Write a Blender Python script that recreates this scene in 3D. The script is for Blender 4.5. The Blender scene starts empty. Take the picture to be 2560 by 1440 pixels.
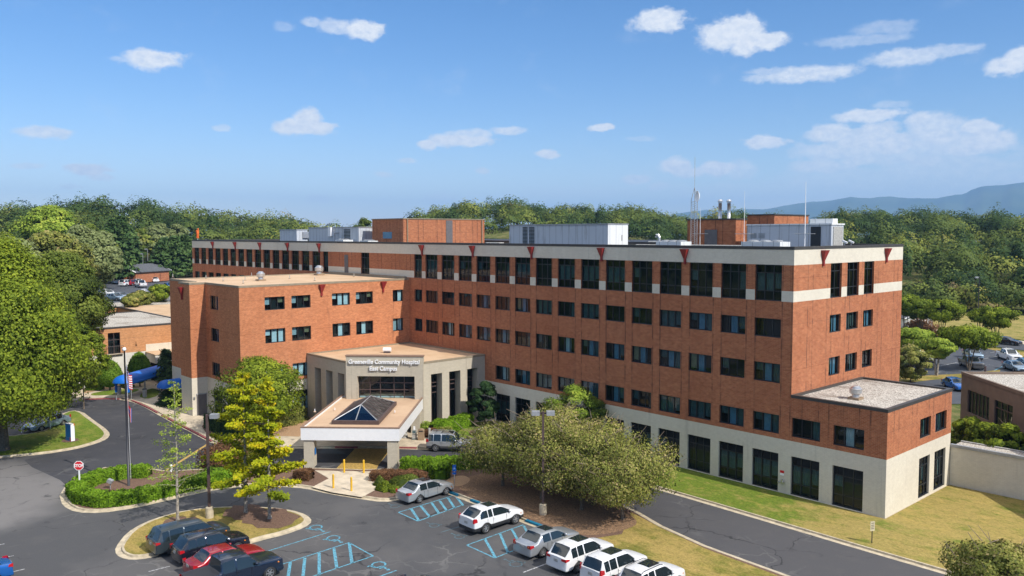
import bpy, bmesh, math, random
import numpy as np
from mathutils import Vector, Matrix
R = math.radians
random.seed(7); rs = np.random.RandomState(7)
SC = bpy.context.scene
COL = SC.collection

# ------------------------------------------------------------------ camera
CA, CP, CR, CF = R(42.35), R(3.79), math.atan(8/4166), 2070.0
_f = np.array([-math.cos(CA), math.sin(CA), 0.]); _r = np.array([math.sin(CA), math.cos(CA), 0.]); _u = np.array([0, 0, 1.])
_f2 = _f*math.cos(CP)-_u*math.sin(CP); _u2 = _u*math.cos(CP)+_f*math.sin(CP)
_r3 = _r*math.cos(CR)-_u2*math.sin(CR); _u3 = _u2*math.cos(CR)+_r*math.sin(CR)
CAM = np.array([25.46, -60.03, 21.0])
cd = bpy.data.cameras.new('camera'); cam = bpy.data.objects.new('camera', cd); COL.objects.link(cam)
cd.sensor_width = 36; cd.lens = 36*CF/2560; cd.clip_start = .5; cd.clip_end = 60000
cam.matrix_world = Matrix(((_r3[0], _u3[0], -_f2[0], CAM[0]), (_r3[1], _u3[1], -_f2[1], CAM[1]), (_r3[2], _u3[2], -_f2[2], CAM[2]), (0, 0, 0, 1)))
SC.camera = cam
def ray(px, py): return _r3*((px-1280)/CF) - _u3*((py-720)/CF) + _f2
def G(px, py, z=0.):            # where the line of sight through a surveyed mark meets level z
    d = ray(px, py); t = (z-CAM[2])/d[2]; p = CAM+d*t; return (float(p[0]), float(p[1]))
def PX(px, py, x): d = ray(px, py); return CAM+d*((x-CAM[0])/d[0])
def PY(px, py, y): d = ray(px, py); return CAM+d*((y-CAM[1])/d[1])
def PD(px, dist):               # ground position at a bearing and distance
    d = ray(px, 583); d = d/math.hypot(d[0], d[1]); return (float(CAM[0]+d[0]*dist), float(CAM[1]+d[1]*dist))

# ------------------------------------------------------------------ world, sun, exposure
SUN_DIR = Vector((1.0, .13, .92)).normalized()
sun_el = math.asin(SUN_DIR.z); sun_az = math.atan2(SUN_DIR.x, SUN_DIR.y)
SC.view_settings.view_transform = 'Standard'; SC.view_settings.look = 'None'
SC.view_settings.exposure = EXPOSURE = 0.36; SC.view_settings.gamma = 1
SC.cycles.max_bounces = 5; SC.cycles.diffuse_bounces = 3; SC.cycles.glossy_bounces = 3; SC.cycles.transparent_max_bounces = 8
SC.cycles.volume_bounces = 0; SC.cycles.caustics_reflective = False; SC.cycles.caustics_refractive = False
sl = bpy.data.lights.new('sun', 'SUN'); sl.energy = 4.2; sl.angle = R(.5); sl.color = (1, .95, .87)
so = bpy.data.objects.new('sun', sl); COL.objects.link(so)
so.rotation_euler = SUN_DIR.to_track_quat('Z', 'Y').to_euler(); so.location = (60, 0, 80)
W = bpy.data.worlds.new('World'); SC.world = W; W.use_nodes = True
nt = W.node_tree; N = nt.nodes; N.clear(); LK = nt.links
out = N.new('ShaderNodeOutputWorld'); bg = N.new('ShaderNodeBackground'); bg.inputs[1].default_value = .112
sky = N.new('ShaderNodeTexSky'); sky.sky_type = 'NISHITA'; sky.sun_disc = False
sky.sun_elevation = sun_el; sky.sun_rotation = sun_az; sky.altitude = 400; sky.air_density = 1.0; sky.dust_density = .1; sky.ozone_density = 2.2
LK.new(bg.outputs[0], out.inputs[0])
def wm(op, a, b=None, c=None):
    n = N.new('ShaderNodeMath'); n.operation = op
    for i, v in enumerate((a, b, c)):
        if v is None: continue
        if isinstance(v, (int, float)): n.inputs[i].default_value = v
        else: LK.new(v, n.inputs[i])
    return n.outputs[0]
tc = N.new('ShaderNodeTexCoord')
rot = N.new('ShaderNodeVectorRotate'); rot.rotation_type = 'Z_AXIS'; rot.inputs['Angle'].default_value = -math.atan2(_f[1], _f[0])
LK.new(tc.outputs['Generated'], rot.inputs['Vector'])
sx = N.new('ShaderNodeSeparateXYZ'); LK.new(rot.outputs[0], sx.inputs[0])
cu = wm('MULTIPLY', wm('ARCTAN2', sx.outputs[1], sx.outputs[0]), -1.0)
cv = wm('ARCSINE', sx.outputs[2])
cb = N.new('ShaderNodeCombineXYZ'); LK.new(cu, cb.inputs[0]); LK.new(cv, cb.inputs[1])
def wnoise(scale, detail, rough, off=0.):
    mp = N.new('ShaderNodeVectorMath'); mp.operation = 'MULTIPLY_ADD'; LK.new(cb.outputs[0], mp.inputs[0]); mp.inputs[1].default_value = (1, 1.5, 1); mp.inputs[2].default_value = (off, off, off)
    n = N.new('ShaderNodeTexNoise'); n.inputs['Scale'].default_value = scale; n.inputs['Detail'].default_value = detail; n.inputs['Roughness'].default_value = rough
    LK.new(mp.outputs[0], n.inputs['Vector']); return n
n1 = wnoise(38, 7, .62); n2 = wnoise(100, 5, .6, 3.1); n3 = wnoise(13, 6, .6, 7.7)
dist = N.new('ShaderNodeVectorMath'); dist.operation = 'MULTIPLY_ADD'
LK.new(n1.outputs['Color'], dist.inputs[0]); dist.inputs[1].default_value = (.012, .010, 0); LK.new(cb.outputs[0], dist.inputs[2])
CLOUDS = [(385,148,66,22,.85),(318,148,34,6,.35),(712,65,26,11,.22),(777,56,22,10,.4),(842,67,46,16,.55),(912,76,46,23,.85),
(735,318,44,20,.95),(790,320,44,18,.95),(768,300,34,26,1.),(105,332,52,13,.6),(68,414,34,7,.4),(222,421,44,13,.75),(255,441,28,9,.45),(178,467,24,7,.3),
(549,320,18,9,.35),(1148,352,80,15,.9),(1068,361,24,11,.8),(1175,337,60,11,.5),(1270,328,42,11,.55),(1020,402,24,7,.45),(958,435,22,7,.4),(1205,426,16,7,.5),
(1500,320,28,10,.85),(1602,346,34,7,.2),(1370,385,33,10,.85),(1647,52,64,26,.9),(1830,86,76,37,.9),(1905,104,52,19,.85),(1865,115,40,22,.8),(2010,184,112,19,.7),(1935,176,60,9,.4),
(2215,70,72,14,.28),(2150,100,94,12,.3),(2255,143,74,19,.6),(2350,127,82,13,.45),(2525,165,44,19,.85),(2555,145,34,22,.85),(2165,289,74,14,.75),(2225,262,38,9,.3),
(1910,354,45,16,.85),(2075,340,50,20,.6),(2150,350,60,24,.55),(2215,345,55,36,.6),(2330,318,58,30,.55),(2450,318,38,17,.8),(2470,352,60,26,.65),(2400,362,120,26,.5),
(2120,378,110,24,.5),(2060,415,70,18,.5),(2250,395,100,22,.4),(2380,420,160,34,.35),(2180,455,240,34,.28),(2450,460,170,40,.3),(1690,415,40,20,.7),(1730,432,44,13,.6),(1795,424,48,19,.7),(1848,428,40,24,.35),
(1590,450,34,11,.5),(1645,468,24,10,.4),(1820,480,160,22,.22),(1100,497,50,13,.25),(798,498,34,12,.3),(2075,332,48,17,.6),(2130,356,42,15,.6),(2188,332,36,20,.6),(2228,372,42,16,.6),(2300,302,32,17,.6),(2352,342,44,18,.6),(2425,377,54,15,.6),(2300,402,64,13,.5),(2495,348,38,20,.6),(2150,402,64,13,.5),(2090,380,50,14,.5),(1450,480,190,14,.12),(2000,500,280,18,.25)]
nsum = wm('ADD', wm('MULTIPLY', wm('SUBTRACT', n1.outputs[0], .5), 1.5), wm('MULTIPLY', wm('SUBTRACT', n2.outputs[0], .5), .7))
acc = None
def mk(node_in, val): node_in.default_value = val
for (px, py, hw, hh, op) in CLOUDS:
    d = ray(px, py); d = d/np.linalg.norm(d)
    u = math.atan2(float(np.dot(d, _r)), float(np.dot(d, _f))); v = math.asin(float(d[2]))
    iu, iv = CF/hw/1.12, CF/hh/1.12
    m = N.new('ShaderNodeVectorMath'); m.operation = 'MULTIPLY_ADD'; LK.new(dist.outputs[0], m.inputs[0])
    m.inputs[1].default_value = (iu, iv, 0); m.inputs[2].default_value = (-(u+.006)*iu, -(v+.005)*iv, 0)
    l = N.new('ShaderNodeVectorMath'); l.operation = 'LENGTH'; LK.new(m.outputs[0], l.inputs[0])
    r = N.new('ShaderNodeMapRange'); r.interpolation_type = 'SMOOTHSTEP'; LK.new(wm('ADD', l.outputs['Value'], nsum), r.inputs[0])
    r.inputs[1].default_value = 1.17; r.inputs[2].default_value = .56; r.inputs[3].default_value = 0; r.inputs[4].default_value = min(1.15, op*(1.45 if py > 270 else 1.2))
    acc = r.outputs[0] if acc is None else wm('MAXIMUM', acc, r.outputs[0])
tex = wm('MULTIPLY_ADD', n2.outputs[0], .9, wm('MULTIPLY', n3.outputs[0], .25))
cover = wm('MULTIPLY', acc, wm('ADD', .52, wm('MULTIPLY', tex, .8))); cover = wm('MINIMUM', cover, .95)
# thin high veil of broken cloud over the rest of the sky
veil = N.new('ShaderNodeMapRange'); veil.interpolation_type = 'SMOOTHSTEP'; LK.new(n3.outputs[0], veil.inputs[0])
veil.inputs[1].default_value = .55; veil.inputs[2].default_value = .85; veil.inputs[3].default_value = 0; veil.inputs[4].default_value = .18
cover = wm('MAXIMUM', cover, veil.outputs[0])
# unseen bright cumulus added above the frame to lift and whiten ambient light
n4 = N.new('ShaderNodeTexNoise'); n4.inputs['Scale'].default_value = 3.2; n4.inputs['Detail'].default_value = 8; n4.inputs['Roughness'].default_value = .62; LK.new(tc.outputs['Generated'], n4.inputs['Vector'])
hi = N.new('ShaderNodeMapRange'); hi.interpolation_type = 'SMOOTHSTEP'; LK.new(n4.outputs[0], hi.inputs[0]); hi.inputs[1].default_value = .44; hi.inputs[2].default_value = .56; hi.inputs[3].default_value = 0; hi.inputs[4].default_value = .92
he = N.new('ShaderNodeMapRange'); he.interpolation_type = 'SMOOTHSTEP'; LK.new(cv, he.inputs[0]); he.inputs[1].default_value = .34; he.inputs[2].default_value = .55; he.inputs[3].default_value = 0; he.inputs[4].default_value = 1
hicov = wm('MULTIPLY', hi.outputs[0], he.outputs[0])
shade = N.new('ShaderNodeMapRange'); LK.new(n2.outputs[0], shade.inputs[0]); shade.inputs[1].default_value = .35; shade.inputs[2].default_value = .6
ccol = N.new('ShaderNodeMix'); ccol.data_type = 'RGBA'; LK.new(shade.outputs[0], ccol.inputs[0])
ccol.inputs[6].default_value = (5.3, 5.8, 6.6, 1); ccol.inputs[7].default_value = (6.7, 6.9, 7.2, 1)
smx = N.new('ShaderNodeMix'); smx.data_type = 'RGBA'; LK.new(cover, smx.inputs[0])
hs = N.new('ShaderNodeHueSaturation'); hs.inputs['Saturation'].default_value = 1.32; hs.inputs['Value'].default_value = .98; LK.new(sky.outputs[0], hs.inputs['Color'])
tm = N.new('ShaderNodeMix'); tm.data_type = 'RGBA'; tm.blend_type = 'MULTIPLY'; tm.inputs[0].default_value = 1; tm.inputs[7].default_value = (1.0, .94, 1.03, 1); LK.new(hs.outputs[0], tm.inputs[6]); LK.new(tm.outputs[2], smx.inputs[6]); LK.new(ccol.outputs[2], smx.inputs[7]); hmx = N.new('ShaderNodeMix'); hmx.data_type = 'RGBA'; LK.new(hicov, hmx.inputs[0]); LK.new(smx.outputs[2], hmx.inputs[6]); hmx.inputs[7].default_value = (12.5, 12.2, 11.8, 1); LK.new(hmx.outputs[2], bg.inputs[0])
W.cycles.sampling_method = 'MANUAL'; W.cycles.sample_map_resolution = 512

# ------------------------------------------------------------------ materials
M = {}
class Nd:
    def __init__(s, name):
        m = bpy.data.materials.new(name); m.use_nodes = True; s.m = m; s.t = m.node_tree; s.t.nodes.clear()
        s.out = s.t.nodes.new('ShaderNodeOutputMaterial'); s.b = s.t.nodes.new('ShaderNodeBsdfPrincipled'); s.t.links.new(s.b.outputs[0], s.out.inputs[0])
        s.b.inputs['Roughness'].default_value = .8; M[name] = m
    def n(s, ty, **k):
        x = s.t.nodes.new(ty)
        for a, b in k.items(): setattr(x, a, b)
        return x
    def l(s, a, b): s.t.links.new(a, b)
    def math(s, op, a, b=None, c=None):
        n = s.n('ShaderNodeMath', operation=op)
        for i, v in enumerate((a, b, c)):
            if v is None: continue
            if isinstance(v, (int, float)): n.inputs[i].default_value = v
            else: s.l(v, n.inputs[i])
        return n.outputs[0]
    def mix(s, f, a, b, mode='MIX'):
        n = s.n('ShaderNodeMix', data_type='RGBA', blend_type=mode)
        for i, v in ((0, f), (6, a), (7, b)):
            if isinstance(v, (int, float)): n.inputs[i].default_value = v
            elif isinstance(v, tuple): n.inputs[i].default_value = (*v[:3], 1)
            else: s.l(v, n.inputs[i])
        return n.outputs[2]
    def noise(s, scale, detail=4, rough=.55, vec=None, stretch=None, world=True, off=0):
        c = s.n('ShaderNodeNewGeometry').outputs['Position'] if (world and vec is None) else (vec if vec is not None else s.n('ShaderNodeTexCoord').outputs['Object'])
        mp = s.n('ShaderNodeVectorMath', operation='MULTIPLY_ADD'); s.l(c, mp.inputs[0]); mp.inputs[1].default_value = stretch or (1, 1, 1); mp.inputs[2].default_value = (off, off*.7, off*.3)
        n = s.n('ShaderNodeTexNoise'); n.inputs['Scale'].default_value = scale; n.inputs['Detail'].default_value = detail; n.inputs['Roughness'].default_value = rough
        s.l(mp.outputs[0], n.inputs['Vector']); return n.outputs[0]
    def step(s, v, a, b, lo=0., hi=1.):
        n = s.n('ShaderNodeMapRange', interpolation_type='SMOOTHSTEP'); s.l(v, n.inputs[0])
        for i, x in enumerate((a, b, lo, hi)): n.inputs[i+1].default_value = x
        return n.outputs[0]
    def color(s, c):
        if isinstance(c, tuple): s.b.inputs['Base Color'].default_value = (*c[:3], 1)
        else: s.l(c, s.b.inputs['Base Color'])
        return s
    def bump(s, h, strength=.3, distv=.02):
        b = s.n('ShaderNodeBump'); b.inputs['Strength'].default_value = strength; b.inputs['Distance'].default_value = distv
        s.l(h, b.inputs['Height']); s.l(b.outputs[0], s.b.inputs['Normal'])
    def wallvec(s):
        g = s.n('ShaderNodeNewGeometry'); x = s.n('ShaderNodeSeparateXYZ'); s.l(g.outputs['Position'], x.inputs[0])
        c = s.n('ShaderNodeCombineXYZ'); s.l(s.math('ADD', x.outputs[0], x.outputs[1]), c.inputs[0]); s.l(x.outputs[2], c.inputs[1]); return c.outputs[0], x
def plain(name, c, rough=.7, metal=0., vary=.12, scale=3.):
    d = Nd(name); n = d.noise(scale, 5, .6)
    f = d.step(n, .3, .7, 1-vary, 1+vary*.6)
    d.color(d.mix(1., (c[0], c[1], c[2]), d.mix(0., (1, 1, 1), (1, 1, 1)), 'MULTIPLY'))
    h = d.n('ShaderNodeHueSaturation'); h.inputs['Color'].default_value = (*c, 1); d.l(f, h.inputs['Value']); d.color(h.outputs[0])
    d.b.inputs['Roughness'].default_value = rough; d.b.inputs['Metallic'].default_value = metal; return d

def brickmat(name, c1, c2, mortar, stain=.5, streakphase=None):
    d = Nd(name); v, xyz = d.wallvec()
    b = d.n('ShaderNodeTexBrick'); d.l(v, b.inputs['Vector']); b.inputs['Scale'].default_value = 1
    b.inputs['Brick Width'].default_value = .305; b.inputs['Row Height'].default_value = .1; b.inputs['Mortar Size'].default_value = .011; b.inputs['Bias'].default_value = 0
    b.inputs['Color1'].default_value = (*c1, 1); b.inputs['Color2'].default_value = (*c2, 1); b.inputs['Mortar'].default_value = (*mortar, 1)
    big = d.noise(.16, 5, .6); med = d.noise(1.3, 5, .65, stretch=(1, 1, .45))
    c = d.mix(d.step(big, .35, .7, 0, .28), b.outputs[0], (c1[0]*.72, c1[1]*.68, c1[2]*.66))
    c = d.mix(d.step(med, .5, .8, 0, .28 if 'cream' not in name else .12), c, (min(1, c2[0]*1.35), min(1, c2[1]*1.5), min(1, c2[2]*1.6)))
    # rain streaks: long thin vertical dirt, denser where the noise says
    st = d.noise(1.0, 4, .6, stretch=(2.6, 2.6, .10), off=5); gate = d.noise(.32, 3, .6, off=11)
    s = d.math('MULTIPLY', d.step(st, .58, .72), d.step(gate, .42, .62, 0, stain))
    c = d.mix(s, c, (.06, .045, .04))
    if streakphase is not None:
        ph, per, ww = streakphase
        fr = d.math('FRACT', d.math('DIVIDE', d.math('SUBTRACT', d.math('ADD', xyz.outputs[0], xyz.outputs[1]), ph), per))
        a1 = d.math('ABSOLUTE', d.math('SUBTRACT', fr, .03)); a2 = d.math('ABSOLUTE', d.math('SUBTRACT', fr, ww/per-.03+.06))
        ln = d.step(d.math('MINIMUM', a1, a2), .006, .03, 1, 0)
        vz = d.noise(.9, 4, .65, stretch=(.5, .5, 1.), off=2)
        up = d.step(xyz.outputs[2], 4.5, 7, .25, 1)
        c = d.mix(d.math('MULTIPLY', d.math('MULTIPLY', ln, d.step(vz, .36, .62, .1, .62)), up), c, (.04, .03, .03))
    fine = d.noise(2.6, 6, .75, stretch=(1, 1, 1.6), off=17); hv_ = d.n('ShaderNodeHueSaturation'); d.l(c, hv_.inputs['Color']); d.l(d.step(fine, .28, .74, *((.80, 1.14) if 'cream' not in name else (.92, 1.04))), hv_.inputs['Value']); c = hv_.outputs[0]
    fz = d.math('FRACT', d.math('DIVIDE', d.math('SUBTRACT', xyz.outputs[2], .95), 3.66))
    jl = d.step(d.math('ABSOLUTE', d.math('SUBTRACT', fz, .5)), .003, .009, .35 if 'cream' not in name else 0., 0)
    c = d.mix(jl, c, (.1, .035, .025))
    d.color(c); d.b.inputs['Roughness'].default_value = .9; d.b.inputs['Specular IOR Level'].default_value = .15; d.bump(b.outputs['Fac'], -.25, .01); return d
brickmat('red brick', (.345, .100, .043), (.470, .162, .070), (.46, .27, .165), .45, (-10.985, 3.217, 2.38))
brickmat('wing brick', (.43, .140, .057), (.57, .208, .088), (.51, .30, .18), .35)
brickmat('orange brick', (.52, .23, .09), (.60, .28, .12), (.5, .32, .19), .2)
brickmat('cream brick', (.66, .61, .50), (.69, .64, .53), (.60, .555, .46), .14)
brickmat('grey cream brick', (.49, .44, .345), (.52, .465, .37), (.45, .405, .32), .4)
plain('brown stucco', (.20, .15, .115), .9, vary=.12, scale=1.2)
plain('white plaster', (.62, .59, .52), .9, vary=.1, scale=.8)
plain('fascia white', (.80, .80, .80), .5, vary=.03)
plain('dark coping', (.055, .05, .045), .5, vary=.2)
plain('tan coping', (.27, .22, .15), .6, vary=.15)
plain('brown coping', (.27, .17, .115), .55, vary=.15)
plain('red paint', (.25, .022, .02), .5, vary=.12)
plain('interior dark', (.018, .018, .018), .9)
plain('window frame', (.018, .02, .024), .4)
plain('grey door', (.13, .12, .12), .5)
plain('silver metal', (.62, .62, .62), .35, .8, vary=.15)
plain('grey metal', (.36, .37, .38), .45, .3, vary=.15)
plain('brown metal', (.085, .055, .05), .5, vary=.1)
plain('black metal', (.03, .03, .035), .45)
plain('concrete', (.56, .47, .345), .9, vary=.2, scale=1.1)
plain('kerb concrete', (.52, .44, .31), .9, vary=.25, scale=2.)
plain('red kerb', (.33, .09, .09), .8, vary=.35, scale=6)
plain('blue kerb', (.0, .16, .28), .7, vary=.2, scale=6)
plain('yellow paint', (.72, .42, .02), .5, vary=.08)
plain('worn yellow', (.46, .30, .08), .8, vary=.35, scale=5)
plain('white post', (.8, .8, .8), .4, vary=.05)
plain('stop red', (.62, .012, .02), .35, vary=.04)
plain('sign blue', (.01, .16, .52), .4, vary=.06)
plain('letter white', (.85, .85, .85), .4, vary=.03)
plain('stone pale', (.42, .41, .38), .8, vary=.4, scale=14)
plain('bin tan', (.30, .21, .13), .6, vary=.1)
plain('bark', (.16, .125, .09), .95, vary=.4, scale=9)
plain('pale bark', (.34, .30, .25), .95, vary=.45, scale=7)
plain('twig', (.22, .17, .12), .95, vary=.3, scale=7)
plain('rubber', (.02, .02, .02), .75)
plain('plastic black', (.025, .025, .028), .5)
plain('chrome', (.75, .75, .75), .15, .95, vary=.05)
plain('rim alloy', (.55, .55, .56), .28, .8, vary=.05)
plain('house white', (.75, .75, .73), .8, vary=.05)
plain('roof shingle', (.10, .105, .115), .9, vary=.3, scale=3)
plain('cream sign', (.62, .56, .38), .6, vary=.1)
plain('orange cone', (.75, .14, .02), .6, vary=.2)
plain('blind white', (.52, .56, .58), .8, vary=.08)
plain('lit blind', (.82, .84, .86), .8, vary=.05)
plain('blind teal', (.075, .12, .125), .8, vary=.2)
plain('blind tan', (.30, .24, .13), .8, vary=.2)
plain('blind blue', (.14, .27, .38), .8, vary=.15)

# painted lines that have worn through in places
for nm, c in (('line blue', (.12, .42, .56)), ('line white', (.5, .5, .5)), ('line faint blue', (.10, .26, .32))):
    d = Nd(nm); f = d.step(d.noise(7, 6, .75), .40, .62, .55 if nm == 'line faint blue' else .0, 1 if nm == 'line faint blue' else .8)
    d.color(d.mix(f, c, (.07, .07, .075))); d.b.inputs['Roughness'].default_value = .8
# canopy roof membrane with dirt ponds
def roofmat(name, a, b, dirt):
    d = Nd(name); c = d.mix(d.step(d.noise(.35, 6, .6), .35, .65), a, b)
    c = d.mix(d.step(d.noise(.9, 7, .7, off=4, stretch=(1, .5, 1)), .57, .75, 0, dirt), c, (a[0]*.45, a[1]*.42, a[2]*.4))
    c = d.mix(d.step(d.noise(1.7, 5, .7, off=9), .6, .75, 0, .4), c, (min(1, b[0]*1.35), b[1]*1.35, b[2]*1.35)); d.color(c); d.b.inputs['Roughness'].default_value = .85
roofmat('tan roof', (.52, .345, .20), (.60, .42, .26), .35)
roofmat('canopy roof', (.50, .335, .21), (.57, .395, .25), .35)
def gravelmat(name, a, b):
    d = Nd(name); g = d.noise(9, 3, .8); big = d.noise(.35, 5, .65, stretch=(.6, 1, 1), off=3)
    c = d.mix(d.step(g, .36, .64), a, b); c = d.mix(d.step(big, .5, .68, 0, .65), c, (.15, .11, .08)); d.color(c); d.bump(g, .6, .03); d.b.inputs['Roughness'].default_value = .95
plain('dark roof', (.11, .11, .112), .9, vary=.3, scale=.6)
gravelmat('gravel roof', (.16, .13, .10), (.70, .66, .58))
# asphalt: aged patches, repairs, hairline cracks
def asphalt(name, dark, old, crack=.5, oldamt=.7, patch=None):
    d = Nd(name); n = d.noise(.05, 5, .62, off=3); f = d.step(n, .45, .56, 0, oldamt)
    c = d.mix(f, dark, old)
    if patch:
        (cx_, cy_, r0_, r1_), pc_ = patch; gp = d.n('ShaderNodeNewGeometry'); dv = d.n('ShaderNodeVectorMath', operation='DISTANCE'); d.l(gp.outputs['Position'], dv.inputs[0]); dv.inputs[1].default_value = (cx_, cy_, 0)
        c = d.mix(d.step(d.math('ADD', dv.outputs['Value'], d.math('MULTIPLY', d.noise(.13, 4, .6, off=50), 9)), r0_+3, r1_, 1, 0), c, pc_)
    g = d.noise(14, 3, .8); c = d.mix(d.step(g, .35, .7, 0, .25), c, (.13, .125, .12))
    p = d.noise(.5, 6, .7, off=8); c = d.mix(d.step(p, .48, .7, 0, .4), c, (.095, .09, .087))
    o = d.noise(.7, 4, .6, off=21); c = d.mix(d.step(o, .64, .78, 0, .75), c, (.016, .016, .018))
    g2 = d.n('ShaderNodeNewGeometry'); wob = d.n('ShaderNodeTexNoise'); wob.inputs['Scale'].default_value = .6; wob.inputs['Detail'].default_value = 5; d.l(g2.outputs['Position'], wob.inputs['Vector'])
    vv = d.n('ShaderNodeVectorMath', operation='MULTIPLY_ADD'); d.l(wob.outputs['Color'], vv.inputs[0]); vv.inputs[1].default_value = (2.6, 2.6, 0); d.l(g2.outputs['Position'], vv.inputs[2])
    vo = d.n('ShaderNodeTexVoronoi', feature='DISTANCE_TO_EDGE'); vo.inputs['Scale'].default_value = .15; d.l(vv.outputs[0], vo.inputs['Vector'])
    gate = d.noise(.12, 3, .6, off=31)
    cr = d.math('MULTIPLY', d.step(vo.outputs[0], .004, .014, 1, 0), d.step(gate, .42, .56, 0, crack)); c = d.mix(cr, c, (.018, .018, .02))
    vo2 = d.n('ShaderNodeTexVoronoi', feature='DISTANCE_TO_EDGE'); vo2.inputs['Scale'].default_value = .42; d.l(vv.outputs[0], vo2.inputs['Vector'])
    cr2 = d.math('MULTIPLY', d.step(vo2.outputs[0], .012, .045, 1, 0), d.step(gate, .50, .62, 0, .5)); c = d.mix(cr2, c, (.17, .165, .155))
    d.color(c); d.b.inputs['Roughness'].default_value = .88; d.bump(g, .25, .01)
asphalt('asphalt', (.060, .060, .063), (.105, .10, .098), .8, .7, patch=((-52, -50, 9, 17), (.175, .165, .158)))
asphalt('asphalt drive', (.033, .034, .041), (.048, .048, .055), .6, .5)
asphalt('asphalt service', (.058, .057, .062), (.072, .070, .073), .9, .6); asphalt('asphalt fresh', (.055, .058, .065), (.055, .058, .065), .5, .5)
asphalt('asphalt far', (.050, .058, .075), (.065, .072, .085), .2, .5)
def grass(name, g1, g2, dry, amt):
    d = Nd(name); a = d.noise(.35, 6, .65, stretch=(.7, 1, 1)); b = d.noise(5, 5, .7); e = d.noise(.9, 4, .6, off=13)
    if name == 'mixed grass':
        g_ = d.n('ShaderNodeNewGeometry'); x_ = d.n('ShaderNodeSeparateXYZ'); d.l(g_.outputs['Position'], x_.inputs[0]); w_ = d.noise(.12, 4, .65, off=40)
        a = d.math('SUBTRACT', d.math('ADD', a, .16), d.math('MULTIPLY', d.step(d.math('ADD', x_.outputs[0], d.math('MULTIPLY', w_, 8)), -6, 5), .26)); 
    c = d.mix(d.step(b, .3, .7), g1, g2); c = d.mix(d.math('MULTIPLY', d.step(a, amt-.1, amt+.12, 1, 0), .9), c, dry)
    c = d.mix(d.step(e, .5, .72, 0, .45), c, (dry[0]*1.25, dry[1]*1.2, dry[2]*1.1)); c = d.mix(d.step(b, .55, .75, 0, .3), c, (g1[0]*.5, g1[1]*.5, g1[2]*.5))
    mo = d.noise(1.1, 6, .72, off=27, stretch=(.55, 1.3, 1)); c = d.mix(d.step(mo, .30, .52, .55, 0), c, (g2[0]*.62, g2[1]*.66, g2[2]*.6)); c = d.mix(d.step(mo, .55, .75, 0, .5), c, (min(1, dry[0]*1.35), dry[1]*1.3, dry[2]*1.5))
    gr = d.noise(9, 5, .8, off=33, stretch=(.6, 1, 1)); gh = d.n('ShaderNodeHueSaturation'); d.l(c, gh.inputs['Color']); d.l(d.step(gr, .3, .7, .66, 1.24), gh.inputs['Value']); c = gh.outputs[0]
    d.color(c); d.b.inputs['Roughness'].default_value = .95; d.b.inputs['Specular IOR Level'].default_value = .1; d.bump(b, .7, .05)
grass('dry grass', (.13, .14, .025), (.22, .20, .045), (.38, .275, .09), .53)
grass('lawn grass', (.10, .165, .018), (.17, .24, .03), (.30, .27, .07), .42)
grass('mixed grass', (.10, .155, .02), (.17, .22, .03), (.36, .27, .09), .5)
grass('field grass', (.15, .17, .035), (.22, .21, .05), (.36, .28, .1), .52)
grass('ground grass', (.07, .1, .025), (.11, .13, .035), (.2, .17, .07), .45)
def mulch(name, a, b, c3):
    d = Nd(name); n = d.noise(9, 4, .8); c = d.mix(d.step(n, .35, .65), a, b); c = d.mix(d.step(d.noise(22, 2, .7, off=5), .62, .75, 0, .8), c, c3); d.color(c); d.bump(n, .8, .04); d.b.inputs['Roughness'].default_value = .95
mulch('mulch', (.10, .055, .035), (.20, .115, .075), (.35, .25, .17)); mulch('straw', (.36, .21, .11), (.48, .31, .18), (.55, .4, .25))
mulch('leaf litter', (.11, .065, .038), (.34, .20, .105), (.50, .38, .19))
# foliage: tint per leaf, hue per plant
def foliage(name, stops, trans=.38):
    d = Nd(name); at = d.n('ShaderNodeAttribute', attribute_name='tint'); r = d.n('ShaderNodeValToRGB'); d.l(at.outputs['Fac'], r.inputs[0])
    e = r.color_ramp.elements; e[0].position = stops[0][0]; e[0].color = (*stops[0][1], 1); e[1].position = stops[-1][0]; e[1].color = (*stops[-1][1], 1)
    for p, c in stops[1:-1]: x = e.new(p); x.color = (*c, 1)
    d.color(r.outputs[0]); d.b.inputs['Roughness'].default_value = .6; d.b.inputs['Specular IOR Level'].default_value = .12
    an = d.n('ShaderNodeAttribute', attribute_name='onrm'); ge = d.n('ShaderNodeNewGeometry'); va = d.n('ShaderNodeVectorMath', operation='MULTIPLY_ADD'); d.l(an.outputs['Vector'], va.inputs[0]); va.inputs[1].default_value = (1.5,)*3; d.l(ge.outputs['Normal'], va.inputs[2]); vn = d.n('ShaderNodeVectorMath', operation='NORMALIZE'); d.l(va.outputs[0], vn.inputs[0]); d.l(vn.outputs[0], d.b.inputs['Normal'])
    t = d.n('ShaderNodeBsdfTranslucent'); d.l(r.outputs[0], t.inputs[0]); mx = d.n('ShaderNodeMixShader'); mx.inputs[0].default_value = trans
    d.l(d.b.outputs[0], mx.inputs[1]); d.l(t.outputs[0], mx.inputs[2]); d.l(mx.outputs[0], d.out.inputs[0])
foliage('leaf green', [(0, (.06, .095, .012)), (.5, (.19, .255, .022)), (1, (.42, .48, .045))])
foliage('leaf mid', [(0, (.06, .09, .018)), (.5, (.15, .20, .03)), (1, (.32, .36, .07))])
foliage('leaf dark', [(0, (0.021, 0.052, 0.021)), (.5, (0.052, 0.105, 0.035)), (1, (0.123, 0.193, 0.052))])
foliage('leaf olive', [(0, (.10, .12, .03)), (.45, (.24, .26, .05)), (.8, (.40, .36, .11)), (1, (.50, .38, .18))], .3)
foliage('leaf sage', [(0, (0.123, 0.158, 0.052)), (.5, (0.245, 0.289, 0.114)), (1, (0.420, 0.455, 0.193))])
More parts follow.
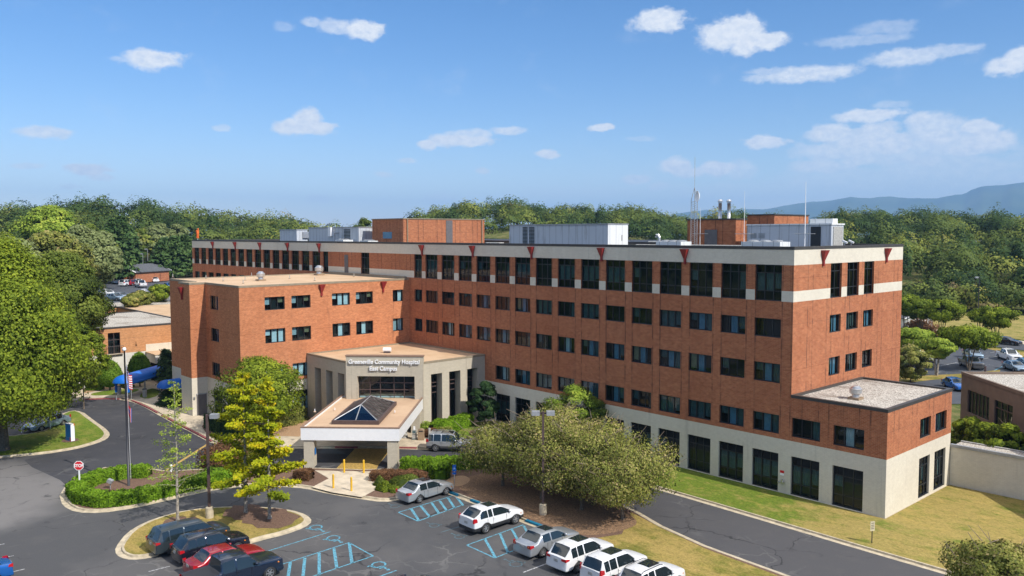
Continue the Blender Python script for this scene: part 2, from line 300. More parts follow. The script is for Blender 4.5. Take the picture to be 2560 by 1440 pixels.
foliage('leaf yellow', [(0, (.22, .28, .012)), (.45, (.45, .50, .02)), (.8, (.70, .62, .02)), (1, (.8, .55, .02))], .45)
foliage('leaf lime', [(0, (0.140, 0.210, 0.026)), (.5, (0.298, 0.403, 0.052)), (1, (0.560, 0.595, 0.088))], .35)
foliage('leaf rust', [(0, (0.088, 0.052, 0.026)), (.5, (0.245, 0.123, 0.061)), (1, (0.420, 0.228, 0.105))])
foliage('leaf hedge', [(0, (.05, .11, .008)), (.5, (.15, .26, .02)), (1, (.30, .42, .05))], .25)
foliage('leaf bright hedge', [(0, (.07, .14, .006)), (.5, (.19, .34, .018)), (1, (.34, .50, .04))], .3)
foliage('leaf conifer', [(0, (.02, .05, .016)), (.5, (.065, .12, .035)), (1, (.15, .22, .06))], .12)
foliage('leaf wood', [(0, (.024, .05, .018)), (.25, (.055, .098, .024)), (.5, (.115, .155, .032)), (.7, (.19, .225, .042)), (.85, (.27, .28, .055)), (1, (.23, .175, .085))], .18)
foliage('flowers', [(0, (.3, .02, .03)), (.3, (.45, .05, .08)), (.35, (.75, .75, .7)), (1, (.8, .8, .78))], .1)
# glass
def glass(name, tint, ref=.10, tr=.75, rough=.02):
    d = Nd(name); d.t.nodes.remove(d.b)
    tb = d.n('ShaderNodeBsdfTransparent'); tb.inputs[0].default_value = (*[x*tr for x in tint], 1); gl = d.n('ShaderNodeBsdfGlossy'); gl.inputs[0].default_value = (.9, .95, 1, 1); gl.inputs[1].default_value = rough
    lw_ = d.n('ShaderNodeLayerWeight'); lw_.inputs[0].default_value = .5; f = d.math('MULTIPLY_ADD', d.math('POWER', lw_.outputs['Facing'], 5.), .9, ref); mx = d.n('ShaderNodeMixShader'); d.l(f, mx.inputs[0])
    d.l(tb.outputs[0], mx.inputs[1]); d.l(gl.outputs[0], mx.inputs[2]); d.l(mx.outputs[0], d.out.inputs[0])
glass('window glass', (.60, .78, .82), .045, .95)
glass('skylight glass', (.10, .2, .3), .14, .8)
d = Nd('car glass'); d.color((.012, .02, .024)); d.b.inputs['Roughness'].default_value = .03; d.b.inputs['Specular IOR Level'].default_value = .8
d = Nd('skylight dark'); d.color(d.mix(d.step(d.noise(3, 5, .8, stretch=(1, 1, .4)), .5, .62), (.018, .015, .014), (.16, .14, .13))); d.b.inputs['Roughness'].default_value = .35
def paint(name, c, metal=.0, rough=.22):
    d = Nd(name); d.color(c); d.b.inputs['Roughness'].default_value = rough; d.b.inputs['Metallic'].default_value = metal; d.b.inputs['Coat Weight'].default_value = .7; d.b.inputs['Coat Roughness'].default_value = .04
paint('paint white', (.72, .72, .72)); paint('paint silver', (.42, .44, .46), .55, .3); paint('paint black', (.008, .010, .018)); paint('paint red', (.30, .008, .02), .2)
paint('paint slate', (.045, .06, .07), .5, .3); paint('paint navy', (.012, .022, .045), .3); paint('paint blue', (.01, .12, .42), .3); paint('paint grey', (.10, .10, .105), .5, .3); paint('paint teal', (.05, .16, .24), .3); paint('paint light blue', (.25, .34, .42), .5, .3)
paint('awning blue', (.0, .13, .55), 0, .6); M['awning blue'].node_tree.nodes['Principled BSDF'].inputs['Coat Weight'].default_value = .1
paint('tail red', (.45, .01, .015), 0, .2); paint('lamp clear', (.7, .7, .7), .3, .15); paint('lamp amber', (.7, .2, .02), 0, .2)
# metal cladding panels with ribs
def cladding(name, base, dirt):
    d = Nd(name); v, xyz = d.wallvec(); s = d.math('ADD', xyz.outputs[0], xyz.outputs[1]); fr = d.math('FRACT', d.math('DIVIDE', s, .95))
    c = d.mix(d.step(d.math('ABSOLUTE', d.math('SUBTRACT', fr, .5)), .01, .05, .55, 0), base, (.12, .13, .15))
    c = d.mix(d.step(d.noise(1.2, 5, .7, stretch=(2, 2, .2)), .5, .75, 0, dirt), c, (.2, .19, .18)); d.color(c); d.b.inputs['Roughness'].default_value = .5
cladding('air unit cladding', (.50, .53, .57), .6)
cladding('air unit white', (.72, .73, .72), .2)
# ------------------------------------------------------------------ mesh helpers
def mat(m): return M[m] if isinstance(m, str) else m
class MB:
    def __init__(s): s.v = []; s.f = []; s.m = []; s.mats = []; s.X = None
    def mi(s, m):
        if m not in s.mats: s.mats.append(m)
        return s.mats.index(m)
    def add(s, vs, fs, m):
        o = len(s.v)
        if s.X is not None: vs = [tuple(s.X @ Vector(v)) for v in vs]
        s.v += [tuple(v) for v in vs]; k = s.mi(m)
        for f in fs: s.f.append([o+i for i in f]); s.m.append(k)
    def quad(s, a, b, c, d, m): s.add([a, b, c, d], [(0, 1, 2, 3)], m)
    def box(s, x0, x1, y0, y1, z0, z1, m):
        s.add([(x0,y0,z0),(x1,y0,z0),(x1,y1,z0),(x0,y1,z0),(x0,y0,z1),(x1,y0,z1),(x1,y1,z1),(x0,y1,z1)],
              [(0,3,2,1),(4,5,6,7),(0,1,5,4),(1,2,6,5),(2,3,7,6),(3,0,4,7)], m)
    def prism(s, pts, z0, z1, m, mtop=None, bottom=True):
        n = len(pts); A = sum(pts[i][0]*pts[(i+1)%n][1]-pts[(i+1)%n][0]*pts[i][1] for i in range(n))
        if A < 0: pts = pts[::-1]
        s.add([(p[0], p[1], z0) for p in pts]+[(p[0], p[1], z1) for p in pts], [(i, (i+1)%n, n+(i+1)%n, n+i) for i in range(n)], m)
        s.add([(p[0], p[1], z1) for p in pts], [tuple(range(n))], mtop or m)
        if bottom: s.add([(p[0], p[1], z0) for p in pts], [tuple(range(n))[::-1]], m)
    def tube(s, pts, rad, m, n=8, cap=True):
        pts = [Vector(p) for p in pts]; rad = rad if isinstance(rad, (list, tuple)) else [rad]*len(pts); rings = []
        for i, p in enumerate(pts):
            d = (pts[min(i+1, len(pts)-1)]-pts[max(i-1, 0)]).normalized(); a = d.cross(Vector((0, 0, 1)) if abs(d.z) < .9 else Vector((1, 0, 0))).normalized(); b = d.cross(a)
            rings += [tuple(p+(a*math.cos(2*math.pi*k/n)+b*math.sin(2*math.pi*k/n))*rad[i]) for k in range(n)]
        fs = []
        for i in range(len(pts)-1):
            for k in range(n): fs.append((i*n+k, (i*n+(k+1)%n), (i+1)*n+(k+1)%n, (i+1)*n+k))
        if cap: fs.append(tuple(range(n))); fs.append(tuple(range((len(pts)-1)*n, len(pts)*n))[::-1])
        s.add(rings, fs, m)
    def lathe(s, prof, c, m, n=20):     # prof: (radius, z)
        vs = [(c[0]+r*math.cos(2*math.pi*k/n), c[1]+r*math.sin(2*math.pi*k/n), c[2]+z) for r, z in prof for k in range(n)]
        fs = [(i*n+k, i*n+(k+1)%n, (i+1)*n+(k+1)%n, (i+1)*n+k) for i in range(len(prof)-1) for k in range(n)]
        fs.append(tuple(range((len(prof)-1)*n, len(prof)*n))); s.add(vs, fs, m)
    def build(s, name, parent=None, smooth=False, bevel=0.):
        me = bpy.data.meshes.new(name); off = Vector((0, 0, 0))
        p_ = parent
        while p_ is not None:
            if p_.get('_w'): off = Vector(p_['_w'])
            p_ = p_.parent
        me.from_pydata([(v[0]-off[0], v[1]-off[1], v[2]-off[2]) for v in s.v], [], s.f)
        for m in s.mats: me.materials.append(mat(m))
        me.polygons.foreach_set('material_index', s.m)
        if smooth: me.polygons.foreach_set('use_smooth', [True]*len(s.f))
        me.update(); o = bpy.data.objects.new(name, me); COL.objects.link(o)
        if parent is not None: o.parent = parent
        if bevel:
            b = o.modifiers.new('bevel', 'BEVEL'); b.width = bevel; b.segments = 2; b.limit_method = 'ANGLE'
        return o
def tag(o, label=None, cat=None, group=None, kind=None):
    if label: o['label'] = label
    if cat: o['category'] = cat
    if group: o['group'] = group
    if kind: o['kind'] = kind
    return o
def thing(name, label, cat, loc=(0, 0, 0), rz=0., group=None, world=False):
    o = bpy.data.objects.new(name, None); COL.objects.link(o); o.location = loc; o.rotation_euler = (0, 0, rz); o.empty_display_size = .3
    if world: o['_w'] = list(loc)
    return tag(o, label, cat, group)
def copy_tree(src, loc, rz=0., label=None, group=None, scale=None):
    r = src.copy(); COL.objects.link(r); r.location = loc; r.rotation_euler = (0, 0, rz)
    if scale: r.scale = scale if isinstance(scale, (tuple, list)) else (scale,)*3
    if label: r['label'] = label
    if group: r['group'] = group
    for ch in list(src.children):
        c = ch.copy(); COL.objects.link(c); c.parent = r
        for g in ch.children: d = g.copy(); COL.objects.link(d); d.parent = c
    return r
def tg(o, label, cat=None, group=None, kind=None): return tag(o, label, cat, group, kind)

# ------------------------------------------------------------------ walls with openings
def wall(mb, p0, u, L, zones, holes, nrm, rev=.16, deep=.9, intmat='interior dark'):
    """vertical wall from p0 along u; zones [(z0,z1,mat)]; holes [(u0,u1,z0,z1)]; nrm = outward"""
    p0 = Vector((p0[0], p0[1], 0)); u = Vector((*u, 0)); nv = Vector((*nrm, 0))
    us = sorted({0., L, *[h[0] for h in holes], *[h[1] for h in holes]}); zs = sorted({*[z[0] for z in zones], *[z[1] for z in zones], *[h[2] for h in holes], *[h[3] for h in holes]})
    flip = u.cross(Vector((0, 0, 1))).dot(nv) < 0
    def P(a, z, d=0): q = p0+u*a-nv*d; return (q.x, q.y, z)
    def Q(a, b, c, d, m): mb.quad(*((d, c, b, a) if flip else (a, b, c, d)), m)
    for z0, z1 in zip(zs, zs[1:]):
        zm = (z0+z1)/2; m = next((q[2] for q in zones if q[0] <= zm <= q[1]), None)
        if m is None: continue
        run = None
        for a, b in zip(us, us[1:]):
            am = (a+b)/2; hole = any(h[0] < am < h[1] and h[2] < zm < h[3] for h in holes)
            if not hole: run = (run[0], b) if run else (a, b)
            if (hole or b == us[-1]) and run: Q(P(run[0], z0), P(run[1], z0), P(run[1], z1), P(run[0], z1), m); run = None
    for a, b, z0, z1 in holes:
        mm = next((q[2] for q in zones if q[0] <= z1-.05 <= q[1]), zones[0][2])
        for d0, d1, m in ((0, rev, mm), (rev, deep, intmat)):
            Q(P(a, z0, d0), P(a, z0, d1), P(a, z1, d1), P(a, z1, d0), m); Q(P(b, z0, d1), P(b, z0, d0), P(b, z1, d0), P(b, z1, d1), m)
            Q(P(a, z1, d0), P(a, z1, d1), P(b, z1, d1), P(b, z1, d0), m); Q(P(a, z0, d1), P(a, z0, d0), P(b, z0, d0), P(b, z0, d1), m)
        Q(P(a, z0, deep), P(b, z0, deep), P(b, z1, deep), P(a, z1, deep), intmat)
_wc = {}; WR = random.Random(5)
def window(parent, p0, u, nrm, a, b, z0, z1, kind='low', rev=.16, bright=False):
    """window object in its opening: glass, with frame and curtain as sub-parts; local x along wall, y = inward"""
    w, h = round(b-a, 2), round(z1-z0, 2); cols = 3 if w > 2 else 2
    if kind == 'tall': rows = [0, .27*h, .77*h, h]
    elif kind == 'ground': rows = [0, .28*h, .76*h, h]
    else: rows = [0, h]
    key = (w, h, kind)
    if key not in _wc:
        fw = .07; fr = MB(); gl = MB(); xs = [w*i/cols for i in range(cols+1)]
        for i, x in enumerate(xs): xx = min(max(x, fw/2), w-fw/2); fr.box(xx-fw/2, xx+fw/2, 0, .08, 0, h, 'window frame')
        for z in rows: zz = min(max(z, fw/2), h-fw/2); fr.box(fw, w-fw, .006, .074, zz-fw/2, zz+fw/2, 'window frame')
        fr.box(-.0, w, -.10, -.001, 0.001, .05, 'window frame')
        gl.quad((.01, .05, .01), (w-.01, .05, .01), (w-.01, .05, h-.01), (.01, .05, h-.01), 'window glass')
        go = gl.build('window'); go.parent = parent; fo = fr.build('window_frame'); fo.parent = go; _wc[key] = (go.data, fo.data)
        first = True
    else:
        go = bpy.data.objects.new('window', _wc[key][0]); fo = bpy.data.objects.new('window_frame', _wc[key][1]); COL.objects.link(go); COL.objects.link(fo); go.parent = parent; fo.parent = go
    var = WR.choice('cdfhcd' if kind != 'low' else 'abcdefghab') if not bright else WR.choice('pqrsp'); ck = (w, h, kind, var)
    if ck not in _wc:
        c = MB(); cw = w/cols
        pal = {'a': ('blind teal', 'blind blue', 'blind teal'), 'b': (None, 'blind blue', 'blind teal'), 'c': ('blind teal', None, None), 'd': ('blind teal', 'blind teal', 'blind teal'), 'e': (None, 'blind white', None), 'f': (None, None, 'blind teal'),
               'g': ('blind tan', 'blind blue', None), 'h': (None, None, None), 'p': ('lit blind', 'lit blind', 'lit blind'), 'q': ('interior dark', 'lit blind', 'interior dark'), 'r': ('blind white', 'interior dark', 'blind tan'), 's': ('blind white', 'lit blind', 'blind white')}[var]
        zlo, zhi = (rows[1], rows[2]) if len(rows) > 2 else (0, h)
        zl0 = zlo
        for i in range(cols):
            zlo = zl0+(zhi-zl0)*(0 if i == 1 else (ord(var)*7+i*3) % 5*.13)
            if pal[i]:
                n = 7; xs = [i*cw+.05+(cw-.1)*k/n for k in range(n+1)]
                for k in range(n): c.quad((xs[k], .2+(k%2)*.05, zlo+.02), (xs[k+1], .2+((k+1)%2)*.05, zlo+.02), (xs[k+1], .2+((k+1)%2)*.05, zhi-.02), (xs[k], .2+(k%2)*.05, zhi-.02), pal[i])
        if not c.v: c.quad((0, .5, 0), (w, .5, 0), (w, .5, .3), (0, .5, .3), 'interior dark')
        co = c.build('curtain'); co.parent = go; _wc[ck] = co.data
    else:
        co = bpy.data.objects.new('curtain', _wc[ck]); COL.objects.link(co); co.parent = go
    nv = Vector((*nrm, 0)); uv = Vector((*u, 0)); off = Vector(parent.get('_w', (0, 0, 0)))
    inward = -nv; ang = math.atan2(uv.y, uv.x); start = a
    if Vector((-uv.y, uv.x, 0)).dot(inward) < 0: ang += math.pi; start = b      # keep local +y pointing inward
    q = Vector((p0[0], p0[1], 0))+uv*start+inward*rev; go.location = (q.x-off.x, q.y-off.y, z0-off.z); go.rotation_euler = (0, 0, ang)
    return go
def scupper(parent, x, y, z, ang, s=1.):     # red funnel rain head, local y outward
    mb = MB(); mb.X = Matrix.Translation((x, y, z)) @ Matrix.Rotation(ang, 4, 'Z')
    w, d = .36*s, .42*s; a, b = .10*s, .16*s
    t = [(-w, 0, 0), (w, 0, 0), (w, d, 0), (-w, d, 0), (-a, 0, -.85*s), (a, 0, -.85*s), (a, b, -.85*s), (-a, b, -.85*s), (-a, 0, -1.3*s), (a, 0, -1.3*s), (a, b, -1.3*s), (-a, b, -1.3*s)]
    mb.add(t, [(3, 2, 1, 0), (0, 1, 5, 4), (1, 2, 6, 5), (2, 3, 7, 6), (3, 0, 4, 7), (4, 5, 9, 8), (5, 6, 10, 9), (6, 7, 11, 10), (7, 4, 8, 11), (8, 9, 10, 11)], 'red paint')
    return mb.build('rain_head', parent)
def edge_strip(mb, pts, z0, z1, th, m, closed=True, out=.03):   # coping along polygon edges (ccw), proud by out
    n = len(pts); A = sum(pts[i][0]*pts[(i+1)%n][1]-pts[(i+1)%n][0]*pts[i][1] for i in range(n))
    if A < 0: pts = pts[::-1]
    o = offset(pts, -out); i_ = offset(pts, th)
    for k in range(n):
        k2 = (k+1)%n; a, b, c, d = o[k], o[k2], i_[k2], i_[k]
        mb.quad((*a, z1), (*b, z1), (*c, z1), (*d, z1), m); mb.quad((*a, z0), (*b, z0), (*b, z1), (*a, z1), m); mb.quad((*c, z0), (*d, z0), (*d, z1), (*c, z1), m); mb.quad((*d, z0), (*c, z0), (*b, z0), (*a, z0), m)
def offset(pts, d):      # inward offset for ccw polygons
    n = len(pts); r = []
    for i in range(n):
        p0, p1, p2 = Vector(pts[i-1]), Vector(pts[i]), Vector(pts[(i+1)%n]); e1 = (p1-p0); e2 = (p2-p1)
        if e1.length < 1e-6: e1 = e2
        if e2.length < 1e-6: e2 = e1
        e1.normalize(); e2.normalize(); n1 = Vector((-e1.y, e1.x)); n2 = Vector((-e2.y, e2.x)); b = n1+n2
        k = 1/max(.35, (b.length_squared/2)**1) if b.length > 1e-6 else 1; q = p1+b*(d*k); r.append((q.x, q.y))
    return r

# ------------------------------------------------------------------ hospital: main block
XF, XN, XM = -128.9, 0.0, -7.58
BW, CB = 'red brick', 'cream brick'
zl, z2, z3, z4, zt = (.18, 3.27), (4.85, 6.38), (8.95, 10.5), (12.6, 14.1), (15.53, 18.44)
H = thing('hospital_building', 'long five storey red brick hospital block with cream bands and dark window rows', 'building', (-40, 8, 0), world=True)
mb = MB(); zones_lo = [(0, 4.48, CB), (4.48, 8.17, BW)]; fz = [(0, 4.48, CB), (4.48, 15.53, BW), (15.53, 16.38, CB), (16.38, 18.44, BW), (18.44, 19.7, CB)]
near = [(-4.07, -1.68), (-7.51, -5.12)]; bays = [(-10.985-3.217*k, -8.605-3.217*k) for k in range(15)]; last = (-58.36, -56.77)
far = [(-83.8-3.155*j, -81.5-3.155*j) for j in range(15)]
ent = -44.95
wins = []
for a, b in near: wins += [(a, b, *zl, 'ground'), (a, b, *z2, 'low')]
for a, b in bays:
    if a > ent: wins += [(a, b, *zl, 'ground'), (a, b, *z2, 'low')]
    wins += [(a, b, *z3, 'low'), (a, b, *z4, 'low'), (a, b, *zt, 'tall')]
wins += [(*last, *z3, 'low'), (*last, *z4, 'low'), (*last, *zt, 'tall')]
for a, b in far: wins += [(a, b, *z4, 'low'), (a, b, *zt, 'tall')]
wins += [(-80.7, -79.2, *zt, 'tall'), (-70.57, -68.5, *zt, 'tall')]
h1 = [(w[0]-XF, w[1]-XF, w[2], w[3]) for w in wins if w[0] >= XM]; h2 = [(w[0]-XF, w[1]-XF, w[2], w[3]) for w in wins if w[1] <= XM+.01 and w not in wins[:0]]
# front wall, built as the tall part and the two storey end
wall(mb, (XF, 0), (1, 0), XM-XF, fz, [h for h in h2 if h[1] < XM-XF], (0, -1))
wall(mb, (XM, 0), (1, 0), -XM, zones_lo, [(w[0]-XM, w[1]-XM, w[2], w[3]) for w in wins if w[0] >= XM], (0, -1))
XMW = [(6.03, 8.0), (9.0, 11.2), (12.2, 14.15)]
hend = [(a, b, z0, z1) for a, b in XMW for z0, z1 in (zt, z4, z3)]
wall(mb, (XM, 0), (0, 1), 20.2, fz, hend, (1, 0))
AW = [(5.9, 7.98), (8.92, 11.2)]; hann = [(a, b, *z) for a, b in AW for z in ((.28, 3.45), (5.0, 6.55))]
wall(mb, (0, 0), (0, 1), 12.2, zones_lo, hann, (1, 0))
wall(mb, (XM, 12.2), (1, 0), -XM, zones_lo, [], (0, 1)); wall(mb, (XF, 20.2), (1, 0), XM-XF, fz, [], (0, 1)); wall(mb, (XF, 0), (0, 1), 20.2, fz, [], (-1, 0))
mb.build('wall', H)
for w in wins: window(H, (0, 0), (1, 0), (0, -1), *w[:4], kind=w[4])
for a, b, z0, z1 in hend: window(H, (XM, 0), (0, 1), (1, 0), a, b, z0, z1, kind='tall' if z1 > 18 else 'low')
for a, b, z0, z1 in hann: window(H, (0, 0), (0, 1), (1, 0), a, b, z0, z1, kind='ground' if z0 < 1 else 'low')
main = [(XF, 0), (XM, 0), (XM, 20.2), (XF, 20.2)]; ann = [(XM+.01, 0), (0, 0), (0, 12.2), (XM+.01, 12.2)]
mb = MB(); mb.prism(offset(main, .06), 19.15, 19.3, 'grey metal', 'dark roof'); r1 = mb.build('roof', H)
mb = MB(); mb.prism([(XM+.02, .05), (-.05, .05), (-.05, 12.1), (XM+.02, 12.1)], 7.9, 8.04, 'grey metal', 'gravel roof'); r2 = mb.build('roof', H); tag(r2, 'pale gravel roof of the two storey end')
mb = MB(); edge_strip(mb, main, 19.66, 19.9, .35, 'dark coping'); mb.build('coping', H)
mb = MB(); edge_strip(mb, ann, 7.95, 8.19, .3, 'dark coping'); mb.build('coping', H)
mb = MB(); mb.box(XM+.02, -.02, -.03, -.005, .0, .14, 'concrete'); mb.box(.004, .03, .0, 12.1, .0, .16, 'concrete'); mb.build('plinth', H)
for x in (-119.24, -109.92, -100.57, -91.19, -81.57, -56.6, -46.91, -37.28, -27.55, -17.86): scupper(H, x, -.004, 19.58, math.pi)
for y in (4.6, 16.5): scupper(H, XM+.004, y, 19.56, -math.pi/2)
mb = MB(); mb.box(-74.73, -73.79, -.06, -.004, 15.55, 18.05, 'grey door'); mb.build('door', H)
# ---- left wing with its stair tower
WG = thing('hospital_wing', 'lower sunlit orange-red brick wing with tan roof and projecting stair tower', 'building', (-69, -11, 0), world=True)
WX, WY, TX0, TX1, TY, WL = -59.52, -22.1, -71.8, -68.6, -23.9, -79.6
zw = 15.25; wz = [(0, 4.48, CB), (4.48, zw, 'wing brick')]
mb = MB(); fy = [(-19.2, -16.82), (-16.0, -13.64), (-10.87, -8.48), (-7.67, -5.3), (-2.43, -.87)]
wh = [(a-WY, b-WY, *z) for a, b in fy for z in (z3, (12.6, 14.04))] + [(a-WY, b-WY, *z) for a, b in fy[:2] for z in (z2, zl)]
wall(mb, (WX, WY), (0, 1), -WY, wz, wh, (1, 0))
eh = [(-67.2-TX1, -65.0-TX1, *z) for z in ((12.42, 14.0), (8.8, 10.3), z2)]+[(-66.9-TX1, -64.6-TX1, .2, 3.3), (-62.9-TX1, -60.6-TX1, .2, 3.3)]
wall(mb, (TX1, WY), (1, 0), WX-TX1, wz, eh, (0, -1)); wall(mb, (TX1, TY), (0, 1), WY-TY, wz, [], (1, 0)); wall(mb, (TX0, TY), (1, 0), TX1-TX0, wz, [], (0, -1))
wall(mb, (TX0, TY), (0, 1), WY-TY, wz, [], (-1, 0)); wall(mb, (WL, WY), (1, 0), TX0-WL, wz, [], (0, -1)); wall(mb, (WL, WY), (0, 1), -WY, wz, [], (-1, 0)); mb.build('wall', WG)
for a, b, z0, z1 in wh: window(WG, (WX, WY), (0, 1), (1, 0), a, b, z0, z1, kind='ground' if z0 < 1 else 'low', bright=True)
for a, b, z0, z1 in eh: window(WG, (TX1, WY), (1, 0), (0, -1), a, b, z0, z1, kind='ground' if z0 < 1 else 'low')
wp = [(WL, WY), (TX0, WY), (TX0, TY), (TX1, TY), (TX1, WY), (WX, WY), (WX, -.01), (WL, -.01)]
mb = MB(); mb.prism(offset(wp[::-1] if sum(wp[i][0]*wp[(i+1)%8][1]-wp[(i+1)%8][0]*wp[i][1] for i in range(8)) < 0 else wp, .06), 15.1, 15.3, 'tan coping', 'tan roof'); mb.build('roof', WG)
mb = MB(); edge_strip(mb, wp, 15.2, 15.42, .22, 'tan coping'); mb.build('coping', WG)
mb = MB(); mb.box(WL+1, WX-.5, -.32, -.03, 15.3, 15.62, 'tan coping'); mb.build('flashing', WG)
for y in (-12.25, -3.86): scupper(WG, WX+.004, y, 15.14, -math.pi/2)
scupper(WG, -70.7, TY-.004, 14.85, math.pi, 1.1)
mb = MB(); mb.box(TX1+.004, TX1+.07, TY+.5, WY-.15, .02, 2.5, 'grey door'); mb.box(TX1+.005, TX1+.08, TY+.45, WY-.1, 2.5, 2.62, 'grey metal'); d_ = mb.build('door', WG)
mb = MB(); mb.box(TX1+.005, TX1+.12, TY+.1, TY+.3, 2.05, 2.3, 'silver metal'); mb.build('wall_lamp', WG)
# small pipes on the wing roof
mb = MB()
for px, py in ((432,693),(515,697),(558,703),(608,709),(613,701),(787,702),(840,682),(885,692),(629,690),(724,697)):
    x, y = G(px, py, 15.3)
    mb.tube([(x, y, 15.3), (x, y, 15.75)], .05, 'stone pale', 6); mb.tube([(x, y, 15.3), (x, y, 15.36)], .14, 'bin tan', 8)
mb.build('vent_pipe', WG)
def mushroom(name, px, py, z, s, lab, r=None):
    x, y = G(px, py, z) if r is None else r
    t = thing(name, lab, 'roof vent', (x, y, z)); m1 = MB(); m1.box(-.55*s, .55*s, -.55*s, .55*s, 0, .22*s, 'bin tan'); m1.build('curb', t)
    m2 = MB(); m2.lathe([(.36*s, .22*s), (.34*s, .5*s), (.58*s, .62*s), (.60*s, 1.05*s), (.44*s, 1.12*s), (.42*s, 1.22*s), (.22*s, 1.34*s), (.0, 1.36*s)], (0, 0, 0), 'silver metal'); m2.build('hood', t, smooth=False); return t
mushroom('roof_vent', 798, 688, 15.3, 1.0, 'larger silver mushroom vent near the back of the tan wing roof')
mushroom('roof_vent', 652, 702, 15.3, .85, 'smaller silver vent near the front of the tan wing roof')
mushroom('roof_vent', 2139, 998, 8.04, .8, 'silver mushroom vent on the gravel roof of the two storey end')

# ---- entrance pavilion
EP = thing('entrance_pavilion', 'pale brick entrance pavilion with tan roof, tall dark windows and raised lettering', 'building', (-52, -7, 0), world=True)
EC = 'grey cream brick'; s2 = math.sqrt(.5)
SL, SR = Vector((-50.77, -14.31)), Vector((-44.95, -8.5)); sd = (SR-SL).normalized(); sn = Vector((sd.y, -sd.x)); SW = (SR-SL).length
mb = MB(); z0o, z1o = .15, 6.0
lo = [(-57.75+59.52, -56.35+59.52), (-55.25+59.52, -53.85+59.52), (-52.75+59.52, -51.4+59.52)]
wall(mb, (-59.50, -14.25), (1, 0), 59.50-50.83, [(0, 7.3, EC)], [(a, b, z0o, z1o) for a, b in lo], (0, -1), rev=1.0, deep=1.6)
ro = [(.95, 2.43), (3.4, 4.96), (5.92, 7.42)]
wall(mb, (ent, -8.5), (0, 1), 8.5, [(0, 7.3, EC)], [(a, b, z0o, z1o) for a, b in ro], (1, 0), rev=1.0, deep=1.6)
F0 = SL+sn*.35; so_ = (1.2, 7.3)
wall(mb, tuple(F0), tuple(sd), SW, [(0, 8.05, EC)], [(so_[0], so_[1], .15, 5.95)], tuple(sn), rev=.7, deep=2.2)
for e, s in ((SL, 1), (SR, -1)):
    a, b = e, e+sn*.35; mb.quad(*((*q, z) for q, z in (((a if s > 0 else b), 0), ((b if s > 0 else a), 0), ((b if s > 0 else a), 8.05), ((a if s > 0 else b), 8.05))), EC)
    a2 = e-sn*.25; mb.quad(*((*q, z) for q, z in (((a2 if s > 0 else a), 7.2), ((a if s > 0 else a2), 7.2), ((a if s > 0 else a2), 8.05), ((a2 if s > 0 else a), 8.05))), EC)
bl, br = SL-sn*.25, SR-sn*.25; mb.quad((*br, 7.2), (*bl, 7.2), (*bl, 8.05), (*br, 8.05), EC)
mb.build('wall', EP)
def glazing(name, parent, p0, u, nrm, a, b, z0, z1, vs, hs, rev, glow=False):
    g = MB(); f = MB(); p = Vector((*p0, 0)); uu = Vector((*u, 0)); nn = Vector((*nrm, 0))
    def P(t, z, d): q = p+uu*t-nn*d; return (q.x, q.y, z)
    g.quad(P(a, z0, rev), P(b, z0, rev), P(b, z1, rev), P(a, z1, rev), 'window glass')
    def bar(t0, t1, za, zb, d=.06):
        A = [P(t0, za, rev-d), P(t1, za, rev-d), P(t1, za, rev+.03), P(t0, za, rev+.03), P(t0, zb, rev-d), P(t1, zb, rev-d), P(t1, zb, rev+.03), P(t0, zb, rev+.03)]
        f.add(A, [(0,3,2,1),(4,5,6,7),(0,1,5,4),(1,2,6,5),(2,3,7,6),(3,0,4,7)], 'brown metal')
    for t in vs: bar(a+(b-a)*t-.04, a+(b-a)*t+.04, z0, z1)
    for z in hs: bar(a, b, z-.045, z+.045, .07)
    o = g.build(name, parent); f.build('window_frame', o); return o
for a, b in lo: glazing('window', EP, (-59.50, -14.25), (1, 0), (0, -1), a, b, z0o, z1o, (0, .5, 1), (4.8, 3.6), 1.0)
for a, b in ro: glazing('window', EP, (ent, -8.5), (0, 1), (1, 0), a, b, z0o, z1o, (0, .5, 1), (4.88, 4.46, 3.81), 1.0)
glazing('window', EP, tuple(F0), tuple(sd), tuple(sn), *so_, .15, 5.95, (0, .2, .38, .62, .8, 1), (5.15, 4.4, 3.0), .7)
rp = [(-59.50, -14.25), (-50.83, -14.25), (-44.95, -8.48), (-44.95, -.02), (-59.50, -.02)]
mb = MB(); mb.prism(offset(rp, .06), 7.12, 7.28, 'tan coping', 'tan roof'); mb.build('roof', EP)
mb = MB(); edge_strip(mb, rp, 7.24, 7.42, .25, 'tan coping'); mb.build('coping', EP)
mb = MB(); q = [tuple(SL-sn*.3-sd*.06), tuple(SR-sn*.3+sd*.06), tuple(SR+sn*.42+sd*.06), tuple(SL+sn*.42-sd*.06)]; mb.prism(q, 8.05, 8.17, 'brown coping'); mb.build('coping', EP)
x, y = G(968, 882, 7.28); mb = MB(); mb.X = Matrix.Translation((x, y, 7.28)) @ Matrix.Rotation(R(45), 4, 'Z'); mb.box(-.35, .35, -.3, .3, 0, .12, 'brown metal'); mb.tube([(-.45, 0, .36), (.45, 0, .36)], .26, 'letter white', 12); mb.build('roof_vent', EP)
def text(s, size, ext, matl, name, parent, pos, rot, align='CENTER', off=.0, sx=1.):
    c = bpy.data.curves.new(name, 'FONT'); c.body = s; c.size = size; c.extrude = ext; c.offset = off; c.align_x = align; c.align_y = 'CENTER'; c.resolution_u = 3
    o = bpy.data.objects.new(name+'_tmp', c); COL.objects.link(o); dg = bpy.context.evaluated_depsgraph_get(); me = bpy.data.meshes.new_from_object(o.evaluated_get(dg)); bpy.data.objects.remove(o)
    me.materials.clear(); me.materials.append(mat(matl)); me.name = name; o = bpy.data.objects.new(name, me); COL.objects.link(o); o.parent = parent; o.location = pos; o.rotation_euler = rot; o.scale = (sx, 1, 1); return o
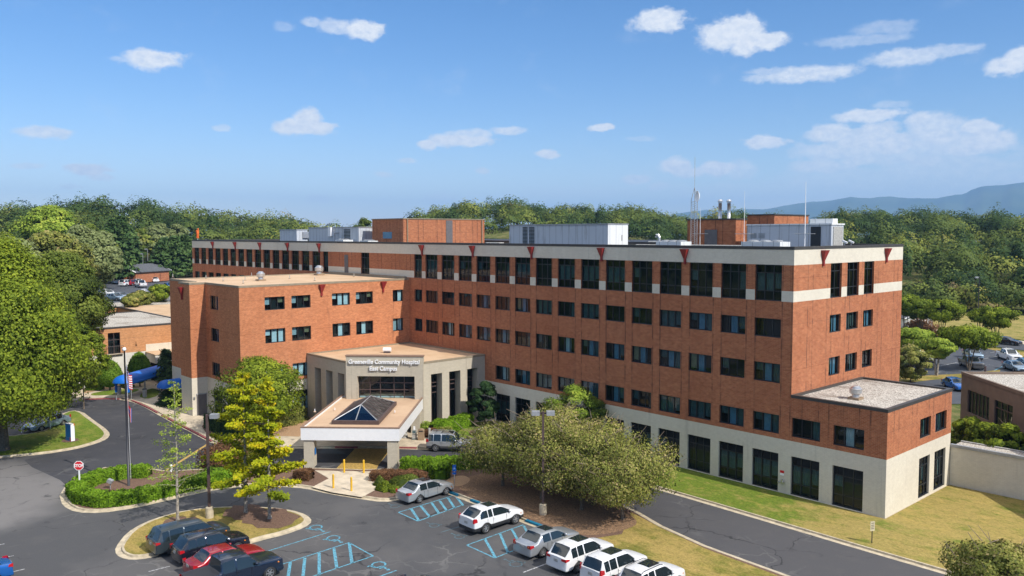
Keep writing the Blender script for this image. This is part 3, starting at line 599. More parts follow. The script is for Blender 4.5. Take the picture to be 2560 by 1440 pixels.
ow = Vector(EP['_w']); mid = (SL+SR)/2+sn*(.35+.13)
def onsign(t, z): q = SL+sd*t+sn*(.35+.13); return (q.x-ow.x, q.y-ow.y, z-ow.z)
text('Greeneville Community Hospital', .63, .05, 'letter white', 'lettering', EP, onsign(SW/2-.02, 7.48), (R(90), 0, R(45)), off=.014, sx=.90)
text('East Campus', .63, .05, 'letter white', 'lettering', EP, onsign(SW/2-.1, 6.78), (R(90), 0, R(45)), off=.014, sx=.90)

# ---- drive-through canopy
CN = thing('entrance_canopy', 'drive-through canopy with deep white fascia, tan roof and four brick piers', 'canopy', (-41, -16.5, 0), world=True)
A0 = Vector((-41.4, -24.75)); B0 = Vector((-35.1, -18.45)); dd = (B0-A0).normalized(); bk = Vector((-dd.y, dd.x)); CWd = (B0-A0).length; CL = 14.9
def cp(t, s): q = A0+dd*t+bk*s; return (q.x, q.y)
zb, ztp = 2.52, 3.72
ring = [cp(0, 0), cp(CWd, 0), cp(CWd, CL), cp(0, CL)]
mb = MB(); edge_strip(mb, ring, zb, ztp-.08, .18, 'fascia white', out=0); mb.build('fascia', CN)
mb = MB(); edge_strip(mb, ring, ztp-.08, ztp+.02, .14, 'brown coping', out=.03); mb.build('coping', CN)
# roof deck with an opening for the skylight, soffit below
k0, k1, k2, k3 = 2.4, 6.55, 2.1, 10.7
mb = MB()
for (a, b, c, d_) in ((.18, CWd-.18, .18, k2), (.18, CWd-.18, k3, CL-.18), (.18, k0, k2, k3), (k1, CWd-.18, k2, k3)):
    mb.prism([cp(a, c), cp(b, c), cp(b, d_), cp(a, d_)], 3.42, 3.5, 'canopy roof')
mb.build('roof', CN)
mb = MB()
for (a, b, c, d_) in ((.18, CWd-.18, .18, k2), (.18, CWd-.18, k3, CL-.18), (.18, k0, k2, k3), (k1, CWd-.18, k2, k3)):
    mb.prism([cp(a, c), cp(b, c), cp(b, d_), cp(a, d_)], 2.6, 2.68, 'fascia white')
edge_strip(mb, [cp(k0, k2), cp(k1, k2), cp(k1, k3), cp(k0, k3)], 2.66, 3.44, .04, 'fascia white', out=.05); mb.build('soffit', CN)
sk = MB(); edge_strip(sk, [cp(k0, k2), cp(k1, k2), cp(k1, k3), cp(k0, k3)], 3.5, 3.86, .2, 'brown metal', out=.12); SKO = sk.build('skylight', CN)
i0, i1, j0, j1 = k0+.1, k1-.1, k2+.1, k3-.1; ic = (i0+i1)/2; ap = 4.86; r0, r1 = j0+2.2, j1-1.95
def c3(t, s, z): return (*cp(t, s), z)
g = MB(); g.add([c3(i0, j0, 3.87), c3(i1, j0, 3.87), c3(ic, r0, ap)], [(0, 1, 2)], 'skylight glass'); g.add([c3(i1, j1, 3.87), c3(i0, j1, 3.87), c3(ic, r1, ap)], [(0, 1, 2)], 'skylight glass')
g.quad(c3(i1, j0, 3.87), c3(i1, j1, 3.87), c3(ic, r1, ap), c3(ic, r0, ap), 'skylight dark'); g.quad(c3(i0, j1, 3.87), c3(i0, j0, 3.87), c3(ic, r0, ap), c3(ic, r1, ap), 'skylight dark'); g.build('skylight_glass', SKO)
g = MB()
for a, b in (((i0, j0, 3.87), (ic, r0, ap)), ((i1, j0, 3.87), (ic, r0, ap)), ((i0, j1, 3.87), (ic, r1, ap)), ((i1, j1, 3.87), (ic, r1, ap)), ((ic, r0, ap), (ic, r1, ap)), ((ic, j0, 3.87), (ic, r0, ap))):
    g.tube([c3(*a), c3(*b)], .05, 'grey metal', 6)
for k in range(1, 8):
    t = k/8; s = j0+(j1-j0)*t; sr = min(max(s, r0), r1); f_ = 1. if s == sr else (1-abs(s-sr)/(2.2 if s < r0 else 1.95))
    for e in (i0, i1): g.tube([c3(e, s, 3.88), c3(e+(ic-e)*f_, s, 3.87+(ap-3.87)*f_+.02)], .028, 'brown metal', 5)
g.build('skylight_frame', SKO)
for t, s, nm in ((.22, .12, 0), (CWd-1.12, .12, 1), (.22, CL-2.2, 0), (CWd-1.12, CL-2.2, 1)):
    p = MB(); p.prism([cp(t, s), cp(t+.9, s), cp(t+.9, s+.95), cp(t, s+.95)], 0, 2.6, 'grey cream brick'); p.build('pier', CN)
for (px, py) in ((787, 970+60), (837, 1027), (987, 1033)):
    x, y = G(px, py, 3.5); p = MB(); p.tube([(x, y, 3.5), (x, y, 3.8)], .05, 'letter white', 6); p.tube([(x, y, 3.5), (x, y, 3.56)], .14, 'canopy roof', 8); p.build('vent_pipe', CN)
# link from canopy to the pavilion
p = MB(); p.prism([cp(2.3, CL-.0), cp(6.6, CL-.0), cp(6.6, CL+2.2), cp(2.3, CL+2.2)], 3.3, 3.75, 'canopy roof'); p.prism([cp(2.4, CL+1.2), cp(6.5, CL+1.2), cp(6.5, CL+1.4), cp(2.4, CL+1.4)], 3.75, 4.25, 'brown metal'); p.build('link_roof', CN)
# ------------------------------------------------------------------ roof plant on the main block
RZ = 19.3
def abox(name, lab, cat, pxl, pxr, ptop, y0, pxfar, m, mend=None, ztop=None, extra=None):
    """box on the roof: front face at y0 from bearing pxl to pxr, end face running back to bearing pxfar"""
    x0, x1 = float(PY(pxl, 600, y0)[0]), float(PY(pxr, 600, y0)[0]); zt_ = ztop or float(PY(pxr, ptop, y0)[2]); y1 = float(PX(pxfar, 600, x1)[1])
    t = thing(name, lab, cat, ((x0+x1)/2, (y0+y1)/2, RZ), world=True); b = MB(); b.box(x0, x1, y0, y1, RZ+.15, zt_, m); b.build('casing' if 'unit' in name else 'wall', t)
    c = MB(); c.box(x0-.08, x1+.08, y0-.08, y1+.08, zt_, zt_+.12, mend or 'dark coping'); c.build('roof' if 'unit' not in name else 'lid', t)
    c = MB(); c.box(x0+.2, x1-.2, y0+.2, y1-.2, RZ, RZ+.15, 'dark coping'); c.build('curb', t); return t, x0, x1, y0, y1, zt_
def louvre(t, x0, x1, y, z0, z1, n, m='window frame', axis='x'):
    b = MB()
    for i in range(n):
        z = z0+(z1-z0)*(i+.2)/n; h = (z1-z0)/n*.6
        if axis == 'x': b.box(x0, x1, y-.04, y-.003, z, z+h, m)
        else: b.box(y+.003, y+.04, x0, x1, z, z+h, m)
    return b.build('louvre', t)
t, x0, x1, y0, y1, z_ = abox('roof_penthouse', 'orange brick roof penthouse with a sunlit side door, left of the grey units', 'penthouse', 931, 1008, 547.5, 4.2, 1211, 'red brick', 'tan coping')
ya, yb = float(PX(1115, 600, x1)[1]), float(PX(1131, 600, x1)[1]); b = MB(); b.box(x1+.004, x1+.06, ya, yb, RZ+.3, RZ+2.3+1.2, 'grey door'); b.build('door', t)
for px in (1018, 1204): b = MB(); y = float(PX(px, 600, x1)[1]); b.tube([(x1+.1, y, RZ+.2), (x1+.1, y, z_)], .09, 'bin tan', 8); b.build('downpipe', t)
b = MB(); xa, xb = float(PY(958, 600, y0)[0]), float(PY(980, 600, y0)[0]); b.box(xa, xb, y0-.05, y0-.004, RZ+1.0, RZ+1.9, 'blind blue'); b.build('vent', t)
t, x0, x1, y0, y1, z_ = abox('air_handling_unit', 'long ribbed grey air unit beside the orange brick penthouse', 'air unit', 772, 897, 569, 3.2, 931, 'air unit cladding', 'grey metal')
xa, xb = float(PY(860, 600, y0)[0]), float(PY(876, 600, y0)[0]); louvre(t, xa, xb, y0, RZ+.5, z_-.2, 9)
louvre(t, y0+.4, y1-.4, x1, RZ+1.2, z_-.2, 6, 'air unit cladding', axis='y')
b = MB(); xa = float(PY(825, 600, y0)[0]); b.box(xa, xa+.8, y0-.35, y0-.01, RZ+1.3, RZ+2.6, 'letter white'); b.build('control_box', t); b = MB(); b.tube([(xa+1.5, y0-.1, RZ+.1), (xa+1.5, y0-.1, RZ+1.8), (xa+2.6, y0-.1, RZ+1.8)], .06, 'grey metal', 6); b.build('conduit', t)
t, x0, x1, y0, y1, z_ = abox('air_handling_unit', 'shorter grey and white air unit at the left end of the roof', 'air unit', 700, 742, 575, 3.2, 769, 'air unit cladding', 'grey metal')
b = MB(); b.box(x1+.01, x1+.3, y0+1, y0+2, RZ+1, RZ+2, 'silver metal'); b.build('control_box', t)
t, x0, x1, y0, y1, z_ = abox('air_handling_unit', 'big pale ribbed air unit with a blank white end, middle of the roof', 'air unit', 1274, 1519, 561.5, 3.0, 1569, 'air unit cladding', 'grey metal')
for a, c in ((1307, 1319), (1323, 1336)): louvre(t, float(PY(a, 600, y0)[0]), float(PY(c, 600, y0)[0]), y0, RZ+.4, z_-.15, 13)
b = MB(); b.box(x1+.005, x1+.04, y0+.0, y1, RZ+.15, z_, 'air unit white'); b.build('end_panel', t)
b = MB(); b.box(x1+.045, x1+.06, y0+2.1, y0+2.2, RZ+.9, RZ+1.5, 'dark coping'); b.build('handle', t); b = MB(); b.tube([(x0-.4, y0+.4, RZ), (x0-.4, y0+.4, RZ+1.9), (x0, y0+.4, RZ+1.9)], .08, 'silver metal', 8); b.build('pipe', t)
t, x0, x1, y0, y1, z_ = abox('air_handling_unit', 'grey air unit with slatted condenser, nearest the right corner of the roof', 'air unit', 1868, 2078, 562, 8.6, 2108, 'air unit cladding', 'air unit white')
xa, xb = float(PY(2027, 600, y0)[0]), float(PY(2049, 600, y0)[0]); b = MB()
for i in range(9): x = xa+(xb-xa)*i/8.; b.box(x, x+.1, y0-.05, y0-.004, RZ+.5, z_-.15, 'window frame')
b.build('grille', t); b = MB()
for i in range(16): y = y0+.3+(y1-y0-.6)*i/15; b.box(x1+.004, x1+.06, y, y+.1, RZ+.4, z_-.15, 'stone pale')
b.build('grille', t)
for a, c in ((1876, 1891), (1896, 1912)): louvre(t, float(PY(a, 600, y0)[0]), float(PY(c, 600, y0)[0]), y0, RZ+1.2, z_-.7, 6, 'grey metal')
b = MB(); b.box(x1-2.4, x1-.3, y0+.8, y1-.5, z_+.12, z_+.55, 'air unit white'); b.build('fan_box', t)
t, x0, x1, y0, y1, z_ = abox('roof_penthouse', 'red brick roof penthouse with double grey doors beside the lattice mast', 'penthouse', 1718, 1839, 549, 9.5, 1866, 'red brick', 'dark coping')
xa, xb = float(PY(1762, 600, y0)[0]), float(PY(1793, 600, y0)[0]); b = MB(); b.box(xa, xb, y0-.06, y0-.004, RZ+.2, float(PY(1777, 574, y0)[2]), 'grey door'); b.build('door', t)
STK = (x0, x1, y0, y1, z_)
t2 = abox('roof_penthouse', 'rearmost brick roof penthouse, right of the twin steel flues', 'penthouse', 1867, 1935, 544, 13.5, 2020, 'red brick', 'dark coping', ztop=z_+.45)
def flue(px, lab, ztop_px, base, grp=None):
    y = base; x = float(PY(px, 540, y)[0]); zt_ = float(PY(px, ztop_px, y)[2]); t = thing('steel_flue', lab, 'flue', (x, y, base_z), group=grp)
    b = MB(); b.tube([(0, 0, 0), (0, 0, zt_-base_z-.35)], .17, 'silver metal', 14); b.build('pipe', t, smooth=True); b = MB(); b.lathe([(.17, zt_-base_z-.3), (.25, zt_-base_z-.25), (.25, zt_-base_z-.12), (.17, zt_-base_z), (.0, zt_-base_z)], (0, 0, 0), 'silver metal', 14); b.build('cap', t)
base_z = z_+.12
flue(1800, 'left one of the twin tall steel flues on the brick penthouse', 499, STK[2]+3); flue(1822, 'right one of the twin tall steel flues on the brick penthouse', 499, STK[2]+3)
# lattice mast with dish
x, y = float(PY(1735, 600, 8.2)[0]), 8.2; ztop = float(PY(1735, 470, y)[2]); t = thing('lattice_mast', 'tall lattice radio mast with a white dish on the roof', 'mast', (x, y, RZ)); b = MB(); hgt = ztop-RZ
for i in range(3): a = i*2.094; b.tube([(.35*math.cos(a), .35*math.sin(a), 0), (.35*math.cos(a), .35*math.sin(a), hgt*.8), (.02*math.cos(a), .02*math.sin(a), hgt)], .028, 'grey metal', 5)
n = 22
for k in range(n):
    for i in range(3): a, c = i*2.094, (i+1)*2.094; b.tube([(.35*math.cos(a), .35*math.sin(a), hgt*.8*k/n), (.35*math.cos(c), .35*math.sin(c), hgt*.8*(k+1)/n)], .013, 'grey metal', 4)
b.build('tower', t); b = MB(); b.tube([(0, 0, hgt), (0, 0, hgt+3.0)], .018, 'stone pale', 5); b.build('whip_antenna', t)
b = MB(); b.X = Matrix.Translation((.75, -.3, hgt*.86)) @ Matrix.Rotation(R(90), 4, 'X') @ Matrix.Rotation(R(-35), 4, 'Y'); b.lathe([(.0, 0), (.35, .06), (.55, .2), (.53, .22), (.3, .1), (.0, .05)], (0, 0, 0), 'letter white', 18); b.build('dish', t)
def whip(px, top, y, lab, r=.05):
    x = float(PY(px, 600, y)[0]); zt_ = float(PY(px, top, y)[2]); t = thing('whip_antenna', lab, 'antenna', (x, y, RZ)); b = MB(); b.tube([(0, 0, 0), (0, 0, (zt_-RZ)*.55), (0, 0, zt_-RZ)], [r, r*.8, r*.35], 'letter white', 6); b.build('rod', t)
    b = MB(); b.tube([(-.9, 0, 1.6), (.9, 0, 1.6)], .025, 'grey metal', 5); b.build('cross_rod', t); b = MB(); b.tube([(0, 0, 0), (0, 0, .5)], .09, 'yellow paint', 8); b.build('sleeve', t)
whip(2012, 455, 4.2, 'tall white whip antenna in front of the right hand air unit', .042); whip(1860, 478, 2.2, 'thin whip antenna left of the right hand air unit', .025)
whip(1750, 520, 9.0, 'short rod antenna just right of the lattice mast', .03)
def lowunit(pxl, pxr, y, h, lab, m='air unit white'):
    x0, x1 = float(PY(pxl, 605, y)[0]), float(PY(pxr, 605, y)[0]); t = thing('roof_unit', lab, 'roof unit', (x0, y, RZ)); b = MB(); b.box(0, x1-x0, 0, 1.6, .1, h, m); b.build('casing', t); b = MB()
    for i in range(3): b.lathe([(.42, h+.005), (.42, h+.12), (.2, h+.15), (0, h+.15)], ((x1-x0)*(i+.6)/3.2, .8, 0), 'grey metal', 14)
    b.build('fan', t); return t
lowunit(1853, 1950, .9, .95, 'low white three fan condenser at the parapet edge'); lowunit(1640, 1702, 1.2, .9, 'low white roof unit near the middle of the parapet'); lowunit(837, 858, 1.2, .8, 'small white roof box above the left rain heads'); lowunit(900, 920, 1.2, .7, 'little white roof box beside the penthouse')
x, y = float(PY(1648, 605, 2.5)[0]), 2.5; t = thing('gooseneck_vent', 'curved silver gooseneck vent behind the low roof unit', 'roof vent', (x, y, RZ)); b = MB(); b.tube([(0, 0, 0), (0, 0, 1.3), (-.12, 0, 1.5), (-.3, 0, 1.5), (-.38, 0, 1.3)], .13, 'silver metal', 8); b.build('pipe', t)
for px, y, lab in ((2112, float(PX(2112, 600, -8.1)[1]), 'left small security floodlight on the right parapet'), (2128, float(PX(2128, 600, -8.1)[1]), 'right small security floodlight on the right parapet')):
    x = float(PY(px, 605, y)[0]); t = thing('floodlight', lab, 'floodlight', (x, y, RZ)); b = MB(); b.tube([(0, 0, 0), (0, 0, .8)], .03, 'letter white', 6); b.build('post', t); b = MB(); b.X = Matrix.Translation((0, 0, .9)) @ Matrix.Rotation(R(25), 4, 'Y'); b.box(-.24, .24, -.09, .09, -.07, .07, 'letter white'); b.build('lamp_head', t)
x, y = float(PY(494, 590, 1.2)[0]), 1.2; t = thing('windsock', 'orange torn windsock pole at the far left roof corner', 'windsock', (x, y, RZ)); b = MB(); b.tube([(0, 0, 0), (0, 0, 1.9)], .06, 'letter white', 6); b.build('pole', t); b = MB(); b.tube([(0, 0, .9), (.1, 0, 1.6), (0, 0, 2.3), (.35, 0, 2.6)], [.26, .22, .3, .14], 'orange cone', 8); b.build('sock', t)
for i, (pa, yy, ln) in enumerate(((1590, 3.2, 5.5), (1720, 4.6, 7.5), (1215, 6.0, 2.5))):
    x = float(PY(pa, 605, yy)[0]); t = thing('roof_pipe_run', ('pale pipe run on low blocks right of the big pale air unit', 'longer pipe run on low blocks in front of the lattice mast', 'short pipe run beside the orange brick penthouse')[i], 'pipe', (x, yy, RZ)); b = MB(); b.tube([(0, 0, .5), (ln, 0, .5), (ln, .6, .5), (ln, .6, .1)], .1, 'stone pale', 8); b.build('pipe', t)
    for k in range(int(ln/1.8)+1): b = MB(); b.box(k*1.8-.12, k*1.8+.12, -.2, .2, 0, .4, 'bark'); b.build('block', t)
# upper roof step seen behind the parapet
ob = thing('rear_roof', 'low grey roof edge of the rear block behind the parapet', 'building', (-60, 24, 0), world=True); b = MB(); b.prism([(-125, 20.25), (-38, 20.25), (-38, 34), (-125, 34)], 0, 19.6, 'red brick', 'dark roof'); b.build('wall', ob); b = MB(); edge_strip(b, [(-125, 20.25), (-38, 20.25), (-38, 34), (-125, 34)], 19.5, 20.0, .3, 'grey metal'); b.build('coping', ob)

# ------------------------------------------------------------------ low west building
LW = thing('low_brick_building', 'single storey orange brick building with gravel roof and white plaster base', 'building', (-110, -18, 0), world=True)
LX = -95.9; b = MB(); lh = [(-24.8+45, -23.2+45, 4.45, 7.35), (-30.2+45, -28.2+45, 4.45, 7.3)]
wall(b, (LX, -45), (0, 1), 45-.3, [(0, 4.4, 'white plaster'), (4.4, 8.0, 'orange brick')], lh, (1, 0))
def ccw(p): return p
for poly in ([(LX, -45), (-118.5, -45), (-118.5, -13), (LX, -13)],): wall(b, (-118.5, -45), (0, 1), 32, [(0, 8.0, 'orange brick')], [], (-1, 0)); wall(b, (-118.5, -45), (1, 0), 118.5+LX, [(0, 4.4, 'white plaster'), (4.4, 8., 'orange brick')], [], (0, -1))
wall(b, (-130.5, -13), (1, 0), 12, [(0, 8.0, 'orange brick')], [], (0, -1)); wall(b, (-130.5, -45), (0, 1), 32, [(0, 8.0, 'orange brick')], [], (1, 0))
b.build('wall', LW)
for a, c, z0, z1 in lh: glazing('window', LW, (LX, -45), (0, 1), (1, 0), a, c, z0, z1, (0, .5, 1), (z1-1.0,), .16)
b = MB(); b.prism([(LX-.1, -45), (-118.45, -45), (-118.45, -13.05), (LX-.1, -13.05)], 7.85, 8.0, 'dark coping', 'gravel roof'); b.prism([(-130.55, -45), (-138, -45), (-141, -8), (-155, 12), (-130.55, 12)], 6., 8.0, 'dark coping', 'gravel roof'); b.build('roof', LW)
b = MB(); b.prism([(LX-.1, -13.), (-130.5, -13.), (-130.5, -.4), (LX-.1, -.4)], 7.85, 7.99, 'tan coping', 'tan roof'); o = b.build('roof', LW); tag(o, 'smooth tan membrane roof section')
b = MB()
for pl in ([(LX, -45), (-118.5, -45), (-118.5, -13), (LX, -13)],): edge_strip(b, pl, 7.9, 8.14, .25, 'dark coping')
b.box(-130.7, -130.4, -45, -13.05, 7.9, 8.12, 'dark coping'); b.box(-130.4, -118.6, -13.1, -12.85, 7.9, 8.12, 'dark coping'); b.build('coping', LW)
b = MB(); b.box(LX+.01, -92.2, -19.8, -8, 3.0, 4.2, 'white plaster'); b.box(LX+.01, -92.1, -19.9, -7.9, 4.2, 4.3, 'tan roof'); b.box(LX+.005, LX+.05, -19.8, -8, 4.31, 5.35, 'cream brick'); b.build('entrance_canopy', LW)
b = MB(); b.box(LX+.006, LX+.04, -19.2, -9, .02, 2.95, 'interior dark'); b.build('entrance_opening', LW)
b = MB()
for y0_, y1_ in ((-25.6, -22.9), (-31.5, -27.6)):
    for z in (4.5, 5.5): b.tube([(LX+.35, y0_, z), (LX+.35, y1_, z)], .03, 'brown metal', 5)
    k = int((y1_-y0_)/.22)
    for i in range(k+1): y = y0_+(y1_-y0_)*i/k; b.tube([(LX+.35, y, 4.45), (LX+.35, y, 5.5)], .018, 'brown metal', 4)
    b.box(LX+.01, LX+.45, y0_, y1_, 4.38, 4.46, 'concrete')
b.build('railing', LW)
x, y = G(383, 754, 8.0); t = thing('roof_duct', 'long silver duct box on the far gravel roof', 'duct', (x, y, 8.02), rz=R(45)); b = MB(); b.box(-3.0, 3.0, -.5, .5, .2, 1.1, 'silver metal'); b.build('casing', t); b = MB(); b.box(-2.6, -2.3, -.4, .4, 0, .2, 'dark coping'); b.box(2.3, 2.6, -.4, .4, 0, .2, 'dark coping'); b.build('leg', t)
mushroom('roof_vent', 360, 747, 8.02, 1.5, 'silver drum vent beside the long duct on the far gravel roof')
mushroom('roof_vent', 396, 744, 8.02, .6, 'tiny white vent on the far gravel roof')

# blue barrel awnings
def awning(lab, p, q, wdt, h, posts=True):
    p, q = Vector((*p, 0)), Vector((*q, 0)); L = (q-p).length; t = thing('barrel_awning', lab, 'awning', tuple(p), math.atan2((q-p).y, (q-p).x))
    b = MB(); n = 12; vs = []; m_ = int(L/1.2)
    for i in range(m_+1):
        for k in range(n+1):
            a = math.pi*k/n; vs.append((L*i/m_, -wdt/2*math.cos(a), h+.9*math.sin(a)))
    b.add(vs, [(i*(n+1)+k, (i+1)*(n+1)+k, (i+1)*(n+1)+k+1, i*(n+1)+k+1) for i in range(m_) for k in range(n)], 'awning blue')
    # rounded front
    r = 5; vs = [(-.9*math.sin(math.pi/2*j/r), -wdt/2*math.cos(math.pi*k/n), h+.9*math.sin(math.pi*k/n)*math.cos(math.pi/2*j/r)) for j in range(r+1) for k in range(n+1)]
    vs = [(x*math.sin(math.pi*(i % (n+1))/n)**.5 if 0 < (i % (n+1)) < n else 0, y, z) for i, (x, y, z) in enumerate(vs)]
    b.add(vs, [(j*(n+1)+k, j*(n+1)+k+1, (j+1)*(n+1)+k+1, (j+1)*(n+1)+k) for j in range(r) for k in range(n)], 'awning blue')
    for s in (-1, 1): b.box(0, L, s*wdt/2-.015, s*wdt/2+.015, h-.3, h, 'awning blue')
    b.build('cover', t, smooth=True)
    if posts:
        for i in range(int(L/3.2)+1):
            for s in (-1, 1): c = MB(); c.tube([(.2+i*3.1, s*wdt/2*.95, 0), (.2+i*3.1, s*wdt/2*.95, h)], .06, 'grey metal', 8); c.build('post', t)
    return t
aw = awning('long bright blue barrel awning leading to the low building entrance', G(306, 958, 2.2), G(402, 924, 2.5), 2.2, 2.3)
c = MB(); c.box(-.25, .1, -.9, -.75, 1.05, 2.25, 'awning blue'); c.box(-.25, .1, .75, .9, 1.05, 2.25, 'awning blue'); c.build('valance', aw)
awning('shorter blue barrel awning against the stair tower', G(414, 966, 2.4), G(463, 955, 2.6), 2.2, 2.3, False)

# ------------------------------------------------------------------ right side: beige block and low retaining block
BB = thing('beige_building', 'brown stucco building with gravel roof and dark strip windows, right edge', 'building', (6, 28, 0), world=True)
c0 = Vector((-4.6, 27.6)); u1 = Vector((s2, -s2)); u2 = Vector((s2, s2)); b = MB()
wall(b, tuple(c0), tuple(u1), 40, [(0, 7.0, 'brown stucco')], [(1.3, 5.3, 3.5, 5.7), (6.2, 9.2, 2.6, 5.7)], (-s2, -s2)); wall(b, tuple(c0), tuple(u2), 40, [(0, 7.0, 'brown stucco')], [], (-s2, s2))
e1 = c0+u1*40; wall(b, tuple(e1), tuple(u2), 40, [(0, 7.0, 'brown stucco')], [], (s2, -s2)); b.build('wall', BB)
glazing('window', BB, tuple(c0), tuple(u1), (-s2, -s2), 1.3, 5.3, 3.5, 5.7, (0, .17, .34, .5, .67, .84, 1), (5.69,), .16); glazing('window', BB, tuple(c0), tuple(u1), (-s2, -s2), 6.2, 9.2, 2.6, 5.7, (0, .33, .66, 1), (5.0,), .16)
bp = [tuple(c0), tuple(e1), tuple(e1+u2*40), tuple(c0+u2*40)]; b = MB(); b.prism(bp, 6.85, 7.02, 'brown stucco', 'gravel roof'); b.build('roof', BB); b = MB(); edge_strip(b, bp, 6.95, 7.24, .22, 'brown stucco'); b.build('coping', BB)
x, y = G(2463, 934, 7.0); b = MB(); b.tube([(x, y, 7), (x, y, 7.75)], .1, 'brown metal', 8); b.build('vent_pipe', BB)
RB = thing('low_retaining_block', 'low cream brick block with flat gravel top right of the lawn', 'wall', (20, 13, 0), world=True)
b = MB(); wall(b, (.02, 12.22), (1, 0), 45, [(0, 3.3, 'cream brick')], [], (0, -1)); b.box(.02, 45, 14.4, 14.6, 0, 3.3, 'cream brick'); b.build('wall', RB)
b = MB(); b.box(.02, 45, 12.25, 14.6, 3.2, 3.32, 'gravel roof'); b.build('roof', RB); b = MB(); b.box(.02, 45, 12.12, 12.42, 3.33, 3.55, 'grey metal'); b.box(.02, 45, 14.45, 14.65, 3.33, 3.42, 'stone pale'); b.build('coping', RB)
# ------------------------------------------------------------------ terrain
SKY = [(-900,520),(-400,515),(0,520),(100,512),(200,494),(290,492),(380,502),(430,512),(500,522),(560,531),(640,535),(700,544),(760,548),(820,560),(880,566),(960,562),(1020,548),(1060,527),(1150,508),(1280,499),(1350,512),(1400,521),(1500,521),(1550,517),(1620,526),(1680,541),(1720,546),(1790,530),(1850,531),(1900,538),(1960,548),(2010,556),(2060,542),(2100,532),(2200,530),(2250,527),(2330,529),(2400,533),(2440,556),(2480,532),(2540,538),(2600,530),(3000,525),(3600,525)]
def skyy(px): return float(np.interp(px, [a for a, _ in SKY], [b for _, b in SKY]))
def bearing(x, y):
    dx, dy = x-CAM[0], y-CAM[1]; d = math.hypot(dx, dy); f = dx*_f[0]+dy*_f[1]; r = dx*_r[0]+dy*_r[1]
    az = math.atan2(r, f); return d, az, (1280+CF*math.tan(az)) if abs(az) < 1.0 else (1280+CF*1.5574*(1 if az > 0 else -1))
def sst(t): t = min(max(t, 0), 1); return t*t*(3-2*t)
RIDGE = [(-900, 400), (600, 400), (900, 430), (1000, 430), (1900, 470), (2600, 440), (3600, 420)]
TREEH = 14.5
def terr(x, y):
    d, az, px = bearing(x, y)
    if abs(az) >= 1.0: return 9*sst((d-140)/120) if d < 700 else 9*sst((1300-d)/500)
    lf = sst((1000-px)/500)
    base = 7.3*sst((d-131)/34)*lf
    D = float(np.interp(px, [a for a, _ in RIDGE], [b for _, b in RIDGE])); d0 = 262 if lf > .5 else 245
    h = 21+D*math.cos(az)*(583-skyy(px))/CF/1.0*1.0-TREEH; h = max(h, base)
    z = base+(h-base)*sst((d-d0)/(D-d0))**.8
    if d > D+25: z = z*sst((1400-d)/1100+.15) if d < 1400 else z*0
    return z
nd = [0, 30, 60, 90, 110, 118, 126, 134, 142, 150, 158, 166, 175, 190, 205, 220, 235, 245, 255, 265, 275, 285, 295, 305, 315, 325, 335, 345, 355, 365, 375, 385, 395, 405, 415, 425, 435, 445, 455, 465, 475, 490, 510, 540, 600, 700, 850, 1000, 1300, 1800, 2600, 4000, 7000, 14000]
na = 420; vs = []
for d in nd:
    for k in range(na):
        a = 2*math.pi*k/na; x, y = CAM[0]+d*math.cos(a), CAM[1]+d*math.sin(a); vs.append((x, y, terr(x, y)-.06 if d > 100 else -.06))
fs = [(i*na+k, i*na+(k+1)%na, (i+1)*na+(k+1)%na, (i+1)*na+k) for i in range(len(nd)-1) for k in range(na)]
b = MB(); b.add(vs, [f for f in fs], 'ground grass'); g_ = b.build('ground', smooth=True); g_['kind'] = 'structure'
# blue mountains, a real ridge twelve kilometres out
MT = [(-600,560),(200,572),(900,570),(1500,560),(1650,545),(1720,529),(1760,526),(1800,528),(1850,526),(1925,522),(1987,511),(2050,507),(2125,494),(2175,497),(2225,495),(2275,499),(2340,496),(2382,491),(2407,489),(2420,480),(2445,472),(2530,461),(2560,459),(2700,455),(2900,470),(3300,500)]
d = Nd('mountain wood'); d.color(d.mix(d.step(d.noise(.0012, 6, .6), .35, .65), (.02, .05, .03), (.055, .085, .045))); d.b.inputs['Roughness'].default_value = 1; d.b.inputs['Specular IOR Level'].default_value = 0
pxs = list(range(-600, 3301, 12)); rows = [(8200, 0.), (9400, .28), (10600, .62), (12000, 1.), (13500, .7), (15000, 0.)]; vs = []
for D, f in rows:
    for px in pxs:
        top = float(np.interp(px, [a for a, _ in MT], [c for _, c in MT])); az = math.atan((px-1280)/CF); hh = 21+12000*math.cos(az)*(583-top)/CF
        x, y = PD(px, D); jag = (math.sin(px*.031+D*.0017)+math.sin(px*.073+D*.004)*.6+math.sin(px*.19)*.25)
        vs.append((x, y, -5 if f == 0 else max(2, hh*f*(1+(.10 if f < 1 else .0)*jag)+(jag*7 if f == 1 else jag*38*(1-f)))))
n_ = len(pxs); b = MB(); b.add(vs, [(i*n_+k, i*n_+k+1, (i+1)*n_+k+1, (i+1)*n_+k) for i in range(len(rows)-1) for k in range(n_-1)], 'mountain wood'); m_ = b.build('mountains', smooth=True); m_['kind'] = 'structure'

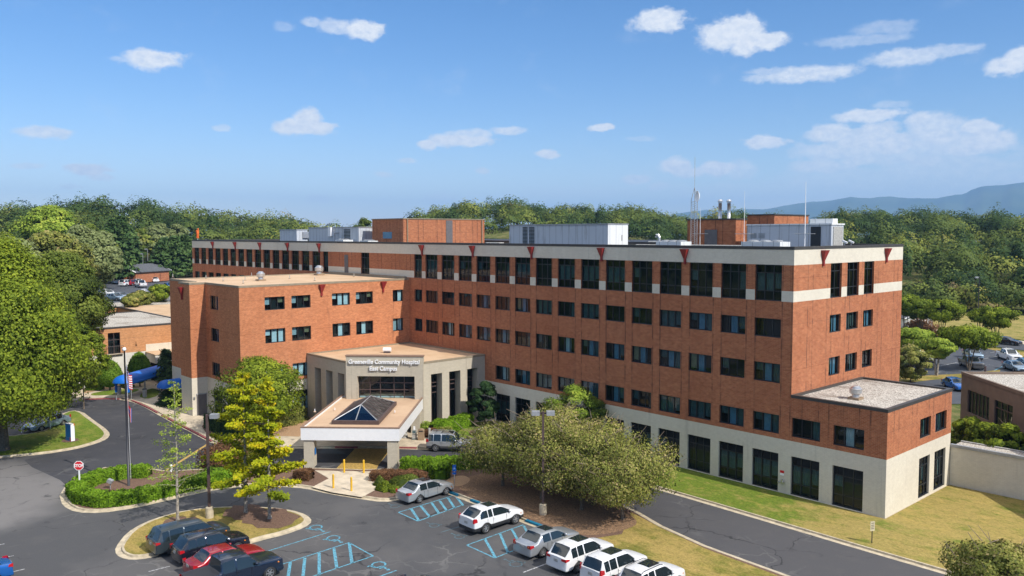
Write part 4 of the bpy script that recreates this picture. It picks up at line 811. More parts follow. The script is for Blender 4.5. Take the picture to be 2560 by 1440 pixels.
# ------------------------------------------------------------------ sheets, kerbs, markings
def smoothpoly(pts, it=2, closed=True):
    for _ in range(it):
        q = []; n = len(pts)
        for i in range(n if closed else n-1):
            a, c = pts[i], pts[(i+1)%n]; q += [(a[0]*.78+c[0]*.22, a[1]*.78+c[1]*.22), (a[0]*.22+c[0]*.78, a[1]*.22+c[1]*.78)]
        pts = q if closed else [pts[0]]+q[1:-1]+[pts[-1]]
    return pts
def ccwise(p):
    A = sum(p[i][0]*p[(i+1)%len(p)][1]-p[(i+1)%len(p)][0]*p[i][1] for i in range(len(p))); return p if A > 0 else p[::-1]
def sheet(name, pts, z, m):
    b = MB(); p = ccwise(pts); b.add([(x, y, z) for x, y in p], [tuple(range(len(p)))], m); o = b.build(name); o['kind'] = 'structure'; return o
def kerb_line(name, pts, m='kerb concrete', w=.16, h=.14, gutter=.38, side=1, z=0., closed=False):
    """kerb along a polyline; side=1: gutter on the right hand side when walking along it"""
    b = MB(); P_ = [Vector(p) for p in pts]; n = len(P_); nn = []
    for i in range(n):
        a = P_[i-1] if (i > 0 or closed) else P_[i]; c = P_[(i+1)%n] if (i < n-1 or closed) else P_[i]; t = (c-a).normalized(); nn.append(Vector((t.y, -t.x))*side)
    rr = range(n if closed else n-1)
    def row(off, zz): return [(*(P_[i]+nn[i]*off), z+zz) for i in range(n)]
    prof = [(gutter, .008), (0.0, .012), (-.02, h), (-w, h), (-w-.02, 0)]; rws = [row(o, zz) for o, zz in prof]
    vs = [v for r_ in rws for v in r_]; fs = []
    for j in range(len(prof)-1):
        for i in rr: i2 = (i+1)%n; f = (j*n+i, j*n+i2, (j+1)*n+i2, (j+1)*n+i); fs.append(f if side < 0 else f[::-1])
    b.add(vs, fs, m); o = b.build(name); o['kind'] = 'structure'; return o
def island(name, pts, fill, z=0., smooth=2, h=.14):
    p = ccwise(smoothpoly(pts, smooth)); kerb_line('kerb', p, side=1, closed=True, z=z, h=h); ins = offset(p, .15); return sheet(name, ins, z+h-.012, fill)
def px(pl, z=0.): return [G(a, b_, z) for a, b_ in pl]
sheet('parking_lot', [(-200, -140), (90, -140), (90, -6.1), (40, -6.3), (-60, -.4), (-91, -29), (-91, -50), (-200, -60)], 0.0, 'asphalt')
sheet('road', px([(150,1031),(212,1000),(300,998),(345,1008),(410,1042),(455,1066),(500,1090),(560,1117),(760,1122),(1060,1125),(1200,1130)])+[(-32.5, -8.3), (-31.0, -6.5), (-29, -6.1), (-28.5, -10.8), (-31.5, -12.8)]+px([(1165,1153),(1003,1150),(1000,1174),(787,1176),(560,1176),(390,1181),(330,1170),(260,1175),(205,1197),(175,1222),(150,1200),(80,1168),(60,1150),(140,1131),(190,1122),(235,1109),(266,1088),(254,1073),(228,1055),(195,1029)]), .0035, 'asphalt drive')
sheet('road', ccwise([(-29, -6.1), (-24, -6.0), (-15, -6.05), (-6, -6.3), (2, -6.55), (10, -6.65), (45, -6.95), (45, -14.8), (.1, -14.4), (-6, -14.0), (-10.4, -13.1), (-13.5, -12.0), (-18, -11.2), (-24, -10.5), (-28.5, -10.7)]), .0045, 'asphalt service')
# hospital side pavement and beds
kout = px([(120,1002),(170,1000),(212,998),(262,996),(310,998),(345,1006),(375,1020),(410,1040),(455,1064),(500,1087),(530,1103),(560,1114),(620,1118),(700,1119),(760,1119),(900,1119),(1000,1120),(1060,1122),(1150,1126),(1240,1129),(1300,1134)])
kr = [(-37.2, -6.3), (-32, -5.9), (-24, -5.95), (-15, -6.0), (-6, -6.25), (2, -6.5), (10, -6.6), (45, -6.9)]
kout = smoothpoly(kout[:-1]+[(-32.6, -8.2), (-31.0, -6.4), (-29, -6.0)]+kr[3:], 1, closed=False)
kerb_line('kerb', kout, side=1)
sheet('pavement', [(p[0], p[1]) for p in kout if p[0] < -29.5]+[(-29.5, -.05), (-44.9, -.05), (-44.9, -8.5), (-51, -14.2), (-59.4, -14.2), (-59.4, -22.0), (-68.5, -22.05), (-68.5, -23.8), (-71.7, -23.8), (-71.7, -22.0), (-80, -22), (-80, -10), (-95.8, -10), (-95.8, -29.5)], .128, 'concrete')
def over(name, pl, m, dz=.004, k=0, z=.128, sm=1): return sheet(name, smoothpoly(px(pl, z), sm), z+dz, m)
lw = [(p[0], p[1]+.16) for p in kout if p[0] > -34]+[(45, 12.1), (.05, 12.1), (.05, -.03), (-36.5, -.03), (-37.5, -3.0)]
sheet('lawn', ccwise(lw), .132, 'mixed grass')
over('lawn', [(1130,1100),(1120,1082),(1150,1066),(1190,1055),(1230,1052),(1300,1062),(1330,1090),(1260,1108),(1180,1106)], 'lawn grass', .012)
over('planting_bed', [(1165,1083),(1190,1072),(1240,1062),(1300,1070),(1280,1092),(1210,1096)], 'mulch', .018)
over('planting_bed', [(1075,1070),(1090,1052),(1150,1040),(1190,1030),(1215,1045),(1150,1062),(1125,1078),(1120,1092),(1085,1090)], 'straw', .008)
over('planting_bed', [(600,1045),(660,1030),(745,1010),(790,1000),(790,1060),(760,1092),(700,1090),(620,1095),(560,1080)], 'straw', .006)
over('planting_bed', [(500,1060),(560,1040),(600,1050),(600,1095),(560,1105),(520,1090)], 'mulch', .010)
over('lawn', [(226,984),(262,977),(300,973),(345,972),(348,976),(322,985),(270,988),(230,989)], 'lawn grass', .006)
over('planting_bed', [(212,985),(245,975),(300,967),(300,960),(240,960),(205,975)], 'straw', .010)
over('lawn', [(345,990),(375,970),(400,975),(395,990),(365,998)], 'lawn grass', .010)
over('planting_bed', [(395,985),(430,965),(462,985),(462,1025),(430,1010),(400,1000)], 'mulch', .006)
# red fire-lane kerbs (painted tops)
def redstrip(pl, m, wd=.2, z=.146):
    p = [Vector(q) for q in px(pl, z)]; b = MB()
    for a, c in zip(p, p[1:]):
        t = (c-a).normalized(); n = Vector((-t.y, t.x))*wd*.5; b.add([(*(a-n), z), (*(c-n), z), (*(c+n), z), (*(a+n), z)], [(0, 1, 2, 3)], m); b.add([(*(a-n), .012), (*(c-n), .012), (*(c-n), z), (*(a-n), z)], [(0, 1, 2, 3)], m)
    o = b.build('painted_kerb'); o['kind'] = 'structure'
redstrip([(330,1000),(345,1006),(375,1020),(395,1031)], 'red kerb'); redstrip([(405,1037),(455,1063),(500,1086),(530,1102)], 'red kerb'); redstrip([(212,997),(262,995),(300,996)], 'red kerb'); redstrip([(838,1116),(895,1117)], 'red kerb'); redstrip([(996,1117),(1042,1118)], 'red kerb')
# long median: flagpole bed, canopy piers, shrub beds, tree lawn
med = px([(162,1238),(170,1262),(200,1277),(255,1279),(330,1268),(400,1252),(470,1236),(540,1221),(620,1213),(700,1213),(770,1218),(830,1232),(905,1244),(960,1252),(1000,1246),(1030,1228)])
med = smoothpoly(med, 1, closed=False)+[(-29.3, -19.9), (-28.4, -19.3), (-26.0, -19.35), (-17, -19.45), (-9, -19.55), (10, -19.7), (45, -19.9), (45, -14.9), (0.1, -14.5), (-6, -14.1), (-10.4, -13.2), (-13.5, -12.1), (-18, -11.3), (-24, -10.6), (-28.5, -10.8), (-31.5, -12.8)]+px([(1165,1153),(1100,1150),(1003,1150),(1000,1174),(900,1177),(787,1173),(750,1172),(650,1172),(560,1174),(482,1177),(420,1181),(390,1177),(330,1168),(260,1172),(205,1192),(175,1215)])
med = ccwise(med); kerb_line('kerb', med, side=1, closed=True); mi_ = offset(med, .15)
sheet('median', mi_, .126, 'mulch')
sheet('tree_lawn', ccwise([(-13.5, -12.5), (-10, -13.5), (-5.5, -14.5), (0, -14.9), (44, -15.2), (44, -19.3), (-8, -19.25), (-12, -19.2), (-11, -16.5)]), .131, 'dry grass')
sheet('leaf_litter', ccwise(smoothpoly([(-28.2, -11.3), (-24, -11), (-18, -11.7), (-13.8, -12.6), (-11.4, -14), (-11.4, -16.5), (-12.5, -18.9), (-17, -19.1), (-25.5, -19.0), (-29, -17)], 2)), .135, 'leaf litter')
apron = px([(787,1176),(1000,1180),(993,1190),(955,1216),(905,1243),(830,1231),(780,1218),(822,1196)], .14)
sheet('canopy_apron', apron, .146, 'concrete')
sheet('planting_bed', smoothpoly(px([(1108,1208),(1128,1192),(1160,1188),(1178,1198),(1165,1212),(1132,1218)], .13), 3), .142, 'straw')
# lower left island
isl = px([(303,1368),(306,1384),(325,1393),(352,1394),(392,1386),(407,1372)])+[(-31.0, -38.6), (-30.9, -36.75)]+[(-29, -36.6), (-27.4, -36.5)]+px([(650,1347),(705,1334),(752,1317),(768,1304),(755,1290),(725,1280),(680,1273),(620,1270),(550,1271),(490,1276),(430,1287),(370,1308),(330,1332)])
island('grass_island', isl, 'dry grass', smooth=1)
for (a, c, r_) in ((443,1308,1.1),(615,1285,1.9),(676,1300,2.3)):
    x, y = G(a, c); sheet('mulch_ring', [(x+r_*(1+.15*math.sin(3*k))*math.cos(k*math.pi/9), y+r_*.8*(1+.15*math.cos(2*k))*math.sin(k*math.pi/9)) for k in range(18)], .137+.003*r_, 'mulch')
# left lawn with the directory sign
isl2 = px([(195,1028),(228,1054),(254,1072),(266,1086),(258,1098),(235,1108),(190,1121),(110,1134),(0,1144),(-160,1156),(-260,1140),(-200,1105),(-60,1098),(60,1090),(125,1076),(140,1052),(165,1032)])
island('grass_island', isl2, 'lawn grass', smooth=1)
x, y = G(176, 1104); sheet('mulch_ring', [(x+.9*math.cos(k*math.pi/8), y+.8*math.sin(k*math.pi/8)) for k in range(16)], .137, 'mulch')
# painted markings
def stroke(b, a, c, w, z, m):
    a, c = Vector(a), Vector(c); t = (c-a).normalized(); n = Vector((-t.y, t.x))*w/2; b.add([(*(a-n), z), (*(c-n), z), (*(c+n), z), (*(a+n), z)], [(0, 1, 2, 3)], m)
mk_ = MB()
def L(a, c, m='line blue', w=.11, z=.006): stroke(mk_, a, c, w, z, m)
L((-25.03, -36.7), (-25.45, -31.0))
tri = G(933, 1390); L((-22.35, -37.5), (-22.75, -31.1)); L(G(873,1357), tri); L(tri, (-19.3, -38))
for q in ((873,1358,880,1408),(835,1371,842,1421),(798,1383,798,1438),(762,1395,757,1446),(726,1404,718,1456)): L(G(*q[:2]), G(*q[2:]), w=.2)
L((-16.68, -31.4), (-16.45, -37)); 
for q in ((996,1281,1130,1240),(996,1281,1045,1303),(1045,1303,1152,1264)): L(G(*q[:2]), G(*q[2:]))
for q in ((1028,1272,1047,1301),(1052,1265,1075,1293),(1079,1257,1097,1283),(1099,1252,1117,1277),(1120,1245,1137,1271),(1140,1241,1158,1264)): L(G(*q[:2]), G(*q[2:]), w=.2)
for q in ((1167,1363,1308,1312),(1167,1363,1237,1395),(1237,1395,1330,1358)): L(G(*q[:2]), G(*q[2:]))
for q in ((1212,1347,1238,1393),(1250,1334,1270,1382),(1280,1324,1300,1360),(1309,1314,1326,1345)): L(G(*q[:2]), G(*q[2:]), w=.18)
L((-20.06, -25.36), (-20.07, -21), 'line faint blue')
for x in (-11.1, -8.3, -5.5, -2.7, 0.1, 2.9): L((x, -25.8), (x+.03, -20.2), 'line white')
for x in (-27.0, -32.7, -35.65, -38.45, -41.2): L((x, -48.5 if x < -30 else -42.9), (x+.05, -53.5 if x < -30 else -41.6), 'line white')
L((-26.95, -36.8), (-25.9, -36.9), 'line white'); 
# drive stripes below the canopy and the median centre line
L(G(520, 1110), G(412, 1178), 'worn yellow', .3); L(G(966, 1108), G(936, 1176), 'worn yellow', .3); L(G(905, 1104), G(862, 1150), 'worn yellow', .12)
mk_.quad(*[(*G(a, c), .005) for a, c in ((838,1177),(940,1177),(966,1140),(966,1117))], 'worn yellow') if False else None
o = mk_.build('road_markings'); o['kind'] = 'structure'
o = sheet('sunlit_yellow_paving', px([(837,1175),(936,1176),(980,1119),(893,1119)]), .004, 'worn yellow')  # yellow colour painted over the patch of ground sunlit beneath the canopy
def isa(cx, cy, s, ang, m='line blue'):     # wheelchair symbol on the tarmac
    b = MB(); T = Matrix.Translation((cx, cy, 0)) @ Matrix.Rotation(ang, 4, 'Z') @ Matrix.Scale(s, 4); b.X = T
    def st(pts, w=.13):
        for a, c in zip(pts, pts[1:]): stroke(b, a, c, w, .007/s, m)
    st([(.42*math.cos(a)-.05, .42*math.sin(a)-.25) for a in [R(t) for t in range(120, 400, 20)]])
    st([(-.12, .62), (-.1, .12), (.32, .1), (.5, -.42), (.68, -.36)], .15); st([(-.1, .36), (.25, .34)], .12)
    b.add([(-.12+.13*math.cos(k*.785), .82+.13*math.sin(k*.785), .007/s) for k in range(8)], [tuple(range(8))], m); o = b.build('painted_symbol'); o['kind'] = 'structure'
for (a, c, m, s) in ((792,1321,'line blue',1.),(836,1348,'line blue',1.),(950,1415,'line blue',1.),(985,1264,'line faint blue',.8),(1083,1312,'line faint blue',.8),(1146,1340,'line faint blue',.8),(1285,1407,'line faint blue',.95)):
    x, y = G(a, c); isa(x, y, s, R(-95) if a < 960 else R(85), m)
# blue painted kerb ends
b = MB()
for x0, x1 in ((-27.0, -25.6), (-23.9, -22.9), (-17.6, -16.0)): b.box(x0, x1, -19.55, -19.3, .02, .155, 'blue kerb')
o = b.build('painted_kerb'); o['kind'] = 'structure'
# right car park, road, field; left upper car park
sheet('car_park', px([(2225,1010),(2270,925),(2330,893),(2380,862),(2450,868),(2560,893),(2700,920),(2700,1010)])[:], .010, 'asphalt far')
sheet('road', px([(2200,848),(2330,835),(2420,846),(2560,862),(2800,890),(2800,905),(2560,876),(2420,858),(2330,847),(2200,862)]), .012, 'asphalt far')
sheet('verge_kerb', px([(2330,829),(2420,840),(2560,861),(2800,888),(2800,879),(2560,853),(2420,832),(2330,822)]), .016, 'concrete')
sheet('grass_strip', px([(2330,893),(2380,862),(2450,868),(2560,893),(2700,920),(2700,906),(2560,879),(2420,861),(2330,850),(2240,870)]), .018, 'dry grass')
sheet('field', px([(2150,830),(2330,818),(2560,850),(2900,880),(2900,800),(2560,790),(2420,772),(2300,770),(2150,775)]), .012, 'field grass')
sheet('grass_strip', px([(2250,960),(2330,950),(2390,946),(2500,935),(2500,925),(2400,935),(2330,938),(2250,945)]), .03, 'dry grass')
b = MB()
for q in ((2300,911,2330,904),(2340,917,2400,905),(2470,934,2505,917),(2475,882,2495,879),(2455,898,2495,891),(2345,931,2353,930)): stroke(b, G(*q[:2]), G(*q[2:]), .16, .022, 'line white' if q[0] != 2470 else 'line blue')
o = b.build('road_markings'); o['kind'] = 'structure'
UZ = 7.4
def gz(a, c): return G(a, c, UZ)
sheet('upper_car_park', [gz(*q) for q in ((180,770),(470,775),(520,715),(520,700),(440,697),(380,700),(330,697),(255,690),(180,690))], UZ, 'asphalt far')
sheet('field', [gz(*q) for q in ((180,691),(255,690),(330,697),(380,700),(440,697),(540,700),(560,686),(440,684),(330,680),(180,676))], UZ+.05, 'field grass')
# ------------------------------------------------------------------ cars
TY_ = {
 'sedan': dict(L=4.83, W=1.82, H=1.46, wb=2.78, hood=.96, hoodf=.70, belt=.94, trunk=1.02, wr=.33, cab=(1.02, .22, -1.25, -1.78), suv=0),
 'suv':   dict(L=4.72, W=1.88, H=1.68, wb=2.72, hood=1.06, hoodf=.86, belt=1.04, trunk=1.1, wr=.37, cab=(1.05, .35, -1.72, -2.18), suv=1),
 'suv2':  dict(L=4.6, W=1.86, H=1.70, wb=2.66, hood=1.08, hoodf=.90, belt=1.03, trunk=1.12, wr=.36, cab=(1.0, .3, -1.9, -2.2), suv=1),
 'suv3':  dict(L=4.83, W=1.91, H=1.66, wb=2.81, hood=1.08, hoodf=.84, belt=1.08, trunk=1.2, wr=.39, cab=(1.1, .2, -1.55, -2.22), suv=1),
 'boxy':  dict(L=4.42, W=1.83, H=1.74, wb=2.62, hood=1.06, hoodf=.92, belt=1.06, trunk=1.1, wr=.36, cab=(.98, .5, -1.9, -2.08), suv=1),
 'van':   dict(L=5.15, W=1.99, H=1.74, wb=3.0, hood=1.06, hoodf=.86, belt=1.02, trunk=1.1, wr=.36, cab=(1.55, .65, -2.1, -2.45), suv=1),
 'pickup': dict(L=5.75, W=1.98, H=1.88, wb=3.6, hood=1.2, hoodf=1.08, belt=1.18, trunk=1.2, wr=.41, cab=(1.25, .6, -1.05, -1.15), suv=2)}
def car_meshes(kind, pnt, trim=None):
    P = TY_[kind]; L_, Wd, Hh = P['L'], P['W']/2, P['H']; wf, wrr = P['wb']/2+.05, -P['wb']/2+.05; c0, c1, c2, c3 = P['cab']; gc = .24 if P['suv'] == 0 else .30
    xs = {L_/2: 'f', L_/2-.12: 'f', L_/2-.4: 'h', c0: 'b', c1: 'g', c2: 'g', c3: 'r', -L_/2+.1: 'e', -L_/2: 'e'}
    for w in (wf, wrr):
        for dx in (-.47, -.36, 0, .36, .47):
            x = w+dx
            if min(abs(x-k) for k in xs) > .05: xs[x] = None
    pil = (c1+c2)/2-.0
    for x in (pil-.035, pil+.035) + ((c2+.42, c2+.47) if P['suv'] == 1 else ()): xs[x] = 'p'
    X = sorted(xs, reverse=True)
    def arch(x):
        for w in (wf, wrr):
            d = abs(x-w)
            if d < .48: return max(gc, math.sqrt(max(0, (.44 if P['suv'] else .41)**2-d*d))+P['wr']-.05)
        return gc
    def zb(x): # belt or hood height
        if x > c0: t = (x-c0)/(L_/2-c0); return P['hood']+(P['hoodf']-P['hood'])*t**1.8
        if x < c3 and P['suv'] == 0: return P['trunk']-.12*((c3-x)/(c3+L_/2))**2
        if P['suv'] == 2 and x < c3: return P['trunk']
        return P['belt']+(P['trunk']-P['belt'])*(c0-x)/(c0-c3)*.8
    def zt(x):
        if x >= c0 or x <= c3: return None
        if x > c1: return zb(c0)+(Hh-.05-zb(c0))*((c0-x)/(c0-c1))
        if x < c2: return zb(c3)+(Hh-.07-zb(c3))*((x-c3)/(c2-c3))
        t = (x-c2)/(c1-c2); return Hh-.05+.05*math.sin(math.pi*(t*.8+.15))
    def wid(x):
        f = 1-.17*max(0, (x-(L_/2-.75))/.75)**2.2-.09*max(0, ((-L_/2+.6)-x)/.6)**2.2; return Wd*f
    rings = []
    for x in X:
        w = wid(x); a = arch(x); b_ = zb(x); t = zt(x)
        if abs(x-L_/2) < .01: b_ -= .1; a = max(a, gc+.04)
        if t is None:
            r = [(w*.8, a+.02), (w*.985, a+.03), (w, max(.55, a+.04)), (w*.985, b_-.1), (w*.93, b_-.015), (w*.70, b_+.02), (0, b_+.045)]
            if P['suv'] == 2 and x < c3: r = [(w*.8, a+.02), (w*.985, a+.03), (w, max(.6, a+.04)), (w*.99, b_-.1), (w*.97, b_), (w*.87, b_), (0, b_-.0)]
        else:
            k = (t-b_)/(Hh-b_); wt = w*(.93-.17*k); r = [(w*.8, a+.02), (w*.985, a+.03), (w, max(.58, a+.04)), (w*.975, b_-.04), (wt+.0, b_+(t-b_)*.9), (wt-.09, t-.005*0), (0, t+.035*k)]
        rings.append([(x, y, z) for y, z in r])
    vs, fs, ms = [], [], []; nr = 7
    for r in rings: vs += [p for p in r]+[(p[0], -p[1], p[2]) for p in r[:-1]]
    st = 13; mats = [pnt, 'car glass', 'plastic black', trim or pnt]
    def idx(i, j, s): return i*st+(j if (s > 0 or j == 6) else 7+j)
    for i in range(len(X)-1):
        xa, xb = X[i], X[i+1]; xm = (xa+xb)/2; cabin = c3 < xm < c0
        for s in (1, -1):
            for j in range(6):
                f = [idx(i, j, s), idx(i, j+1, s), idx(i+1, j+1, s), idx(i+1, j, s)]; m = 0
                if j == 0: m = 2
                if j == 1: m = 3
                if cabin and j == 3 and c2-.02 < xm < c1+.5 and not (abs(xm-pil) < .034) and not (P['suv'] == 1 and c2+.42 < xm < c2+.47): m = 1
                if P['suv'] == 1 and cabin and j == 3 and c3+.3 < xm < c2: m = 1
                if cabin and j == 5 and (xm > c1 or (xm < c2)): m = 1
                if cabin and j == 4 and xm > c1 and kind == 'sedan': m = 0
                if P['suv'] == 2 and xm < c3 and j == 5: m = 2
                fs.append(f if s > 0 else f[::-1]); ms.append(m)
    for i, fl in ((0, False), (len(X)-1, True)):
        f = [idx(i, j, 1) for j in range(7)]+[idx(i, j, -1) for j in range(5, -1, -1)]; 
        # split the end cap into bumper (low) and face
        for j in range(6):
            q = [idx(i, j, 1), idx(i, j, -1), idx(i, j+1, -1), idx(i, j+1, 1)] if j < 5 else [idx(i, 5, 1), idx(i, 5, -1), idx(i, 6, 1)]
            fs.append(q if not fl else q[::-1]); ms.append(3 if j < 2 and trim else (2 if j == 0 else 0))
    me = bpy.data.meshes.new('t'); me.from_pydata(vs, [], fs)
    for m in mats: me.materials.append(mat(m))
    me.polygons.foreach_set('material_index', ms); me.update()
    bm = bmesh.new(); bm.from_mesh(me); bmesh.ops.recalc_face_normals(bm, faces=bm.faces); cl = bm.edges.layers.float.new('crease_edge')
    for e in bm.edges:
        if len(e.link_faces) == 2 and e.link_faces[0].material_index != e.link_faces[1].material_index: e[cl] = .95
    vc = bm.verts.layers.float.new('crease_vert')
    for v in bm.verts:
        ms_ = {f.material_index for f in v.link_faces}
        if 1 in ms_ and len(ms_) > 1: v[vc] = .75
    bm.to_mesh(me); bm.free()
    o = bpy.data.objects.new('t', me); COL.objects.link(o); md = o.modifiers.new('s', 'SUBSURF'); md.levels = 2; md.render_levels = 2
    ev = bpy.data.meshes.new_from_object(o.evaluated_get(bpy.context.evaluated_depsgraph_get())); bpy.data.objects.remove(o)
    out_ = []
    for sel, mlist in (((0, 2, 3), mats), ((1,), mats)):
        bm = bmesh.new(); bm.from_mesh(ev); bmesh.ops.delete(bm, geom=[f for f in bm.faces if f.material_index not in sel], context='FACES')
        for f in bm.faces: f.smooth = True
        m2 = bpy.data.meshes.new('m'); bm.to_mesh(m2); bm.free()
        for m in mlist: m2.materials.append(mat(m))
        out_.append(m2)
    return out_, P, wf, wrr, c0, c1, c2, c3
_cc = {}; _wh = {}
def wheel_mesh(r):
    if r in _wh: return _wh[r]
    b = MB(); n = 24; vs = []
    prof = [(r*.62, .10), (r*.93, .11), (r, .07), (r, -.07), (r*.93, -.11), (r*.62, -.11)]
    b.add([(p[0]*math.cos(2*math.pi*k/n), p[1], p[0]*math.sin(2*math.pi*k/n)) for p in prof for k in range(n)], [(i*n+k, (i+1)*n+k, (i+1)*n+(k+1)%n, i*n+(k+1)%n) for i in range(5) for k in range(n)], 'rubber')
    rm = MB(); rm.add([(q*r*math.cos(2*math.pi*k/n), y, q*r*math.sin(2*math.pi*k/n)) for q, y in ((.64, .10), (.60, .105), (.56, .04), (.0, .04)) for k in range(n)], [(i*n+k, i*n+(k+1)%n, (i+1)*n+(k+1)%n, (i+1)*n+k) for i in range(2) for k in range(n)], 'rim alloy')
    rm.add([(.56*r*math.cos(2*math.pi*k/n), .04, .56*r*math.sin(2*math.pi*k/n)) for k in range(n)], [tuple(range(n))], 'plastic black')
    for k in range(6):
        a = k*math.pi/3; ca, sa = math.cos(a), math.sin(a); 
        def p(u, v, y): return ((u*ca-v*sa)*r, y, (u*sa+v*ca)*r)
        rm.add([p(.05, -.09, .1), p(.58, -.06, .085), p(.58, .06, .085), p(.05, .09, .1), p(.05, -.09, .05), p(.58, -.06, .05), p(.58, .06, .05), p(.05, .09, .05)], [(0, 1, 2, 3), (0, 4, 5, 1), (3, 2, 6, 7)], 'rim alloy')
    rm.add([(.14*r*math.cos(2*math.pi*k/12), .105, .14*r*math.sin(2*math.pi*k/12)) for k in range(12)], [tuple(range(12))], 'rim alloy')
    _wh[r] = (b, rm); return _wh[r]
def car(name, kind, pnt, loc, heading, label, cat='car', group=None, trim=None, sunroof=False, rails=False, chrome=False, plate=True, tail='v', amber=False):
    key = (kind, pnt, trim)
    if key not in _cc: _cc[key] = car_meshes(kind, pnt, trim)
    (body, gl), P, wf, wrr, c0, c1, c2, c3 = _cc[key]; L_, Wd, Hh = P['L'], P['W']/2, P['H']
    z0 = loc[2] if len(loc) > 2 else .01; t = thing(name, label, cat, (loc[0], loc[1], z0), heading, group)
    for nm, me in (('body', body), ('window_glass', gl)): o = bpy.data.objects.new(nm, me); COL.objects.link(o); o.parent = t
    b = MB(); b.box(-L_/2+.25, L_/2-.3, -Wd*.8, Wd*.8, .22, .62, 'plastic black'); b.build('underbody', t)
    tb, rb = wheel_mesh(P['wr']); tm = rmm = None
    for x in (wf, wrr):
        for s in (1, -1):
            if tm is None: o = tb.build('wheel', t, smooth=True); tm = o.data; o2 = rb.build('rim', o); rmm = o2.data
            else: o = bpy.data.objects.new('wheel', tm); COL.objects.link(o); o.parent = t; o2 = bpy.data.objects.new('rim', rmm); COL.objects.link(o2); o2.parent = o
            o.location = (x, s*(Wd-.105), P['wr']); o.rotation_euler = (0, 0, 0 if s > 0 else math.pi)
    hb = P['trunk'] if P['suv'] < 1 else P['belt']
    for s in (1, -1):
        hd = MB(); xh = L_/2; zh = P['hoodf']-.14
        hd.add([(xh-.06, s*Wd*.50, zh-.06), (xh-.15, s*Wd*.80, zh-.05), (xh-.42, s*Wd*.955, zh), (xh-.46, s*Wd*.955, zh+.09), (xh-.2, s*Wd*.82, zh+.09), (xh-.1, s*Wd*.5, zh+.05)], [(0, 1, 4, 5), (1, 2, 3, 4)], 'lamp clear')
        hd.add([(xh-.38, s*Wd*.965, zh-.03), (xh-.5, s*Wd*.985, zh-.0), (xh-.5, s*Wd*.985, zh+.07), (xh-.38, s*Wd*.965, zh+.04)], [(0, 1, 2, 3)], 'lamp amber'); hd.build('headlight', t)
        xr = -L_/2; zt0 = .80 if P['suv'] == 0 else .92; tl = MB(); e = .012
        if kind == 'pickup': tl.add([(xr-e, s*Wd*.82, .75), (xr-e, s*Wd*.93, .75), (xr-e, s*Wd*.93, 1.12), (xr-e, s*Wd*.82, 1.12), (xr+.2, s*(Wd*.95+e), .75), (xr+.2, s*(Wd*.95+e), 1.12)], [(0, 1, 2, 3), (1, 4, 5, 2)], 'tail red')
        else:
            h_ = {'v': .34, 'w': .18, 'l': .22}[tail]; w_ = {'v': .80, 'w': .5, 'l': .58}[tail]
            tl.add([(xr-e, s*Wd*w_, zt0), (xr-e+.03, s*Wd*.9, zt0-.02), (xr+.30, s*(Wd*.965+.012), zt0+.06), (xr+.26, s*(Wd*.955+.012), zt0+h_*.9), (xr+.02, s*Wd*.88, zt0+h_), (xr-.0, s*Wd*w_, zt0+h_*.75)], [(0, 1, 4, 5), (1, 2, 3, 4)], 'tail red')
            if amber: tl.add([(xr-e-.003, s*Wd*.66, zt0+.06), (xr-e+.01, s*Wd*.78, zt0+.05), (xr-e+.01, s*Wd*.78, zt0+.13), (xr-e-.003, s*Wd*.66, zt0+.13)], [(0, 1, 2, 3)], 'lamp amber')
        tl.build('taillight', t)
        mr = MB(); mr.X = Matrix.Translation((c0-.28, s*(Wd+.07), P['belt']+.10)); mr.lathe([(.0, -.09), (.08, -.07), (.11, 0), (.09, .07), (0, .09)], (0, 0, 0), pnt if not chrome else 'chrome', 8); mr.build('mirror', t, smooth=True)
        hn = MB()
        for xx in ((c1+c2)/2+.25-.1, (c1+c2)/2-.75): hn.box(xx-.1, xx+.1, s*(Wd-.005)-.012, s*(Wd-.005)+.012, P['belt']-.17, P['belt']-.13, 'chrome' if chrome else pnt)
        hn.build('door_handle', t)
    gr = MB(); gr.box(L_/2-.07, L_/2+.004, -Wd*.42, Wd*.42, P['hoodf']-.3, P['hoodf']-.14, 'plastic black'); gr.box(L_/2-.07, L_/2+.0, -Wd*.6, Wd*.6, .3, .42, 'plastic black'); gr.build('grille', t)
    if plate: b = MB(); zz = .82 if P['suv'] == 0 else .86; b.box(-L_/2-.018, -L_/2+.05, -.16, .16, zz-.09, zz+.08, 'stone pale'); b.build('licence_plate', t)
    if z0 < .015:                                               # door shut lines
        for s in (1, -1):
            for xx in ((c1+c2)/2, c0-.55, c2+.35): sp = MB(); sp.box(xx-.007, xx+.007, s*(Wd-.006)-.01, s*(Wd-.006)+.008, .36, P['belt']-.06, 'plastic black'); sp.build('door_seam', t)
    if sunroof:
        b = MB(); zz = Hh+.015; b.box((c1+c2)/2-.1, c1-.12, -.42, .42, zz-.03, zz+.012, 'car glass'); b.build('sunroof', t)
    if rails:
        for s in (1, -1): b = MB(); b.tube([(c1-.1, s*Wd*.66, Hh-.03), (c1-.3, s*Wd*.66, Hh+.05), (c2+.2, s*Wd*.66, Hh+.05), (c2, s*Wd*.66, Hh-.05)], .022, 'plastic black' if rails != 'cross' else 'grey metal', 6); b.build('roof_rail', t)
        if rails == 'cross':
            for xx in (c1-.6, c1-1.2, c1-1.8): b = MB(); b.tube([(xx, -Wd*.66, Hh+.06), (xx, Wd*.66, Hh+.06)], .02, 'plastic black', 6); b.build('roof_bar', t)
    if kind == 'pickup':
        b = MB(); b.box(-L_/2-.06, -L_/2+.12, -Wd*.9, Wd*.9, .42, .62, 'chrome'); b.build('rear_bumper', t)
